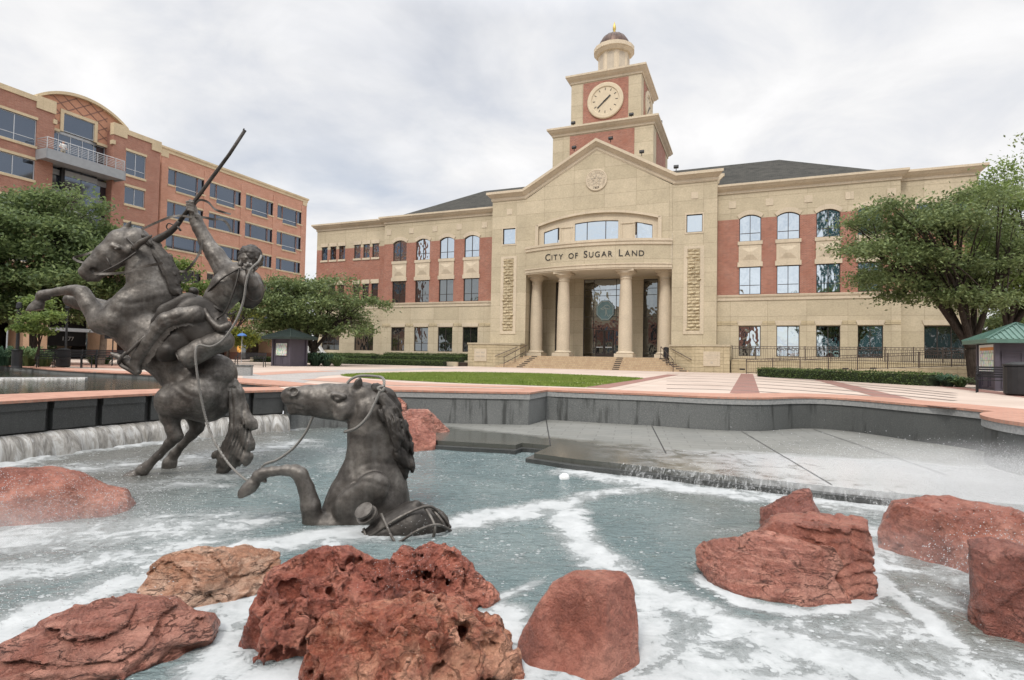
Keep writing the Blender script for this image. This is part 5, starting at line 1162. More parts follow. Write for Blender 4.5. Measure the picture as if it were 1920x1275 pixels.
def rock(pxs, base_y, mat, label, style='angular', depth=.42, h=.018, amp=1., seed=0, sink=25, bx=None, zbase=WZ, cuts=()):
    pxs = [(x, y) for x, y in pxs]; xs = [q[0] for q in pxs]; ys = [q[1] for q in pxs]; cx = bx if bx is not None else (min(xs) + max(xs)) / 2
    Dw = np.linalg.norm(gz(cx, base_y, zbase)); cy = (min(ys) + max(ys)) / 2; r = ray(cx, cy); r = r / np.linalg.norm(r)
    wid = (max(xs) - min(xs)) / FPX * Dw; T = depth * wid; C = r * (Dw + T * .72)
    e1 = np.cross(r, [0, 0, 1]); e1 /= np.linalg.norm(e1); e2 = np.cross(e1, r)
    pl = []
    for x, y in pxs:
        d = ray(x, y); q = d * ((C @ r) / (d @ r)) - C; yy = q @ e2
        pl.append((q @ e1, yy - (sink / FPX * Dw if y > base_y - 30 else 0)))
    ex = np.abs(np.array(pl)).max(0); lo = C - np.abs(e1) * ex[0] - np.abs(e2) * ex[1] - np.abs(r) * T - .1; hi = C + np.abs(e1) * ex[0] + np.abs(e2) * ex[1] + np.abs(r) * T + .1
    lo[2] = max(lo[2], zbase - .25)
    S = Sdf(lo, hi, h); ax = [S.lo[i] + h * np.arange(S.n[i]) for i in range(3)]; G = np.stack(np.meshgrid(*ax, indexing='ij'), -1); Q = G - C
    a_, b_, t_ = Q @ e1, Q @ e2, Q @ r
    ga = np.arange(a_.min() - h, a_.max() + 2 * h, h); gb = np.arange(b_.min() - h, b_.max() + 2 * h, h); T2 = poly_sd(*np.meshgrid(ga, gb, indexing='ij'), pl)
    ia = (a_ - ga[0]) / h; ib = (b_ - gb[0]) / h; i0 = np.clip(ia.astype(int), 0, len(ga) - 2); j0 = np.clip(ib.astype(int), 0, len(gb) - 2); fa_ = ia - i0; fb_ = ib - j0
    sd = (T2[i0, j0] * (1 - fa_) + T2[i0 + 1, j0] * fa_) * (1 - fb_) + (T2[i0, j0 + 1] * (1 - fa_) + T2[i0 + 1, j0 + 1] * fa_) * fb_; R = -sd.min(); tt = np.abs(t_) / T
    F = sd + R * 1.05 * tt ** 2.6 + np.maximum(tt - .95, 0) * T * 2
    rg = np.random.default_rng(seed + 11); ins = F < 0; PI_ = Q[ins]
    if style != 'smooth':
        # broken faces: planes that face the viewer or the sky
        CU = list(cuts) or [(rg.uniform(-.45, .45), rg.uniform(-.1, .55), rg.uniform(.6, 1.), rg.uniform(92.5, 97)) for k in range({'angular': 7, 'strata': 5, 'pit': 3}.get(style, 2))]
        for ca, cb, cc_, pc in CU:
            n = ca * e1 + cb * e2 - cc_ * r; n /= np.linalg.norm(n); F = np.maximum(F, (Q @ n) - np.percentile(PI_ @ n, pc))
    s = wid
    g0, g1, g2 = np.gradient(F, h); F = F / np.maximum(np.sqrt(g0 ** 2 + g1 ** 2 + g2 ** 2), .7)
    W0 = G * (3.2 / max(.5, s)) + seed * 7.7
    band = np.abs(F) < (.17 if style in ('pit', 'smooth') else .12) * s; B = G[band]; w0 = W0[band]
    D = .012 * s * fbm(w0, 6, 2.1, .55) * amp
    if style == 'angular':
        d1, d2, ci = worley(B * (4.2 / max(.5, s)) + seed); D += .026 * s * (ci - .5) * amp * np.clip((d2 - d1) * 9, 0, 1) + .010 * s * np.clip(1 - (d2 - d1) * 9, 0, 1) * (ci > .5) - .010 * s * ridged(w0 * 2.2, 5) * amp; d1, d2, ci = worley(B * (11 / max(.5, s)) + seed * 2); D += .014 * s * (ci - .5) * np.clip((d2 - d1) * 7, 0, 1)
    if style == 'strata':
        z = B[:, 2] + .15 * B[:, 0] + .09 * fbm(w0, 3); q = z / (.085 * max(s, .6)) + 1.2 * fbm(w0 * .6 + 3, 2); fr = q - np.floor(q); D += .026 * s * amp * (fr ** 2 - .3) * (.4 + (np.floor(q) * .618 % 1)) - .012 * s * ridged(w0 * 2.2, 5)
        d1, d2, ci = worley(B * np.array([3.5, 3.5, 8]) / max(.5, s) + seed); D += .036 * s * (ci - .5) * np.clip((d2 - d1) * 8, 0, 1)
    if style == 'pit':
        wp = B + .05 * np.stack([fbm(w0 * 2.1 + k * 5, 3) for k in range(3)], 1)
        for fq, dp, th, sq_ in ((4.2, .11, .50, 1.), (8.0, .085, .34, 1.2), (14., .04, .35, 1.)):
            d1, d2, ci = worley(wp * np.array([fq, fq, fq * sq_]) + seed * 1.3 + fq); D += amp * dp * sst((.50 - d1) / .26) * (ci > th)
        D += -.03 * s * ridged(w0 * 1.6, 5)
    if style == 'plain': D += -.007 * s * ridged(w0 * 3, 5) + (.075 * s * np.exp(-((((B - C) @ e1 + .02 * s) / (.17 * s)) ** 4 + (((B - C) @ e2 + .05 * s) / (.26 * s)) ** 4)) * ((B - C) @ r < 0) if cuts else 0)
    if style == 'smooth': D += .012 * s * fbm(w0 * 3, 5) - .008 * s * ridged(w0 * 4, 4) + .11 * s * np.exp(-((((B - C) @ e1 - .04 * s) / (.20 * s)) ** 2 + (((B - C) @ e2 + .06 * s) / (.28 * s)) ** 2)) * ((B - C) @ r < 0)
    F[band] += D; S.F = F.astype(np.float32)
    V, Qd = S.mesh()
    # keep the biggest piece only
    o_ = Vector((C[0], C[1], zbase)); ob = mesh_np('boulder', V - np.array(o_), Qd, MAT[mat], None, True); ob.location = o_
    tag(ob, label, 'boulder', 'red boulders in the fountain'); return ob
rock([(-90, 890), (0, 880), (60, 880), (95, 877), (150, 888), (170, 898), (205, 915), (235, 920), (250, 945), (261, 965), (200, 978), (100, 985), (0, 990), (-90, 992)], 982, 'rock_red', 'broad smooth red boulder at the left edge behind a veil of spray', 'plain', .30, .022, .7, 1)
rock([(257, 1133), (266, 1109), (288, 1069), (325, 1042), (372, 1034), (459, 1025), (521, 1040), (522, 1088), (452, 1112), (426, 1128), (375, 1152), (330, 1150), (270, 1150)], 1140, 'rock_orange', 'orange layered flat-topped boulder with dark cracks left of the pitted boulders', 'strata', .36, .013, .8, 2)
rock([(-30, 1245), (14, 1211), (76, 1182), (82, 1169), (146, 1146), (204, 1136), (324, 1128), (343, 1146), (375, 1157), (388, 1178), (388, 1226), (379, 1258), (346, 1290), (200, 1330), (-30, 1330)], 1285, 'rock_pink', 'pinkish wet slab boulder in the bottom left corner', 'strata', .36, .013, .7, 3)
rock([(461, 1215), (465, 1175), (488, 1127), (518, 1073), (569, 1047), (612, 1031), (656, 1036), (700, 1054), (722, 1058), (732, 1150), (700, 1240), (600, 1255), (540, 1245), (490, 1232)], 1240, 'rock_pit', 'tall deeply pitted dark red boulder, left one of the pitted pair', 'pit', .34, .012, 1., 4)
rock([(705, 1150), (711, 1090), (728, 1057), (752, 1040), (757, 1027), (775, 1036), (811, 1025), (850, 1034), (866, 1047), (885, 1076), (905, 1095), (928, 1115), (922, 1132), (898, 1165), (860, 1190), (715, 1200)], 1150, 'rock_pit', 'pitted red boulder with a pointed right end, right one of the pitted pair', 'pit', .36, .012, .8, 5)
rock([(578, 1280), (592, 1234), (596, 1194), (625, 1163), (725, 1142), (790, 1130), (858, 1132), (883, 1158), (923, 1172), (945, 1194), (946, 1226), (958, 1232), (966, 1275), (960, 1345), (580, 1345)], 1330, 'rock_bright', 'craggy wet orange-red boulder at the bottom edge in front of the pitted pair', 'pit', .36, .012, .7, 6)
rock([(972, 1248), (973, 1201), (991, 1169), (1009, 1136), (1038, 1093), (1077, 1073), (1135, 1066), (1167, 1072), (1182, 1090), (1191, 1136), (1197, 1234), (1193, 1270), (1160, 1300), (1060, 1300), (1000, 1285)], 1280, 'rock_red', 'rounded smooth red boulder with a scooped hollow in its face', 'plain', .46, .012, 1., 7, cuts=((-.30, .22, 1., 90), (.75, .10, .75, 95.5), (.05, 1., .45, 99), (-.8, .25, .65, 98.6)))
rock([(1424, 990), (1428, 953), (1459, 937), (1487, 923), (1518, 914), (1526, 946), (1540, 968), (1542, 1000)], 1000, 'rock_dark', 'small dark triangular boulder peeking over the stack right of centre', 'angular', .45, .016, .8, 8)
rock([(1419, 1002), (1431, 981), (1459, 962), (1540, 966), (1616, 972), (1618, 992), (1632, 1020), (1637, 1050), (1635, 1090), (1632, 1120), (1560, 1135), (1440, 1110)], 1118, 'rock_red', 'blocky red boulder with a flat layered top, upper one of the stack right of centre', 'strata', .36, .013, .8, 9, cuts=((0., 1., .4, 97), (-.1, .05, 1., 91), (.6, .1, .8, 97)))
rock([(1306, 1030), (1320, 1020), (1351, 1011), (1390, 1009), (1402, 1001), (1440, 995), (1494, 1014), (1567, 1032), (1580, 1060), (1560, 1085), (1600, 1105), (1600, 1128), (1501, 1141), (1440, 1135), (1398, 1123), (1365, 1105), (1323, 1080), (1308, 1055)], 1130, 'rock_pink', 'long sloping red slab leaning on the front of the blocky boulder', 'angular', .34, .013, .8, 10, cuts=((-.2, .5, 1., 91), (.5, .25, .9, 95), (-.6, .3, .8, 97.5), (.1, 1., .5, 98.8)))
rock([(1653, 995), (1665, 967), (1679, 944), (1704, 942), (1738, 928), (1773, 930), (1843, 946), (1892, 955), (1916, 972), (1945, 1000), (1940, 1075), (1830, 1090), (1756, 1085), (1690, 1072), (1662, 1060), (1655, 1020)], 1075, 'rock_red', 'large red boulder with a cracked flat top at the right in the spray', 'angular', .38, .014, .8, 12, cuts=((-.45, .05, 1., 90), (.25, .40, .9, 95), (0., 1., .4, 96.5), (.6, .3, .8, 97.5)))
rock([(1813, 1012), (1857, 1006), (1888, 1016), (1920, 1025), (1985, 1042), (2010, 1120), (2000, 1225), (1920, 1224), (1878, 1218), (1843, 1210), (1831, 1194), (1820, 1152), (1822, 1107), (1817, 1054)], 1212, 'rock_dark', 'tall upright dark red boulder cut by the right edge of the view', 'angular', .40, .013, .6, 13, cuts=((.1, .05, 1., 90), (-.6, .1, .8, 98), (-.2, .9, .6, 98.5)))
rock([(722, 790), (727, 745), (750, 746), (762, 757), (764, 775), (762, 800)], 806, 'rock_pink', 'small pink boulder half hidden behind the swimming horse mane, highest of the far pile', 'angular', .45, .02, .6, 14)
rock([(742, 800), (745, 780), (769, 767), (802, 768), (818, 783), (843, 795), (841, 812), (822, 820), (800, 825), (745, 825)], 822, 'rock_pink', 'pale pink flat boulder on the ledge, right one of the far pile', 'angular', .40, .018, .6, 15, 10, None, LZ - .1)
rock([(740, 800), (750, 792), (784, 785), (802, 804), (818, 812), (816, 828), (803, 846), (776, 850), (750, 850)], 846, 'rock_red', 'orange-red boulder at the water line, lowest of the far pile', 'angular', .42, .017, .7, 16)
# white plastic float
fb = empty('float', tuple(gz(1058, 898, WZ)), 0, 'small white plastic float drifting on the teal water', 'float')
fb.rotation_euler = (.5, .3, 0)
fpart_ = MB().lathe([(.02, -.03), (.07, -.02), (.085, .02), (.06, .07), (.02, .1)], 14).build('body', MAT['white'], fb, True); MB().lathe([(.088, .0), (.095, .012), (.088, .024)], 14).build('rim', MAT['alu'], fb, True)
# ================================================================ BRONZE STATUES
t = NT('weathered_bronze'); p = t.pos(True); n = t.noise(p, 3.2, 5, .6); n2 = t.noise(p, 22, 4, .7); st = t.noise(t.mapv(p, (5, 5, .9)), 1.6, 4)
c = t.ramp(n, [(.32, (.048, .042, .037)), (.50, (.112, .100, .089)), (.66, (.20, .184, .165))]); c = t.mix(t.mr(n2, .42, .7, 0, .5), c, (.035, .03, .026)); c = t.mix(t.mr(st, .55, .78, 0, .35), c, (.21, .20, .185))
MAT['bronze'] = t.fin(c, t.mr(n2, .3, .7, .40, .64), .55, t.bump(t.math('ADD', n2, t.math('MULTIPLY', n, .8)), .38, .012), .5)
t = NT('dark_bronze'); p = t.pos(True); n = t.noise(p, 5, 5, .6); n2 = t.noise(p, 30, 3, .7)
MAT['bronze_dark'] = t.fin(t.ramp(n, [(.3, (.028, .024, .021)), (.7, (.075, .067, .06))]), .5, .55, t.bump(n2, .5, .01), .5)
t = NT('worn_bronze_rope'); p = t.pos(True); w = t.n('ShaderNodeTexWave'); t.l(t.mapv(p, (1, 1, 1), (.3, .6, .2)), w.inputs[0]); w.inputs['Scale'].default_value = 30
MAT['rope'] = t.fin(t.ramp(w.outputs['Fac'], [(.2, (.12, .11, .10)), (.7, (.33, .315, .29))]), .6, .4, t.bump(w.outputs['Fac'], .6, .01))
def frame(px0, py0, Y):
    r = ray(px0, py0); n = np.array([r[0], r[1], 0]); n /= np.linalg.norm(n)
    def H(x, y, d=0.): rr = ray(x, y); return rr * (Y / rr[1]) + n * d
    return H, n, Y / FPX * 1.13 ** .5
def sculpt(H, pts, pad, h):
    xs, ys, ds = zip(*pts); Q = np.array([H(x, y, d) for x in (min(xs), max(xs)) for y in (min(ys), max(ys)) for d in (min(ds), max(ds))]); return Sdf(Q.min(0) - pad, Q.max(0) + pad, h)
def attach(o, par): o.parent = par; o.matrix_parent_inverse = Matrix.Translation(-Vector(par.location)); return o
def pxv(P): c = P @ RC.T; return 960 + FPX * c[:, 0] / c[:, 1], 637.5 - FPX * c[:, 2] / c[:, 1]
def crease(S, H, nv, lines, near=0.):
    """press grooves (amp > 0) or raise ridges (amp < 0) along curves drawn on the side that faces the basin's front; lines = [(points px, width px, amp m)]"""
    band = np.abs(S.F) < 4 * S.h; I = np.argwhere(band); P = S.lo + I * S.h; x, y = pxv(P); Q = np.stack([x, y], 1); D = np.zeros(len(P)); fr = (P - H(*lines[0][0][0])) @ nv < near
    for pts, w, a in lines:
        q = spline([np.array([*p, 0.]) for p in pts], 6); d = np.min([seg_d(Q, u[:2], v[:2]) for u, v in zip(q[:-1], q[1:])], axis=0); D += .42 * a * np.exp(-(d / w) ** 2)
    S.F[band] += np.where(fr, D, 0).astype(np.float32)
def tubes(name, paths, mat, par, n=6):
    m = MB()
    for pts, r in paths: m.tube(pts, r, n)
    return attach(m.build(name, MAT[mat], None, True), par)
def spline(pts, n=6):
    P = [np.array(p, float) for p in pts]; out = []
    for i in range(len(P) - 1):
        p0, p1, p2, p3 = P[max(i - 1, 0)], P[i], P[i + 1], P[min(i + 2, len(P) - 1)]
        for k in range(n): t = k / n; out.append(.5 * (2 * p1 + (p2 - p0) * t + (2 * p0 - 5 * p1 + 4 * p2 - p3) * t * t + (3 * p1 - p0 - 3 * p2 + p3) * t ** 3))
    return out + [P[-1]]
# ---------------------------------------------------------------- the rearing horse and its rider
H, nv, K = frame(330, 650, 8.9)
K = 8.9 / FPX
root = empty('equestrian_statue', H(290, 895), 0, 'bronze statue of a rearing horse whose rider raises a rifle above his head', 'statue')
root.location.z = WZ - .1
def ch(S, L, k=.05, sq=.75, op='add'):
    """L = [(px, py, depth, radius px)]"""
    S.chain([H(a, b, c) for a, b, c, r in L], [r * K for *_, r in L], k, op, None if sq is None else (nv, sq)); return S
S = sculpt(H, [(50, 415, -.6), (476, 905, .65)], .1, .0145)
ch(S, [(252, 602, 0, 48), (300, 645, 0, 50), (346, 690, 0, 46), (384, 731, 0, 53)], .06, .78)
ch(S, [(232, 588, 0, 34), (262, 578, 0, 48)], .06, .8); ch(S, [(404, 702, 0, 38), (386, 740, 0, 52)], .06, .9)
ch(S, [(288, 562, 0, 43), (275, 512, -.02, 33), (266, 466, -.03, 24)], .05, .62)
# shoulders, chest muscles, belly
ch(S, [(238, 580, -.26, 27), (215, 605, -.30, 24)], .10, .7); ch(S, [(240, 580, .26, 27), (222, 602, .28, 24)], .10, .7)
ch(S, [(206, 590, -.1, 20), (200, 610, -.14, 17)], .06, None); ch(S, [(208, 590, .12, 20), (206, 606, .14, 17)], .06, None)
# head
ch(S, [(256, 452, -.03, 25), (233, 461, -.10, 29), (206, 482, -.22, 22), (181, 505, -.31, 16.5), (168, 515, -.35, 13)], .04, .80)
ch(S, [(243, 474, -.12, 20), (212, 500, -.23, 11), (184, 522, -.30, 9), (172, 525, -.33, 8)], .03, .8)
S.cone(H(243, 474, -.20), H(234, 472, -.24), 12 * K, 8 * K, .06)
S.cone(H(205, 457, -.10), H(210, 453, -.06), 6 * K, 5 * K, .03)
S.cone(H(216, 467, -.34), H(226, 470, -.34), 4 * K, 4 * K, .03); S.ell(H(221, 474, -.36), [(1, 0, 0), (0, 1, 0), (0, 0, 1)], [3.6 * K, 3.6 * K, 3.2 * K], .006)
S.cone(H(186, 517, -.44), H(181, 513, -.40), 6.5 * K, 5.5 * K, .012, 'cut'); S.cone(H(165, 505, -.36), H(168, 509, -.31), 5.5 * K, 5 * K, .012, 'cut')
S.cone(H(170, 524, -.50), H(192, 519, -.42), 1.6 * K, 1.6 * K, .01, 'cut')
ch(S, [(229, 446, -.04, 9), (236, 433, -.06, 8.5), (246, 417, -.08, 2.)], .015, .6); ch(S, [(255, 469, -.26, 6.5), (268, 460, -.32, 6.5), (286, 449, -.36, 1.8)], .012, .6); crease(S, H, nv, [([(262, 465), (272, 459), (282, 453)], 2.4, .03), ([(233, 442), (238, 434), (242, 427)], 2, .02)], .3)
# forelegs
ch(S, [(222, 602, -.26, 28), (196, 606, -.27, 22), (176, 580, -.27, 15.5), (158, 552, -.27, 13), (150, 548, -.27, 11), (140, 547.5, -.27, 9), (118, 549, -.27, 7), (97, 553, -.27, 7.5), (87, 557, -.27, 9.5), (79, 570, -.27, 7)], .03, .9)
ch(S, [(92, 561, -.27, 6), (99, 563, -.27, 3)], .02, .9); ch(S, [(79, 573, -.27, 10), (74, 582, -.27, 12), (70, 587, -.27, 12)], .012, 1.)
S.cone(H(60, 592, -.27), H(102, 590, -.27), 6 * K, 11 * K, .008, 'cut', (nv, 3.))
ch(S, [(228, 597, .25, 26), (190, 578, .27, 17), (150, 562, .27, 13), (128, 560, .27, 11.5), (140, 568, .27, 9), (166, 577, .27, 9), (176, 586, .27, 10)], .03, .9)
# hind legs
ch(S, [(372, 738, -.24, 40), (328, 752, -.26, 33), (320, 778, -.27, 17), (324, 800, -.27, 12.5), (328, 814, -.27, 11), (318, 826, -.27, 9), (298, 848, -.27, 7.2), (278, 868, -.27, 8), (269, 876, -.27, 10), (259, 885, -.27, 7.5)], .04, .9)
ch(S, [(322, 790, -.27, 12), (337, 813, -.27, 6.5)], .03, .8); ch(S, [(258, 884, -.27, 11), (248, 890, -.27, 13), (240, 897, -.27, 13)], .012, 1.)
ch(S, [(388, 738, .24, 38), (368, 758, .36, 30), (364, 780, .40, 17), (370, 798, .42, 12.5), (372, 808, .42, 11), (360, 822, .42, 8.5), (342, 842, .42, 7.2), (328, 858, .42, 9), (323, 866, .42, 9), (318, 876, .42, 12), (316, 884, .42, 12)], .04, .9)
ch(S, [(366, 784, .42, 12), (382, 802, .42, 6)], .03, .8)
# folds of the flank, rib and tendon lines
crease(S, H, nv, [([(325, 715), (350, 738), (385, 750)], 4, .03), ([(318, 728), (345, 752), (372, 768)], 4, .022), ([(338, 702), (362, 724), (398, 728)], 5, .028), ([(345, 690), (375, 708), (408, 706)], 5, -.02), ([(430, 720), (412, 745), (385, 765), (352, 770)], 6, .024),
    ([(213, 556), (238, 570), (270, 566), (312, 556)], 5, .035), ([(196, 588), (215, 600), (238, 592)], 4, .02), ([(235, 575), (228, 600), (210, 622)], 5, .024), ([(262, 585), (258, 615), (248, 640)], 6, .02), ([(282, 590), (285, 620), (280, 650)], 6, -.014),
    ([(246, 500), (262, 525), (276, 548)], 5, .02), ([(290, 478), (296, 512), (300, 545)], 5, .018),
    ([(190, 604), (172, 574), (160, 556)], 3, .018), ([(142, 552), (118, 554), (96, 558)], 2.4, .016), ([(312, 782), (318, 808), (314, 824), (290, 852)], 2.4, .016), ([(330, 800), (326, 822), (304, 848)], 2.4, .012)], .0)
crease(S, H, nv, [([(223, 459), (232, 463), (240, 470)], 2.6, .016), ([(214, 464), (219, 463), (224, 466)], 2.2, -.014), ([(214, 470), (219, 473), (224, 471)], 1.8, .014), ([(236, 478), (226, 486), (214, 494)], 3, .016), ([(212, 470), (198, 484), (184, 500)], 3, .012), ([(208, 452), (196, 466), (180, 484)], 3, .012), ([(196, 506), (182, 516), (172, 521)], 2.2, .012), ([(252, 458), (247, 470), (240, 484)], 3, .016), ([(176, 524), (186, 523), (193, 520)], 1.6, .016)], .3)
S.displace(lambda P: .010 * fbm(P * 4., 3) + .003 * fbm(P * 17, 2))
attach(S.obj('horse', MAT['bronze'], None), root)
# mane and tail
def strand(P, dirv, a, f):
    return a * ridged(np.stack([P @ dirv[0] * f, P @ dirv[1] * f * .22, P[:, 1] * f * .6], 1), 3)
S = sculpt(H, [(240, 420, -.4), (360, 570, .4)], .1, .013)
ch(S, [(270, 450, -.02, 13), (292, 466, 0, 14), (310, 488, 0, 14), (322, 512, 0, 14), (330, 545, 0, 12)], .02, .24)
ch(S, [(262, 436, -.05, 7), (272, 448, -.10, 8), (284, 460, -.10, 5)], .02, .5)
for a, b, tx, ty in ((292, 458, 310, 468), (308, 478, 321, 484), (318, 494, 330, 502), (326, 512, 337, 520), (331, 530, 341, 540), (334, 545, 341, 556)): ch(S, [(a, b, 0, 6), (tx, ty, 0, 2)], .01, .3)
e1 = np.cross(nv, [0, 0, 1]); S.displace(lambda P: -strand(P, (e1 * .6 + np.array([0, 0, .8]), e1 * .8 - np.array([0, 0, .6])), -.004, 11))
crease(S, H, nv, [([(276 + k, 446 + k * .2), (300 + k, 470 + k * .3), (322 + k * .6, 505), (332 + k * .5, 540)], 2.2, .05) for k in (-14, -7, 0, 7, 14)] + [([(272 + k, 450), (300 + k, 482), (316 + k, 516)], 2.2, -.04) for k in (-10, -3, 4, 11)], .6)
attach(S.obj('mane', MAT['bronze_dark'], None, 0), root)
S = sculpt(H, [(385, 700, -.35), (505, 900, .45)], .14, .012)
ch(S, [(434, 722, .02, 11), (443, 740, .02, 12), (449, 768, .03, 14), (452, 800, .04, 17), (446, 832, .04, 21), (433, 858, .04, 21), (420, 874, .04, 12), (411, 886, .04, 4)], .03, .7)
ch(S, [(455, 780, 0, 11), (470, 795, -.02, 9), (477, 800, -.02, 3)], .03, .6); ch(S, [(452, 808, -.02, 14), (466, 835, -.02, 9), (468, 842, -.02, 3)], .03, .6); ch(S, [(445, 838, -.02, 16), (461, 858, -.03, 9), (462, 868, -.03, 3)], .03, .6); ch(S, [(430, 850, 0, 14), (408, 853, .0, 6), (402, 856, 0, 2)], .03, .6)
S.displace(lambda P: -strand(P, (e1, np.array([0, 0, 1.])), .022, 9)); crease(S, H, nv, [([(436 + k * .3, 728), (446 + k * .7, 775), (448 + k, 820), (424 + k * 1.2, 878)], 2.4, .06) for k in (-14, -8, -2, 4, 10, 16)] + [([(437 + k * .3, 730), (449 + k * .7, 778), (446 + k, 824), (420 + k * 1.2, 876)], 2., -.04) for k in (-11, -5, 1, 7, 13)], .6); attach(S.obj('tail', MAT['bronze'], None, 0), root)
# saddle, skirt, bags and bedroll
S = sculpt(H, [(285, 535, -.65), (425, 700, .6)], .1, .016)
ch(S, [(382, 596, 0, 26), (366, 576, 0, 22), (350, 572, 0, 18)], .05, 1.2); ch(S, [(352, 566, 0, 10), (360, 552, 0, 6), (363, 547, 0, 9)], .02, 1.)
ch(S, [(352, 572, -.34, 20), (318, 592, -.42, 20), (300, 608, -.44, 14)], .03, .35); ch(S, [(340, 640, -.42, 26), (318, 655, -.46, 22)], .04, .5); ch(S, [(318, 656, -.5, 15), (308, 664, -.5, 13)], .03, .8)
ch(S, [(370, 600, -.36, 40), (395, 630, -.33, 30)], .05, .3); ch(S, [(352, 572, .34, 20), (310, 600, .42, 20)], .03, .35)
S.displace(lambda P: .006 * fbm(P * 7, 3)); attach(S.obj('saddle', MAT['bronze_dark'], None), root)
S = sculpt(H, [(325, 610, -.75), (440, 705, .5)], .1, .014)
ch(S, [(343, 674, -.52, 20), (372, 658, -.46, 20.5), (392, 648, -.40, 19), (415, 640, -.30, 20)], .015, None); 
A_, B_ = H(343, 674, -.52), H(415, 640, -.30); dd = (B_ - A_) / np.linalg.norm(B_ - A_)
S.ell(A_ - dd * .14, [dd, np.cross(dd, [0, 0, 1]), np.cross(dd, np.cross(dd, [0, 0, 1]))], [.14, .3, .3], .01, 'cut')
S.chain([H(372, 640, -.60), H(380, 660, -.66), H(378, 684, -.55)], [2.5 * K] * 3, .03, 'cut')
S.displace(lambda P: .007 * fbm(P * 8, 3)); br = attach(S.obj('bedroll', MAT['bronze'], None), root)
b1 = np.cross(dd, [0, 0, 1]); b1 /= np.linalg.norm(b1); b2 = np.cross(dd, b1); sp_ = [A_ - dd * (.010 + .14 - .14 * math.sqrt(max(0., 1 - ((.012 + .0071 * a) / .3) ** 2))) + (b1 * math.cos(a) + b2 * math.sin(a)) * (.012 + .0071 * a) for a in np.arange(0, 19, .35)]
attach(tubes('spiral', [(sp_, .013)], 'bronze', root), root)
# rider
S = sculpt(H, [(205, 372, -.8), (495, 702, .6)], .08, .0115)
ch(S, [(390, 600, -.05, 25), (397, 584, -.04, 23), (412, 560, -.04, 26), (429, 538, -.03, 30), (441, 520, -.02, 25)], .05, .85)
ch(S, [(424, 508, .10, 20), (446, 514, -.02, 20), (470, 527, -.20, 15)], .05, None); ch(S, [(446, 512, -.06, 12), (458, 500, -.09, 11)], .03, None)
ch(S, [(424, 506, .12, 20), (405, 476, .14, 16.5), (387, 449, .15, 13), (374, 424, .15, 12), (366, 406, .15, 9)], .03, None)          # raised arm in its sleeve
ch(S, [(367, 407, .15, 11.5), (370, 415, .15, 12)], .012, None); ch(S, [(364, 402, .15, 8), (361, 392, .13, 8.5), (360, 385, .12, 8)], .02, None)
for i, (a, b) in enumerate(((352, 377), (350.5, 382), (350, 387), (351.5, 391.5))):
    ch(S, [(362, b + 4, .02, 3), (354 + i * .4, b + 2, -.01, 2.9), (350 + i * .5, b, .06, 2.6), (354, b - 2, .12, 2.3)], .006, None)
ch(S, [(364, 388, .05, 3.2), (362, 379, .01, 2.9), (357, 374, .04, 2.5)], .008, None)
ch(S, [(470, 527, -.20, 15), (473, 545, -.36, 14.5), (471, 553, -.42, 14), (466, 540, -.50, 12.5), (463, 530, -.54, 10.5)], .03, None)  # bent arm
ch(S, [(463, 530, -.54, 11.5), (464, 534, -.53, 12)], .01, None); ch(S, [(462, 526, -.55, 7), (461, 519, -.57, 7.5), (459, 515, -.58, 6.5)], .015, None)
for pts in ([(457, 517, -.60, 2.7), (451, 514, -.66, 2.5), (447.5, 511, -.66, 2.1)], [(457, 514, -.59, 2.7), (452, 509, -.66, 2.5), (450, 505.5, -.65, 2.1)], [(459, 512, -.58, 2.7), (457, 506, -.64, 2.5), (456, 502.5, -.62, 2.1)], [(462, 512, -.56, 2.6), (463, 507, -.60, 2.3), (463, 504, -.58, 1.9)], [(465, 518, -.57, 2.9), (471, 514, -.60, 2.6), (474, 510, -.58, 2.2)]): ch(S, pts, .006, None)
ch(S, [(392, 600, -.18, 25), (365, 594, -.40, 18), (335, 597, -.53, 15.5), (313, 604, -.58, 14.5), (300, 618, -.58, 13.5), (281, 644, -.58, 12.5), (265, 668, -.58, 12)], .03, None)
ch(S, [(264, 672, -.58, 10.5), (258, 684, -.58, 10), (262, 694, -.58, 7)], .015, None); ch(S, [(256, 684, -.58, 9), (240, 674, -.60, 7), (226, 667, -.61, 5), (216, 662, -.62, 2.5)], .02, None)
ch(S, [(392, 600, .14, 24), (340, 600, .46, 16), (312, 606, .5, 14), (276, 660, .5, 12), (262, 686, .5, 9), (228, 668, .5, 4)], .03, None)
ch(S, [(394, 594, -.1, 27), (408, 612, -.22, 18), (418, 620, -.22, 8)], .03, .8)
crease(S, H, nv, [([(400, 560), (415, 575), (432, 580)], 2.6, .02), ([(412, 545), (428, 560), (446, 560)], 2.6, .018), ([(430, 520), (444, 538), (452, 556)], 2.6, .018), ([(410, 515), (420, 530), (424, 548)], 3, .014), ([(345, 590), (330, 598), (314, 598)], 2.6, .018), ([(372, 586), (360, 596), (352, 606)], 2.6, .016), ([(306, 610), (294, 630), (284, 650)], 2.6, .016), ([(296, 612), (300, 604), (312, 600)], 2.4, .016),
    ([(410, 505), (400, 488), (388, 470)], 2.6, .016), ([(420, 498), (404, 480), (394, 458)], 2.4, -.012), ([(392, 455), (380, 452), (376, 446)], 2.2, .014), ([(378, 432), (368, 430), (366, 424)], 2.2, .012), ([(470, 535), (476, 545), (474, 556)], 2.2, .014), ([(386, 590), (398, 602), (412, 612)], 2.4, -.02)], .0)
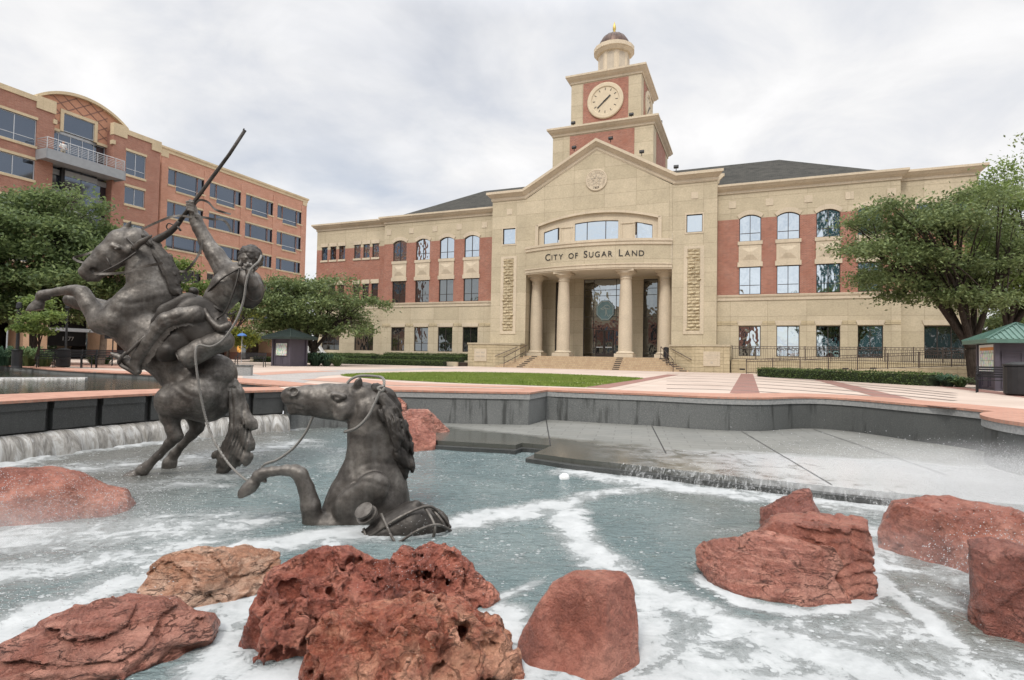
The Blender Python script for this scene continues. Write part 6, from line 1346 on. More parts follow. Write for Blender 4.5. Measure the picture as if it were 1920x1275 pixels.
# head: face turned down to the left and towards us
hc = H(468, 487, -.10); fw_ = np.array([-.42, -.84, -.34]); fw_ /= np.linalg.norm(fw_); up_ = np.array([-.10, -.25, 1.]); up_ -= fw_ * (up_ @ fw_); up_ /= np.linalg.norm(up_); sd_ = np.cross(fw_, up_); hr = 22 * K
def hp(f, s, u): return hc + hr * (fw_ * f + sd_ * s + up_ * u)
S.ell(hc, [fw_, sd_, up_], [hr * .98, hr * .80, hr * 1.0], .02); S.cone(hp(.35, 0, -.45), hp(.55, 0, -.82), hr * .55, hr * .34, .03)
S.cone(hp(.88, 0, .12), hp(1.14, 0, -.26), hr * .09, hr * .15, .012); 
for s_ in (-1, 1):
    S.cone(hp(.86, s_ * .12, .24), hp(.72, s_ * .50, .20), hr * .11, hr * .09, .012); S.cone(hp(.98, s_ * .30, .05), hp(.92, s_ * .36, .04), hr * .13, hr * .11, .012, 'cut'); S.cone(hp(.84, s_ * .31, .04), hp(.82, s_ * .34, .04), hr * .11, hr * .10, .006)
    S.cone(hp(.60, s_ * .52, -.2), hp(.66, s_ * .4, -.3), hr * .2, hr * .16, .02); S.ell(hp(-.05, s_ * .84, -.05), [fw_, sd_, up_], [hr * .2, hr * .08, hr * .28], .01)
S.cone(hp(.93, -.2, -.50), hp(.93, .2, -.50), hr * .05, hr * .05, .01, 'cut'); S.cone(hp(.86, -.14, -.58), hp(.86, .14, -.58), hr * .09, hr * .09, .012); S.cone(hp(.80, -.03, -.86), hp(.80, .03, -.86), hr * .16, hr * .16, .015)
S.displace(lambda P: .006 * fbm(P * 8, 3))
attach(S.obj('rider', MAT['bronze'], None), root)
S = Sdf(hc - hr * 1.6, hc + hr * 1.6, .0125); S.ell(hp(-.12, 0, .22), [fw_, sd_, up_], [hr * 1.02, hr * .95, hr * .98], .01); S.cone(hp(-.6, 0, -.1), hp(-.75, 0, -.5), hr * .5, hr * .35, .03)
for s_ in (-1, 1): S.cone(hp(.05, s_ * .82, .1), hp(.1, s_ * .84, -.25), hr * .16, hr * .1, .02)
S.ell(hp(1.0, 0, -.35), [fw_, sd_, up_], [hr * .82, hr * .80, hr * .86], .02, 'cut')
def curls(P): d1, d2, c_ = worley(P * 17); return .035 * (d1 - .45)
S.displace(curls); attach(S.obj('hair', MAT['bronze_dark'], None), root)
# hat slung on the back, powder horn, belt, chaps fringe
S = sculpt(H, [(425, 480, -.35), (515, 600, .65)], .14, .015); S.ell(H(471, 541, .16), [e1, nv, np.array([0, 0, 1.])], [26 * K, .055, 37 * K], .02); S.ell(H(474, 540, .10), [e1, nv, np.array([0, 0, 1.])], [13 * K, .15, 18 * K], .04)
S.displace(lambda P: .008 * fbm(P * 5, 3)); attach(S.obj('hat', MAT['bronze_dark'], None), root)
attach(tubes('powder_horn', [(spline([H(381, 578, -.34), H(386, 592, -.42), H(396, 607, -.46), H(410, 617, -.46), H(430, 611, -.42)], 5), [K * r for r in np.linspace(3, 8.5, 21)])], 'bronze', root, 8), root)
belt = [H(398 + 24 * math.cos(a) * .9 + 6 * math.sin(a) * 0, 576 + 11 * math.cos(a), -.05 - .21 * math.sin(a)) for a in np.linspace(0, 2 * math.pi, 25)]
attach(tubes('belt', [(belt, 3.6 * K)], 'bronze_dark', root), root)
V = []; F = []; cl = spline([H(372, 606, -.50), H(345, 607, -.60), H(320, 614, -.66), H(305, 632, -.66), H(288, 656, -.66), H(268, 682, -.64)], 10)
for i, q in enumerate(cl):
    tdir = (cl[min(i + 1, len(cl) - 1)] - cl[max(i - 1, 0)]); tdir /= np.linalg.norm(tdir); o = np.cross(tdir, nv); o = o if o @ np.array([.5, 0, -1.]) > 0 else -o; w_ = (6 + 3.5 * random.random()) * K
    V += [tuple(q - o * 5 * K + nv * .05), tuple(q + o * w_ + nv * .03), tuple(q + o * w_ + nv * .055), tuple(q - o * 5 * K + nv * .08)]
for i in range(len(cl) - 1):
    for j in range(4): F.append((i * 4 + j, (i + 1) * 4 + j, (i + 1) * 4 + (j + 1) % 4, i * 4 + (j + 1) % 4))
attach(mesh_obj('fringe', V, F, MAT['bronze']), root)
# stirrup
attach(tubes('stirrup', [(spline([H(243, 660, -.70), H(230, 676, -.70), H(236, 686, -.6), H(246, 688, -.52), H(258, 670, -.48), H(262, 640, -.56)], 4), 3. * K), ([H(232, 682, -.7), H(262, 700, -.6)], 3.5 * K), (spline([H(290, 622, -.62), H(268, 640, -.68), H(243, 664, -.70)], 4), 3 * K)], 'bronze', root), root)
# rifle
m = MB(); m.tube([H(459, 246, -.06), H(430, 290, -.03), H(368, 372, .05), H(337, 414, .06)], [3.0 * K, 3.1 * K, 3.6 * K, 4.4 * K], 8); m.tube([H(452, 259, -.06), H(366, 378, .05)], 2.0 * K, 6); m.tube(spline([H(337, 414, .06), H(326, 427, .06), H(314, 437, .06), H(300, 445, .06), H(286, 454, .06)], 4), list(np.linspace(4.6, 8.2, 17) * K), 8)
m.tube(spline([H(325, 421, .04), H(316, 418, .04), H(312, 425, .04), H(317, 432, .05)], 4), 1.2 * K, 5); m.tube([H(333, 424, .02), H(339, 432, .02)], 2.2 * K, 5); m.tube([H(457, 244, -.08), H(455, 247, -.08)], 1.2 * K, 5)
attach(m.build('rifle', MAT['bronze_dark'], None, True), root)
def ribbon(name, pts, w, mat='bronze', twist=0.):
    P = spline(pts, 6); V = []; F = []
    for i, q in enumerate(P):
        d = P[min(i + 1, len(P) - 1)] - P[max(i - 1, 0)]; d /= np.linalg.norm(d); o = np.cross(d, nv); o /= np.linalg.norm(o); a = twist * math.sin(i * .5); o2 = o * math.cos(a) + nv * math.sin(a)
        for so, sn in ((-1, -1), (1, -1), (1, 1), (-1, 1)): V.append(tuple(q + so * o2 * w * K / 2 + sn * nv * .006))
    n = len(P)
    for i in range(n - 1):
        for j in range(4): F.append((i * 4 + j, (i + 1) * 4 + j, (i + 1) * 4 + (j + 1) % 4, i * 4 + (j + 1) % 4))
    F += [(0, 1, 2, 3), (n * 4 - 4, n * 4 - 1, n * 4 - 2, n * 4 - 3)]
    return attach(mesh_obj(name, V, F, MAT[mat]), root)
ribbon('rifle_strap', [H(365, 383, .03), H(375, 375, .0), (H(390, 380, -.03)), H(402, 393, -.05), H(418, 400, -.08), H(432, 404, -.1)], 4, 'bronze_dark', .5)
ribbon('rifle_strap', [H(365, 404, .05), H(385, 408, 0), H(400, 412, -.03), H(416, 413, -.05), H(426, 422, -.08), H(433, 437, -.1)], 4.5, 'bronze_dark', .5)
ribbon('rein', [H(360, 407, .04), H(338, 404, .02), H(318, 408, -.02), H(290, 420, -.05), H(262, 433, -.05), H(246, 441, -.05)], 4, 'bronze', .3)
ribbon('rein', [H(204, 462, -.1), H(186, 470, -.15), H(165, 480, -.2), H(144, 487, -.25), H(150, 494, -.32), H(167, 500, -.40)], 4, 'bronze', .5)
ribbon('rein', [H(184, 520, -.47), H(212, 520, -.48), H(240, 516, -.42), H(270, 506, -.36), H(306, 498, -.30)], 4.5, 'bronze', .3)
ribbon('rein', [H(336, 508, .02), H(348, 508, -.02), H(362, 494, -.04), H(374, 474, -.02), H(381, 450, .02)], 4.5, 'bronze', .5)
attach(tubes('bridle', [(spline([H(223, 440, -.06), H(238, 450, -.24), H(252, 465, -.3), H(258, 478, -.26)], 5), 1.8 * K), (spline([H(258, 478, -.30), H(232, 498, -.40), H(204, 514, -.45), H(188, 522, -.45)], 5), 1.8 * K), (spline([H(196, 474, -.16), H(206, 492, -.38), H(212, 506, -.36)], 4), 1.8 * K)], 'bronze_dark', root), root)
attach(tubes('cinch', [(spline([H(318, 606, -.44), H(296, 618, -.47), H(270, 634, -.44), H(244, 648, -.3)], 5), 3 * K), ([H(315, 612, -.47), H(298, 600, -.48)], 5 * K)], 'bronze', root), root)
for pts in ([(384, 556, -.20), (398, 540, -.30), (420, 522, -.32), (446, 507, -.24)], [(446, 507, -.26), (436, 545, -.36), (420, 585, -.38), (405, 600, -.34)], [(418, 588, -.3), (428, 592, -.36), (440, 586, -.36)]): attach(tubes('strap', [(spline([H(*q) for q in pts], 5), 1.7 * K)], 'bronze_dark', root), root)
# second horse: swimming, only its fore part above the water
H2, nv2, _ = frame(680, 850, 6.75); K2 = 6.75 / FPX
rope = spline([H(483, 487, -.45), H(476, 500, -.58), H(462, 514, -.66), H(454, 535, -.66), H(449, 570, -.60), H(436, 605, -.58), H(414, 637, -.60), H(392, 650, -.64), H(370, 648, -.68), H(364, 660, -.74), H(366, 690, -.72), H(373, 735, -.66), H(385, 785, -.6), H(402, 825, -.7), H(430, 862, -.9), H(462, 879, -1.2), H2(490, 877, .1), H2(520, 862, 0), H2(552, 838, -.05), H2(575, 808, -.1), H2(587, 782, -.12), H2(592, 776, -.12)], 6)
attach(tubes('lead_rope', [(rope, [.019 - .004 * i / len(rope) for i in range(len(rope))])], 'rope', root), root)
root2 = empty('swimming_horse_statue', H2(680, 962), 0, 'bronze statue of a second horse swimming with head and neck above the water', 'statue')
root2.location.z = WZ - .1
def c2(S, L, k=.04, sq=.75, op='add'): S.chain([H2(a, b, c) for a, b, c, r in L], [r * K2 for *_, r in L], k, op, None if sq is None else (nv2, sq)); return S
S = sculpt(H2, [(455, 700, -.6), (785, 1000, .6)], .08, .0115)
c2(S, [(690, 985, 0, 82), (692, 945, 0, 74), (697, 905, 0, 62), (702, 862, 0, 50), (700, 815, 0, 45), (694, 775, 0, 40), (684, 748, 0, 31)], .06, .78)
c2(S, [(640, 965, -.1, 38), (655, 930, -.06, 34), (668, 905, 0, 30)], .08, .9); c2(S, [(640, 970, .14, 36), (660, 925, .1, 30)], .08, .9); c2(S, [(660, 935, -.34, 30), (700, 900, -.36, 28)], .09, .5)
c2(S, [(672, 745, 0, 29), (655, 753, -.03, 34), (612, 750, -.08, 30.5), (577, 746, -.12, 24), (553, 744, -.15, 20)], .04, .74); c2(S, [(648, 764, -.03, 27), (612, 764, -.08, 19), (575, 765, -.12, 12), (552, 767, -.15, 9.5)], .03, .74)
c2(S, [(645, 765, -.20, 17), (640, 772, -.2, 14)], .06, .6); c2(S, [(542, 738, -.16, 11), (556, 733, -.24, 10)], .03, None)
for d in (-1, 1): c2(S, [(628, 738, -.06 + d * .17, 6), (645, 741, -.05 + d * .18, 6)], .02, None)
c2(S, [(633, 746, -.245, 4.6), (636, 746.5, -.245, 4.6)], .008, None); c2(S, [(623, 750, -.27, 2), (646, 754, -.27, 2)], .02, None, 'cut')
c2(S, [(552, 733, -.31, 7.5), (557, 730, -.25, 5)], .012, None, 'cut'); c2(S, [(541, 733, -.30, 3), (545, 731, -.26, 2)], .012, None, 'cut')
c2(S, [(530, 761, -.20, 3.5), (546, 758, -.25, 4.), (567, 763, -.25, 2.2)], .008, None, 'cut'); c2(S, [(600, 768, -.29, 2), (612, 782, -.25, 2)], .03, None, 'cut')
c2(S, [(668, 728, -.10, 9), (673, 716, -.12, 7), (677, 706, -.13, 1.5)], .015, .6); c2(S, [(680, 730, .12, 8), (681, 718, .14, 2)], .015, .6)
c2(S, [(628, 975, -.28, 26), (592, 965, -.34, 18), (588, 935, -.36, 16.5), (580, 902, -.36, 13.5), (569, 878, -.36, 12.5), (560, 872, -.36, 11), (545, 870, -.36, 9.5), (520, 872, -.36, 8), (503, 876, -.36, 9.5), (495, 881, -.36, 10.5), (487, 891, -.36, 8.5)], .025, .95)
c2(S, [(500, 884, -.36, 6), (507, 890, -.36, 3)], .015, None); c2(S, [(486, 893, -.36, 11.5), (478, 904, -.36, 13), (472, 913, -.36, 13)], .008, None); S.cone(H2(462, 924, -.36), H2(500, 916, -.36), 5 * K2, 10 * K2, .006, 'cut', (nv2, 4.))
c2(S, [(650, 980, .3, 26), (600, 990, .4, 16)], .04, None)
crease(S, H2, nv2, [([(655, 890), (680, 872), (712, 868), (745, 872)], 5, .02), ([(668, 905), (662, 870), (660, 825)], 5, .022), ([(700, 800), (708, 835), (706, 862)], 6, .018), ([(725, 790), (730, 825), (726, 860)], 5, -.014), ([(640, 925), (665, 905), (700, 905), (735, 920)], 5, .024), ([(615, 950), (636, 935), (650, 945)], 5, .02), ([(588, 945), (577, 905), (568, 884)], 3, .014), ([(545, 872), (520, 876), (505, 880)], 2.4, .012),
    ([(650, 724), (662, 745), (668, 770), (660, 786)], 4, .02), ([(612, 768), (630, 775), (648, 768)], 4, .016), ([(622, 741), (634, 739), (647, 745)], 2.6, -.014), ([(624, 749), (634, 753), (646, 751)], 2, .016), ([(560, 742), (590, 752), (622, 762)], 4, .014), ([(600, 728), (575, 728), (556, 724)], 4, .008), ([(546, 742), (556, 748), (566, 744)], 3, .012), ([(532, 760), (548, 758), (568, 764)], 2.2, .03), ([(538, 768), (552, 766), (566, 768)], 2, -.01), ([(682, 745), (690, 765), (684, 790)], 4, .016)], .1)
S.displace(lambda P: .007 * fbm(P * 5, 3) + .002 * fbm(P * 20, 2)); attach(S.obj('horse', MAT['bronze'], None), root2)
S = sculpt(H2, [(690, 715, -.6), (790, 925, .4)], .08, .012)
c2(S, [(706, 733, -.02, 13), (722, 748, -.02, 18), (735, 772, -.02, 18), (742, 800, -.02, 20), (752, 832, -.02, 19), (756, 862, -.02, 17), (754, 890, 0, 14), (757, 912, 0, 5)], .02, .62)
c2(S, [(715, 745, -.14, 11), (735, 768, -.17, 10), (749, 777, -.15, 3)], .015, .6); c2(S, [(722, 770, -.18, 12), (738, 792, -.22, 12), (744, 815, -.24, 10), (742, 838, -.26, 4)], .015, .6); c2(S, [(745, 815, -.1, 13), (765, 835, -.06, 9), (772, 848, -.04, 3)], .015, .6); c2(S, [(748, 850, -.1, 13), (768, 870, -.06, 8), (771, 880, -.04, 3)], .015, .6)
e2 = np.cross(nv2, [0, 0, 1]); dn = np.array([0, 0, 1.]) * .8 - e2 * .6; S.displace(lambda P: -strand(P, (e2 * .8 + np.array([0, 0, .6]), dn), .015, 13)); crease(S, H2, nv2, [([(712 + k * .6, 736), (732 + k, 770), (745 + k, 820), (754 + k * .8, 870), (756 + k * .4, 908)], 2.8, .06) for k in (-16, -9, -2, 5, 12, 19)] + [([(716 + k * .6, 738), (736 + k, 776), (742 + k, 826), (752 + k * .8, 876)], 2.2, -.04) for k in (-12, -5, 2, 9, 16)], .6); attach(S.obj('mane', MAT['bronze_dark'], None, 0), root2)
S = sculpt(H2, [(655, 905, -1.1), (840, 1020, .1)], .1, .013)
c2(S, [(684, 990, -.62, 22), (722, 972, -.60, 31), (765, 962, -.52, 40), (800, 968, -.45, 33)], .03, None); c2(S, [(668, 985, -.66, 8), (720, 952, -.62, 9), (772, 924, -.56, 9)], .02, None)
c2(S, [(745, 950, -.86, 3), (760, 1000, -.8, 3)], .03, None, 'cut'); S.displace(lambda P: .007 * fbm(P * 8, 3)); attach(S.obj('pack', MAT['bronze_dark'], None), root2)
attach(tubes('pack_strap', [(spline([H2(*q) for q in L], 5), 2.6 * K2) for L in ([(664, 988, -.72), (700, 962, -.78), (745, 935, -.76), (790, 922, -.66), (815, 940, -.56), (833, 966, -.5)], [(682, 1000, -.82), (730, 975, -.92), (772, 950, -.92), (805, 948, -.78), (832, 968, -.56)], [(682, 958, -.70), (692, 980, -.80), (712, 1000, -.84)], [(712, 935, -.66), (730, 965, -.92), (752, 995, -.88)], [(786, 924, -.64), (800, 950, -.82), (792, 985, -.76)], [(800, 930, -.58), (816, 950, -.64), (824, 975, -.54)])], 'bronze', root2), root2)
sp0 = H2(690, 938, -.70); ax_ = H2(700, 955, -.62) - sp0; ax_ /= np.linalg.norm(ax_)
m = MB(); lat = [(.04, -.12), (.1, -.115), (.1, -.085), (.05, -.08), (.05, -.05), (.115, -.045), (.115, -.01), (.04, 0), (.035, .1)]
rot = Vector((0, 0, 1)).rotation_difference(Vector(ax_)); m.lathe(lat, 16); m.V = [tuple(Vector(sp0) + rot @ Vector(v)) for v in m.V]; attach(smooth_by_angle(m.build('saddle_horn', MAT['bronze'], None), 40), root2)
attach(tubes('halter_rope', [(spline([H2(*q) for q in L], 6), 2.7 * K2) for L in ([(652, 717, -.24), (660, 709, -.22), (674, 704, -.18), (695, 704, -.14), (713, 706, -.16), (719, 712, -.22), (718, 722, -.28)], [(718, 722, -.30), (708, 724, -.34), (714, 730, -.34), (720, 724, -.32)], [(712, 728, -.34), (702, 750, -.36), (690, 774, -.37), (670, 795, -.34), (647, 806, -.18)])], 'rope', root2), root2)
# ================================================================ VEGETATION
def leaf_mat(name, dark, mid, light, trans=.35):
    t = NT(name); g = t.n('ShaderNodeNewGeometry'); r = g.outputs['Random Per Island']
    c = t.ramp(r, [(.05, dark), (.5, mid), (.95, light)]); c = t.mix(t.mr(t.noise(t.pos(True), .8, 3), .3, .7, 0, .35), c, dark)
    t.fin(c, .55, 0, None, .35); tl = t.n('ShaderNodeBsdfTranslucent'); t.l(t.mix(.6, c, light), tl.inputs[0]); mx = t.n('ShaderNodeMixShader'); mx.inputs[0].default_value = trans
    t.l(t.b.outputs[0], mx.inputs[1]); t.l(tl.outputs[0], mx.inputs[2]); t.l(mx.outputs[0], t.out.inputs[0]); return t.m
MAT['leaf_oak'] = leaf_mat('dark_oak_leaves', (.052, .080, .028), (.125, .172, .062), (.25, .305, .125))
MAT['leaf_bright'] = leaf_mat('bright_green_leaves', (.060, .098, .024), (.145, .21, .055), (.28, .36, .11), .45)
MAT['leaf_yellow'] = leaf_mat('yellow_green_leaves', (.07, .10, .02), (.17, .21, .04), (.36, .37, .08), .45)
MAT['leaf_left'] = leaf_mat('mid_green_leaves', (.048, .080, .030), (.12, .175, .065), (.25, .315, .13), .45)
MAT['leaf_hedge'] = leaf_mat('hedge_leaves', (.032, .055, .016), (.075, .12, .032), (.15, .21, .06), .3)
MAT['blade'] = leaf_mat('strap_leaves', (.05, .09, .035), (.10, .165, .065), (.20, .27, .12), .3)
MAT['blade_blue'] = leaf_mat('blue_green_strap_leaves', (.035, .07, .04), (.06, .115, .07), (.10, .17, .11), .3)
t = NT('oak_bark'); p = t.pos(); n = t.noise(t.mapv(p, (6, 6, 1.2)), 3, 5, .65); MAT['bark'] = t.fin(t.ramp(n, [(.3, (.022, .017, .014)), (.7, (.075, .06, .05))]), .95, 0, t.bump(n, .9, .03), .1)
t = NT('pale_bark'); p = t.pos(); n = t.noise(t.mapv(p, (3, 3, 1.2)), 3, 5, .65); MAT['bark_pale'] = t.fin(t.ramp(n, [(.3, (.15, .11, .085)), (.7, (.30, .24, .19))]), .95, 0, t.bump(n, .4, .01), .1)
def leaves_mesh(C, size, rg, flat=.35, aspect=.5):
    n = len(C); N = rg.normal(size=(n, 3)); N[:, 2] = np.abs(N[:, 2]) + flat; N /= np.linalg.norm(N, axis=1)[:, None]
    A = np.cross(N, rg.normal(size=(n, 3))); A /= np.linalg.norm(A, axis=1)[:, None]; B = np.cross(N, A); L = size * rg.uniform(.6, 1.3, n)[:, None]
    V = np.stack([C - A * L * .5, C + B * L * aspect * .5, C + A * L * .5 - N * L * .12, C - B * L * aspect * .5], 1)
    return V.reshape(-1, 3), np.arange(n * 4).reshape(-1, 4)
def tree(name, base, crown, R, nclump, nleaf, leaf, mat, label, seed, bark='bark', trunk_r=.16, fork=None, group='trees round the plaza', csize=.55, low=-.55, lean=0, cat='tree', limbs=5, extra=()):
    """trunk that forks into limbs, each limb ending in twigs that carry clumps of separate leaves"""
    rg = np.random.default_rng(seed); base = np.array(base, float); crown = np.array(crown, float); R = np.array(R, float)
    root = empty(name, base, 0, label, cat, group)
    # the crown is made of separate flattened boughs, with gaps of air between them
    nl = max(7, nclump // 17); LB = rg.normal(size=(nl * 6, 3)); LB /= np.linalg.norm(LB, axis=1)[:, None]; LB *= (rg.uniform(.25, .80, nl * 6) ** .6)[:, None]; LB = LB[LB[:, 2] > low * .8]; keep_ = []
    for q in LB:
        if all(np.linalg.norm((q - k) * np.array([1, 1, 1.35])) > .34 for k in keep_): keep_.append(q)
        if len(keep_) >= nl: break
    LB = np.array(keep_); li = rg.integers(0, len(LB), nclump); U_ = rg.normal(size=(nclump, 3)); U_ /= np.linalg.norm(U_, axis=1)[:, None]; U_[:, 2] = np.where(U_[:, 2] < -.25, -U_[:, 2] * .6, U_[:, 2]); lr = rg.uniform(.26, .44, len(LB))[li]
    Cn = LB[li] + U_ * (lr * rg.uniform(.35, 1., nclump) ** .5)[:, None] * np.array([1.15, 1.15, .55]); Cn = Cn[Cn[:, 2] > low - .1]
    Ck = crown + Cn * R
    if len(extra): Ck = np.concatenate([Ck, np.array(extra)])
    fk = np.array(fork) if fork is not None else base + (crown - base) * .42 - np.array([0, 0, .1])
    m = MB()
    tp = spline([base, base + (fk - base) * .5 + np.array([rg.normal() * .05, rg.normal() * .05, 0]), fk], 4); m.tube(tp, list(np.linspace(trunk_r * 1.25, trunk_r, len(tp))), 9)
    # limbs: k-means on clump directions
    D = Ck - fk; Dn = D / np.linalg.norm(D, axis=1)[:, None]; cen = Dn[rg.choice(len(Dn), limbs, False)]
    for _ in range(6):
        a = np.argmax(Dn @ cen.T, 1); cen = np.array([Dn[a == i].mean(0) if (a == i).any() else cen[i] for i in range(limbs)]); cen /= np.linalg.norm(cen, axis=1)[:, None]
    for i in range(limbs):
        I = np.where(a == i)[0]
        if len(I) == 0: continue
        end = Ck[I].mean(0); mid = fk + (end - fk) * .5 + np.array([0, 0, .12 * np.linalg.norm(end - fk)]); lp = spline([fk - (fk - base) * .06, mid, end], 6); m.tube(lp, list(np.linspace(trunk_r * .62, trunk_r * .2, len(lp))), 7)
        for j in I[:: max(1, len(I) // 22)]:
            s = lp[min(len(lp) - 1, int(len(lp) * rg.uniform(.35, .95)))]; q = Ck[j]; b = spline([s, s + (q - s) * .5 + np.array([0, 0, .08 * np.linalg.norm(q - s)]), q], 3); m.tube(b, list(np.linspace(trunk_r * .2, .012, len(b))), 4, False)
    o = m.build('trunk', MAT[bark], None, True); attach(o, root)
    idx = rg.integers(0, len(Ck), nleaf); sz = csize * rg.uniform(.55, 1.25, len(Ck)); off = rg.normal(size=(nleaf, 3)) * np.array([1, 1, .55]) * .5
    V, F = leaves_mesh(Ck[idx] + off * sz[idx][:, None], leaf, rg)
    o = mesh_np('crown', V, F, MAT[mat], None); attach(o, root); return root
g_ = lambda x, Y, z=GZ: np.array([(x - 960) / FPX * Y, Y, z])
def P_(x, y, Y): return at(x, y, Y)
tree('oak_tree', P_(62, 690, 33), P_(62, 492, 33), (5.0, 3.8, 4.6), 460, 40000, .25, 'leaf_left', 'big dense green tree at the left edge in front of the brick office building', 1, trunk_r=.17, csize=.95, low=-.75, limbs=6)
tree('oak_tree', P_(-75, 690, 30), P_(-70, 500, 30), (3.8, 3.2, 4.2), 190, 13000, .24, 'leaf_left', 'green tree cut off by the left edge of the view behind the upper pool', 2, trunk_r=.15, csize=.9, low=-.8)
tree('young_tree', P_(188, 686, 35), P_(205, 528, 35), (3.8, 2.8, 3.9), 300, 22000, .24, 'leaf_left', 'pale trunked tree behind the rearing bronze horse', 3, 'bark_pale', .17, csize=.85, low=-.8)
tree('young_tree', P_(66, 676, 27), P_(85, 600, 27), (1.5, 1.4, 1.0), 50, 2600, .20, 'leaf_bright', 'small slender tree rising from the strap leaved plants by the pool', 4, 'bark', .05, csize=.5, low=-.9)
tree('young_tree', P_(330, 684, 42), P_(345, 545, 42), (3.4, 3., 3.2), 220, 13000, .26, 'leaf_bright', 'bright green tree seen between the bronze horse neck and its rider', 5, 'bark', .13, csize=.85, low=-.8)
tree('young_tree', P_(425, 682, 52), P_(432, 600, 52), (3.4, 2.6, 3.0), 110, 7500, .28, 'leaf_yellow', 'yellow green tree behind the bedroll of the bronze rider', 6, 'bark', .12, csize=.85, low=-.9)
tree('young_tree', P_(545, 684, 47), P_(540, 640, 47), (1.5, 1.4, 1.4), 44, 3000, .22, 'leaf_left', 'small dark tree leaning over the far kiosk roof', 7, 'bark', .07, csize=.55, low=-1)
tree('oak_tree', P_(590, 690, 44), P_(592, 588, 44), (5.0, 3.8, 3.25), 360, 30000, .23, 'leaf_oak', 'round crowned oak with a dark forked trunk before the left wing of the hall', 8, 'bark', .24, tuple(P_(588, 655, 44)), csize=.85, low=-.62, limbs=6)
tree('oak_tree', P_(1832, 726, 27), P_(1762, 486, 27), (4.5, 3.4, 3.6), 400, 42000, .17, 'leaf_oak', 'wide spreading oak with a leaning dark trunk before the right wing of the hall', 9, 'bark', .26, tuple(P_(1822, 655, 27)), csize=.78, low=-.80, limbs=6)
tree('oak_tree', P_(1868, 724, 31), P_(1925, 458, 31), (4.6, 3.6, 4.6), 480, 38000, .19, 'leaf_bright', 'tall bright green oak rising behind the near kiosk at the right edge', 10, 'bark', .22, csize=.8, low=-1., limbs=6)
tree('young_tree', P_(1925, 716, 38), P_(1905, 590, 38), (2.6, 2.2, 2.6), 150, 10000, .22, 'leaf_oak', 'dark tree filling the gap behind the near kiosk roof', 12, 'bark', .14, csize=.75, low=-1)
tree('oak_tree', P_(2120, 740, 17), P_(2150, 330, 17), (2.4, 2.2, 3.0), 90, 4000, .12, 'leaf_oak', 'tree outside the right edge whose thin twigs reach into the sky', 11, 'bark', .15, csize=.5, low=-.8, extra=[P_(1918, 262, 17), P_(1930, 290, 17)])
# clipped hedges
def hedge(a, b, w, h, label, seed, mat='leaf_hedge', n=None, z0=GZ, group='clipped hedges'):
    rg = np.random.default_rng(seed); a = np.array(a, float)[:2]; b = np.array(b, float)[:2]; L = np.linalg.norm(b - a); d = (b - a) / L; nn = np.array([-d[1], d[0]]); n = n or int(L * (w + 2 * h) * 260)
    s = rg.uniform(0, L, n); face = rg.random(n); u = np.where(face < .45, rg.uniform(-w / 2, w / 2, n), np.where(face < .8, -w / 2, w / 2)); z = np.where(face < .45, h, rg.uniform(0, h, n))
    bump = .12 * fbm(np.stack([s * 1.6, u * 2, z * 2 + seed], 1), 3); C = np.stack([a[0] + d[0] * s + nn[0] * (u * (1 + bump)), a[1] + d[1] * s + nn[1] * (u * (1 + bump)), z0 + z * (1 + bump * (z > h * .5)) - .03], 1) + rg.normal(0, .035, (n, 3))
    root = empty('hedge', (*((a + b) / 2), z0), 0, label, 'hedge', group); V, F = leaves_mesh(C, .085, rg, .2, .6); attach(mesh_np('foliage', V, F, MAT[mat]), root)
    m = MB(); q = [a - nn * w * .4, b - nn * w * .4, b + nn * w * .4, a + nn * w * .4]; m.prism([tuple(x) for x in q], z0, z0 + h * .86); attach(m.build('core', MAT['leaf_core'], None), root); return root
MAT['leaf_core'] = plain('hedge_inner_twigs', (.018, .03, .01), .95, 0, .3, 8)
hv = lambda u, v: (UV * (UC + u) + VV * v)
hedge(gz(1428, 706, GZ), gz(1752, 724, GZ), .75, .55, 'long clipped hedge below the ramp on the right of the steps', 21)
hedge(hv(-32, 41.8), hv(-12.2, 44.2), .9, .5, 'low front hedge along the left wing planting bed', 22)
hedge(hv(-33, 45.4), hv(-21, 45.8), 1., .5, 'middle hedge row on the left planting bed, left part', 23, z0=-.55); hedge(hv(-20.4, 45.8), hv(-11.6, 46.4), 1., .55, 'middle hedge row on the left planting bed, part nearest the steps', 24, z0=-.55)
hedge(hv(-32, 48.4), hv(-22.5, 48.4), .8, .55, 'back hedge row under the left wing windows, left part', 25, z0=-.45); hedge(hv(-21.5, 48.4), hv(-11.6, 48.4), .8, .62, 'back hedge row under the left wing windows, part nearest the steps', 26, z0=-.4)
bed = empty('planting_bed', hv(-22, 45) + np.array([0, 0, GZ]), 0, 'raised planting bed with a pale stone edge below the left wing', 'planting bed')
def bedpoly(L): return [tuple(hv(u, v)[:2]) for u, v in L]
attach(MB().prism(bedpoly([(-34, 43.2), (-11.4, 45.0), (-11.4, 49.9), (-34, 49.9)]), GZ, -.60).build('soil', MAT['soil'] if 'soil' in MAT else plain('soil', (.05, .035, .025), .95), None), bed)
attach(MB().prism(bedpoly([(-34, 42.9), (-11.3, 44.7), (-11.3, 45.0), (-34, 43.2)]), GZ, -.52).build('edge', MAT['lime'], None), bed)
attach(MB().prism(bedpoly([(-34, 42.9 + 0), (-34, 41), (-11.6, 43.4), (-11.6, 44.65)]), GZ, GZ + .03).build('front_soil', MAT['leaf_core'], None), bed)
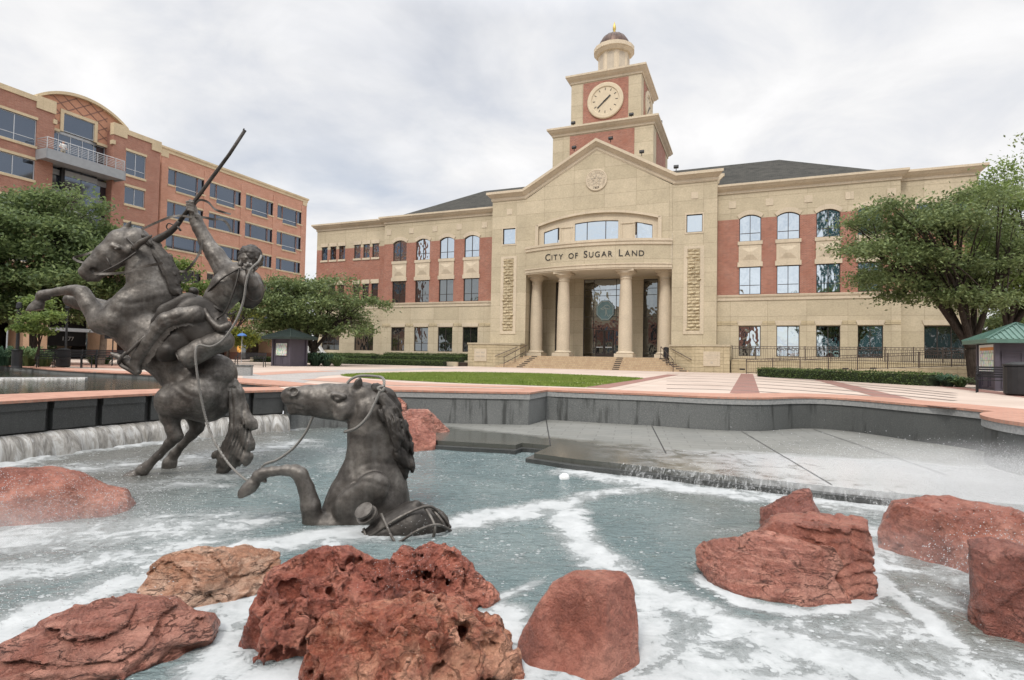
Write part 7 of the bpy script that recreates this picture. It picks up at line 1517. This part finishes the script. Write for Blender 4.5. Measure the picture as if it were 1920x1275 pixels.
# strap-leaved plants
def clump(pos, r, h, n, mat, label, seed, group='strap leaved plants', flowers=0):
    rg = np.random.default_rng(seed); pos = np.array(pos, float); V = []; F = []
    a = rg.uniform(0, 6.28, n); rr = r * rg.uniform(.3, 1., n); hh = h * rg.uniform(.55, 1.1, n); w = .022 * (1 + r)
    for i in range(n):
        d = np.array([math.cos(a[i]), math.sin(a[i]), 0]); s = np.array([-d[1], d[0], 0]) * w; b0 = pos + d * rr[i] * .25 + rg.normal(0, .03, 3) * np.array([1, 1, 0]); k = len(V)
        for f, z, ww in ((0, 0, 1), (.45, .75, 1), (.8, 1., .7), (1.15, .82, .1)):
            q = b0 + d * rr[i] * f + np.array([0, 0, hh[i] * z]); V += [q - s * ww, q + s * ww]
        F += [(k, k + 1, k + 3, k + 2), (k + 2, k + 3, k + 5, k + 4), (k + 4, k + 5, k + 7, k + 6)]
    o = mesh_np('strap_leaf_plant', np.array(V) - pos, np.array(F), MAT[mat]); o.location = tuple(pos); return tag(o, label, 'plant', group)
for i, (x, y, r, h, mt, lb) in enumerate(((10, 686, .8, .95, 'blade_blue', 'bluish strap leaved clump by the left edge beside the lamp post'), (52, 687, .75, .95, 'blade', 'green strap leaved clump right of the lamp post'), (82, 688, .7, .8, 'blade', 'arching yellowish green clump left of the bench'), (-30, 685, .8, 1., 'blade_blue', 'bluish strap leaved clump cut by the left edge'))):
    clump(gz(x, y, GZ), r, h, 150, mt, lb, 40 + i)
for i, (x, y, r, h, n, mt, lb) in enumerate(((176, 683, .6, .5, 90, 'blade', 'low green plant at the foot of the pale trunked tree'), (198, 683, .6, .5, 90, 'blade', 'low plant right of the pale trunk'), (270, 690, .6, .6, 80, 'blade', 'dark low plant beside the far bench'))): clump(gz(x, y, GZ), r, h, n, mt, lb, 50 + i)
for i, (x, Y, r, h, mt, lb) in enumerate(((545, 43, .8, .75, 'blade_blue', 'dark clump beside the far kiosk'), (562, 42.5, .7, .6, 'blade', 'low pale green clump left of the forked oak'), (592, 42, 1.0, .95, 'blade_blue', 'tall bluish clump at the foot of the forked oak'), (612, 42, .9, .85, 'blade_blue', 'bluish clump just right of the forked oak trunk'), (632, 42, .8, .75, 'blade', 'clump at the left end of the low front hedge'))): clump(at(x, 690, Y) * np.array([1, 1, 0]) + np.array([0, 0, GZ]), r, h, 130, mt, lb, 60 + i)
for i, (x, y, r, h, mt, lb) in enumerate(((1757, 723, .55, .55, 'blade', 'leafy clump at the right end of the long hedge'), (1778, 725, .55, .5, 'blade_blue', 'leafy clump between the hedge and the leaning oak'), (1800, 726, .5, .42, 'blade', 'clump just left of the leaning oak trunk'), (1843, 727, .4, .3, 'blade', 'small clump between the oak trunk and the kiosk'))): clump(gz(x, y, GZ), r, h, 110, mt, lb, 70 + i)
# ================================================================ KIOSKS, FURNITURE, LAMPS, A VAN
MAT['green_roof'] = plain('green_standing_seam_metal', (.11, .20, .165), .45, .3, .12); MAT['green_roof_dark'] = plain('dark_green_metal', (.035, .05, .045), .5, .3, .15)
MAT['kiosk'] = plain('purple_grey_paint', (.075, .065, .085), .6, 0, .1); MAT['kiosk_light'] = plain('lilac_grey_paint', (.17, .145, .185), .6, 0, .08)
t = NT('pinned_poster'); p = t.pos(); n = t.vor(t.mapv(p, (5, 5, 7)), 1.6, 'F1', 'Color', .8); n2 = t.brick(t.wallvec(), .22, .28, .02, (.74, .77, .70), (.55, .66, .55), (.30, .34, .32)); MAT['poster'] = t.fin(t.mix(.25, n2.outputs['Color'], n), .4)
MAT['orange'] = plain('orange_print', (.60, .25, .06), .5, 0, .1)
def kiosk(corner, sz, roof_over, eave, apex, label, light, seed, roofmat):
    k = empty('kiosk', corner, -YAW, label, 'kiosk', 'green roofed kiosks on the plaza'); h = eave - .05 - GZ
    L = k.location
    def kp(mb, name, mat): o = mb.build(name, MAT[mat], k); return o
    kp(MB().box(.05, sz - .05, .05, sz - .05, 0, h), 'hut_wall', light)
    for x, y in ((0, 0), (sz, 0), (0, sz), (sz, sz)): kp(MB().box(x - .07, x + .07, y - .07, y + .07, 0, h), 'corner_post', 'kiosk')
    m = MB()
    for z0, z1 in ((.1, .75), (.9, h - .35)):
        for a in (.16, sz * .53): m.box(a, a + sz * .36, .02, .05, z0, z0 + .05).box(a, a + sz * .36, .02, .05, z1 - .05, z1).box(a, a + .05, .02, .05, z0 + .05, z1 - .05).box(a + sz * .36 - .05, a + sz * .36, .02, .05, z0 + .05, z1 - .05)
    for a in (.16, sz * .53): m.box(.02, .05, a, a + .05, .1, .75).box(.02, .05, a + sz * .36 - .05, a + sz * .36, .1, .75).box(.02, .05, a + .05, a + sz * .36 - .05, .1, .15)
    kp(m, 'panel_moulding', 'kiosk')
    c = sz / 2; r = c + roof_over; e = h; ap = apex - GZ
    rf = kp(MB().add([(c - r, c - r, e + .1), (c + r, c - r, e + .1), (c + r, c + r, e + .1), (c - r, c + r, e + .1), (c, c, ap)], [(0, 1, 4), (1, 2, 4), (2, 3, 4), (3, 0, 4)]).box(c - r, c + r, c - r, c + r, e - .04, e + .098), 'roof', roofmat)
    m = MB(); n = 7
    for sgn in range(4):
        for i in range(-n, n + 1):
            f = i / (n + .5); a = Vector((f * r, -r, e + .115)); b = Vector((f * r, -abs(f) * r, e + .115 + (1 - abs(f)) * (ap - e - .1)))
            for _ in range(sgn): a = Vector((-a.y, a.x, a.z)); b = Vector((-b.y, b.x, b.z))
            if (a - b).length > .05: m.bar(a + Vector((c, c, 0)), b + Vector((c, c, 0)), .035, .035)
        a = Vector((r, -r, e + .11)); b = Vector((0, 0, ap + .02))
        for _ in range(sgn): a = Vector((-a.y, a.x, a.z))
        m.bar(a + Vector((c, c, 0)), b + Vector((c, c, 0)), .09, .05)
    sm = m.build('standing_seam', MAT[roofmat], rf); return k, h
k1, h1 = kiosk(tuple(gz(1869, 733, GZ)), 1.75, .42, .93, 1.62, 'purple grey kiosk with a bright green roof and map board at the right edge', 'kiosk', 1, 'green_roof')
b = MB().box(-.03, .02, .12, 1.5, .72, 1.62).build('map_board', MAT['poster'], k1); MB().box(-.032, -.02, .12, 1.5, 1.5, 1.62).build('heading_strip', MAT['orange'], b); MB().box(-.05, .0, .06, .12, .66, 1.72).box(-.05, .0, 1.5, 1.56, .66, 1.72).box(-.05, 0, .12, 1.5, 1.62, 1.72).box(-.05, 0, .12, 1.5, .66, .72).build('frame', MAT['white'], b)
k2, h2_ = kiosk(tuple(gz(511, 686, GZ)), 1.55, .55, 1.05, 1.72, 'far kiosk with lilac doors and a notice board under the forked oak', 'kiosk', 2, 'green_roof_dark')
MB().box(.0, .04, .1, 1.45, .1, 1.75).build('lilac_door', MAT['kiosk_light'], k2); bb = MB().box(.3, 1.25, -.03, .03, .75, 1.6).build('notice_board', MAT['poster'], k2)
def bench(pos, rz, label, L=1.75):
    r = empty('bench', pos, rz, label, 'bench', 'black metal benches on the plaza')
    m = MB()
    for i in range(6): m.box(-L / 2, L / 2, -.05 - i * .075, -.0 - i * .075, .42, .445)
    m.build('seat', MAT['black'], r); m = MB()
    for i in range(5): m.box(-L / 2, L / 2, .02 + .018 * i, .04 + .018 * i, .52 + .08 * i, .575 + .08 * i)
    m.build('backrest', MAT['black'], r)
    for s in (-1, 1):
        x = s * (L / 2 - .04)
        MB().tube([(x, -.42, 0), (x, -.42, .44), (x, -.42, .62)], .025, 6).build('leg', MAT['black'], r); MB().tube([(x, .12, 0), (x, .02, .43), (x, .12, .92)], .025, 6).build('leg', MAT['black'], r); MB().tube([(x, -.45, .62), (x, .05, .64)], .028, 6).build('armrest', MAT['black'], r)
    return r
for x, y, a, lb in ((113, 689.5, .55, 'bench beside the trash bin on the left terrace'), (142, 689.5, .55, 'bench behind the upper pool, left of the pale trunk'), (214, 690, .3, 'bench hidden behind the bronze rider boot'), (471, 688, .15, 'bench in front of the far shop window'), (1893, 738, -.75, 'black bench in front of the near kiosk')): bench(tuple(gz(x, y, GZ)), a, lb)
def bin_(pos, label, h=.95, r=.3):
    b = empty('trash_bin', pos, 0, label, 'bin', 'black bins on the plaza'); MB().lathe([(r * .8, 0), (r, .06), (r, h * .85), (r * .95, h * .88)], 18).build('drum', MAT['black'], b); MB().lathe([(r * 1.05, h * .88), (r * 1.05, h * .93), (r * .5, h), (.05, h * 1.01)], 18).build('lid', MAT['black'], b); return b
bin_(tuple(gz(118, 688.5, GZ)), 'black bin between the two benches on the left terrace'); bin_(tuple(gz(1914, 742, GZ)), 'large black planter bin cut by the right edge in front of the kiosk bench', 1.05, .42)
bin_(tuple(hv(6.35, 48.2) + np.array([0, 0, .16])), 'black bin at the top of the steps beside the right hand column', .9, .22)
lp = empty('lamp_post', tuple(gz(31, 690, GZ)), 0, 'black lamp post with a thick base among the strap leaved plants', 'lamp post'); MB().lathe([(.22, 0), (.2, .1), (.2, .78), (.24, .82), (.16, .86)], 14).build('base', MAT['black'], lp); MB().tube([(0, 0, .8), (0, 0, 2.7)], .07, 8).build('pole', MAT['black'], lp); MB().lathe([(.08, 2.7), (.13, 2.78), (.11, 3.0), (.04, 3.06)], 12).build('lantern', MAT['black'], lp)
lp = empty('lamp_post', tuple(gz(122, 687, GZ)), 0, 'thin black lamp post rising behind the bronze forelegs', 'lamp post'); MB().lathe([(.14, 0), (.13, .5), (.06, .6)], 12).build('base', MAT['black'], lp); MB().tube([(0, 0, .5), (0, 0, 3.0)], .05, 8).build('pole', MAT['black'], lp); MB().lathe([(.06, 3.0), (.12, 3.08), (.1, 3.3), (.03, 3.36)], 12).build('lantern', MAT['black'], lp)
sg = empty('sign_post', tuple(gz(210, 686, GZ)), .3, 'black hanging sign board on a thin post by the office building', 'sign'); MB().tube([(0, 0, 0), (0, 0, 1.9)], .035, 6).build('post', MAT['black'], sg); bd = MB().box(-.42, .42, -.03, .03, 1.55, 2.05).build('board', MAT['black'], sg); MB().box(-.12, .02, -.036, -.03, 1.78, 1.92).box(.08, .3, -.036, -.03, 1.86, 1.9).box(.08, .34, -.036, -.03, 1.78, 1.8).build('lettering', MAT['white'], bd)
pt = empty('pipe_post', tuple(gz(11, 686, GZ)), 0, 'pale grey post standing behind the plants at the left edge', 'post'); MB().tube([(0, 0, 0), (0, 0, 1.85)], .035, 6).lathe([(.05, 1.85), (.05, 1.9), (.01, 1.92)], 8).build('pole', MAT['alu'], pt)
um = empty('market_umbrella', tuple(at(452, 690, 50) * np.array([1, 1, 0]) + np.array([0, 0, GZ])), 0, 'blue umbrella showing above the far shop canopy', 'umbrella'); MAT['blue'] = plain('blue_canvas', (.06, .16, .42), .7, 0, .15); MB().tube([(0, 0, 0), (0, 0, 2.75)], .03, 6).build('pole', MAT['alu'], um); MB().lathe([(.42, 2.35), (.38, 2.45), (.2, 2.56), (.03, 2.6)], 8).build('canopy', MAT['blue'], um)
gb = empty('granite_block', tuple(gz(446, 704, GZ)), .25, 'low grey granite block seat behind the rearing bronze horse', 'stone seat'); MB().box(-.5, .5, -.25, .25, 0, .36).build('block', MAT['coping_band'], gb); MB().box(-.52, .52, -.27, .27, .362, .42).build('seat_slab', MAT['granite'], gb)
# parked van, far behind the oak
vn = empty('parked_van', tuple(at(578, 690, 62) * np.array([1, 1, 0]) + np.array([0, 0, GZ])), .2, 'white van parked far behind the forked oak trunk', 'van')
MB().vprism([(-2.2, .35), (2.3, .35), (2.35, .9), (1.6, 1.1), (1.05, 1.95), (-2.2, 1.98)], -.85, .85).build('body', MAT['white'], vn)
for y in (-.86, .86): MB().vprism([(.1, 1.15), (1.35, 1.15), (.95, 1.8), (.1, 1.8)], min(y, y * 1.01), max(y, y * 1.01)).build('window', MAT['glass_dark'], vn)
for x in (-1.4, 1.5):
    for y in (-.8, .8): w = MB().lathe([(.2, -.1), (.33, -.09), (.33, .09), (.2, .1)], 16).build('wheel', MAT['black'], vn); w.rotation_euler = (math.pi / 2, 0, 0); w.location = (x, y, .33)
# person standing on the office balcony: one continuous skinned figure
def person(pos, rz, label):
    J = {'pel': (0, 0, .95), 'wai': (0, 0, 1.1), 'che': (0, 0, 1.35), 'nek': (0, .0, 1.52), 'hed': (0, -.02, 1.66), 'top': (0, -.02, 1.74)}
    for s, n in ((-1, 'l'), (1, 'r')): J.update({n + 'sh': (s * .19, 0, 1.44), n + 'el': (s * .27, .02, 1.16), n + 'wr': (s * .22, -.18, 1.05), n + 'ha': (s * .20, -.26, 1.04), n + 'hi': (s * .1, 0, .9), n + 'kn': (s * .11, -.03, .5), n + 'an': (s * .11, .02, .08), n + 'to': (s * .12, -.16, .04)})
    r = {'pel': .15, 'wai': .15, 'che': .17, 'nek': .06, 'hed': .10, 'top': .08, 'sh': .075, 'el': .05, 'wr': .035, 'ha': .04, 'hi': .10, 'kn': .065, 'an': .045, 'to': .035}
    S = Sdf((-.45, -.45, -.02), (.45, .35, 1.85), .022)
    def lk(a, b): S.cone(J[a], J[b], r.get(a, r.get(a[1:])), r.get(b, r.get(b[1:])), .03)
    for a, b in (('pel', 'wai'), ('wai', 'che'), ('che', 'nek'), ('nek', 'hed'), ('hed', 'top')): lk(a, b)
    for n in 'lr':
        for a, b in (('che', n + 'sh'), (n + 'sh', n + 'el'), (n + 'el', n + 'wr'), (n + 'wr', n + 'ha'), ('pel', n + 'hi'), (n + 'hi', n + 'kn'), (n + 'kn', n + 'an'), (n + 'an', n + 'to')): lk(a, b)
        s = -1 if n == 'l' else 1
        for k in range(4): S.cone((s * (.17 + .02 * k), -.28, 1.04), (s * (.17 + .02 * k), -.34, 1.03 - .005 * k), .012, .01, .01)
    S.cone((0, -.11, 1.66), (0, -.135, 1.63), .018, .02, .015)
    rt = empty('person', pos, rz, label, 'person'); o = S.obj('body', MAT['skin'], rt)
    for m_ in ('shirt', 'khaki', 'hair'): o.data.materials.append(MAT[m_])
    for pgn in o.data.polygons:
        c = pgn.center; z = c[2]; pgn.material_index = 3 if (z > 1.70 or (z > 1.6 and c[1] > .02)) else (2 if z < .98 and abs(c[0]) < .2 and c[1] > -.2 and z > .09 else (1 if .98 <= z < 1.5 and not (abs(c[0]) > .16 and z < 1.22) else 0))
    return rt
dpp = ray(119, 262); Pp = dpp * (-(58.7 - 1.1) / (dpp @ UV)); person((Pp[0], Pp[1], 17.12), math.pi / 2 - YAW, 'person in a white shirt and khaki trousers standing on the office balcony')
# ================================================================ SPRAY
rg = np.random.default_rng(5)
def drops(name, segs, n, r0, r1, spread, label):
    """loose drops thrown along arcs; each drop is a small stretched octahedron"""
    C = []; D = []
    for a, b, hgt, wgt in segs:
        k = int(n * wgt); t_ = rg.random(k); a = np.array(a); b = np.array(b); q = a + (b - a) * t_[:, None]; q[:, 2] += hgt * 4 * t_ * (1 - t_); q += rg.normal(0, 1, (k, 3)) * spread * (.4 + t_[:, None]); d = np.tile((b - a) / np.linalg.norm(b - a), (k, 1)); d[:, 2] += hgt * 4 * (1 - 2 * t_) / np.linalg.norm(b - a); C.append(q); D.append(d)
    C = np.concatenate(C); D = np.concatenate(D); D /= np.linalg.norm(D, axis=1)[:, None]; m = C[:, 2] > WZ + .02; C = C[m]; D = D[m]; k = len(C); r = rg.uniform(r0, r1, k)[:, None]
    A = np.cross(D, [0, 0, 1.]); A /= np.linalg.norm(A, axis=1)[:, None] + 1e-9; B = np.cross(D, A); V = np.stack([C + D * r * 2.2, C - D * r * 2.2, C + A * r, C - A * r, C + B * r, C - B * r], 1).reshape(-1, 3)
    f = np.array([(0, 2, 4), (0, 4, 3), (0, 3, 5), (0, 5, 2), (1, 4, 2), (1, 3, 4), (1, 5, 3), (1, 2, 5)]); F = (np.arange(k)[:, None, None] * 6 + f).reshape(-1, 3)
    return tag(mesh_np(name, V, F, MAT['drop'], None, True), kind='stuff')
t = NT('water_drop'); t.fin((.56, .57, .58), .2, 0, None, .5); MAT['drop'] = t.m
jr = (8.0, 8.2, LZ + .1)
drops('spray', [(jr, (3.2, 8.6, LZ), .25, .24), (jr, (4.4, 7.0, WZ), .45, .3), (jr, (5.6, 6.2, WZ), .4, .2), ((6.5, 6.2, WZ + .1), (4.0, 5.2, WZ), .3, .12), ((4.6, 4.9, WZ + .1), (3.4, 4.4, WZ), .3, .10)], 17000, .0018, .0045, .16, '')
drops('spray', [((-7.5, 5.6, WZ + .1), (-3.6, 6.6, WZ), .3, .4), ((-7.0, 5.0, WZ + .1), (-3.4, 5.3, WZ), .35, .35), ((-5.2, 3.8, WZ + .05), (-2.6, 4.0, WZ), .15, .2)], 9000, .0016, .0036, .14, '')
drops('spray', [((-1.6, 3.9, WZ), (.9, 4.2, WZ), .45, .5), ((-1.4, 5.2, WZ), (1.0, 4.4, WZ), .5, .3), ((.4, 4.1, WZ), (1.1, 3.9, WZ), .4, .2)], 900, .001, .0024, .14, '')
# ================================================================ what stands behind the viewpoint (seen mirrored in the window panes)
ar = empty('arcade_building', UV * UC + VV * -38 + np.array([0, 0, GZ]), -YAW, 'tan arcaded shop building mirrored in the city hall windows', 'building')
MB().box(-62, 14, -12, 0, 0, 13).build('wall', MAT['lime'], ar); MB().box(-62, 14, -.02, .12, 5, 10.5).build('brick_band', MAT['brick'], ar); MB().sweep([(14, 0), (-62, 0)], [(0, 12.6), (.3, 12.9), (.7, 13.4), (.7, 13.8), (-.5, 13.9), (-.5, 12.6)]).build('cornice', MAT['trim'], ar)
MB().box(-40, -26, -12, .6, 0, 19).box(-6, 4, -12, .6, 0, 17).build('gable_block', MAT['lime'], ar)
for k in range(13):
    x = -60 + k * 5.6
    f = MB().box(x, x + 2.6, .13, .2, 6, 9).build('window', MAT['frame'], ar); MB().box(x + .1, x + 2.5, .2, .22, 6.1, 8.9).build('pane', MAT['glass_office'], ar.children[0] if False else f)
    f = MB().box(x, x + 3.4, .0, .1, .2, 3.8).build('shop_window', MAT['frame'], ar); MB().box(x + .1, x + 3.3, .1, .12, .3, 3.7).build('pane', MAT['glass_dark'], f)
MAT['teal_glass'] = plain('teal_glass_wall', (.05, .12, .12), .2, .3, .3, .3)
gt = empty('glass_tower', UV * (UC + 42) + VV * -34 + np.array([0, 0, GZ]), -YAW, 'teal glass office tower mirrored in the right wing windows', 'building')
MB().box(-15, 22, -16, 0, 0, 42).build('wall', MAT['teal_glass'], gt)
for k in range(11): MB().box(-15.1, 22.1, -.02, .16, k * 3.9, k * 3.9 + .35).build('floor_band', MAT['white'], gt)
for k in range(10): MB().box(-15 + k * 4.05, -14.8 + k * 4.05, .0, .12, 0, 42).build('mullion', MAT['white'], gt)
src = next(o for o in bpy.data.objects if o.get('label', '').startswith('round crowned oak'))
for i, (u, v, lb) in enumerate(((-34, -16, 'oak across the street mirrored in the left wing panes'), (30, -12, 'oak across the street mirrored in the right wing panes'))):
    c = copy_tree(src); c.location = tuple(hv(u, v) + np.array([0, 0, GZ])); c.rotation_euler = (0, 0, i * 1.7); c['label'] = lb
# ================================================================ mist of the jets
def mist(name, c, r, dens, rz=0.):
    t = NT(name + '_volume'); t.t.nodes.remove(t.b); pv_ = t.n('ShaderNodeVolumePrincipled'); p = t.n('ShaderNodeTexCoord').outputs['Object']
    ln_ = t.n('ShaderNodeVectorMath', operation='LENGTH'); t.l(p, ln_.inputs[0]); fall_ = t.mr(ln_.outputs['Value'], .15, 1., 1., 0.)
    nz = t.noise(t.mapv(p, (2.5, 2.5, 1.5)), 1.6, 4, .6); d = t.math('MULTIPLY', t.math('MULTIPLY', t.math('POWER', fall_, 1.5), t.mr(nz, .35, .7, .25, 1.4)), dens)
    t.l(d, pv_.inputs['Density']); pv_.inputs['Color'].default_value = (.98, .98, .98, 1); pv_.inputs['Anisotropy'].default_value = .2; t.l(pv_.outputs[0], t.out.inputs['Volume'])
    bm = bmesh.new(); bmesh.ops.create_icosphere(bm, subdivisions=3, radius=1.); me = bpy.data.meshes.new(name); bm.to_mesh(me); bm.free(); me.materials.append(t.m)
    o = bpy.data.objects.new(name, me); COL.objects.link(o); o.location = c; o.scale = r; o.rotation_euler = (0, 0, rz); t.m.cycles.volume_step_rate = 1.; return tag(o, kind='stuff')
mist('mist', (6.6, 7.4, WZ + .45), (3.4, 1.6, .5), .75, -.25)
mist('mist', (4.9, 5.6, WZ + .12), (2.2, 1.6, .4), .55, .1)
mist('mist', (-5.6, 5.5, WZ + .12), (3.2, 1.5, .34), .6, .1)
SC.cycles.volume_step_rate = 1.; SC.cycles.volume_bounces = 1
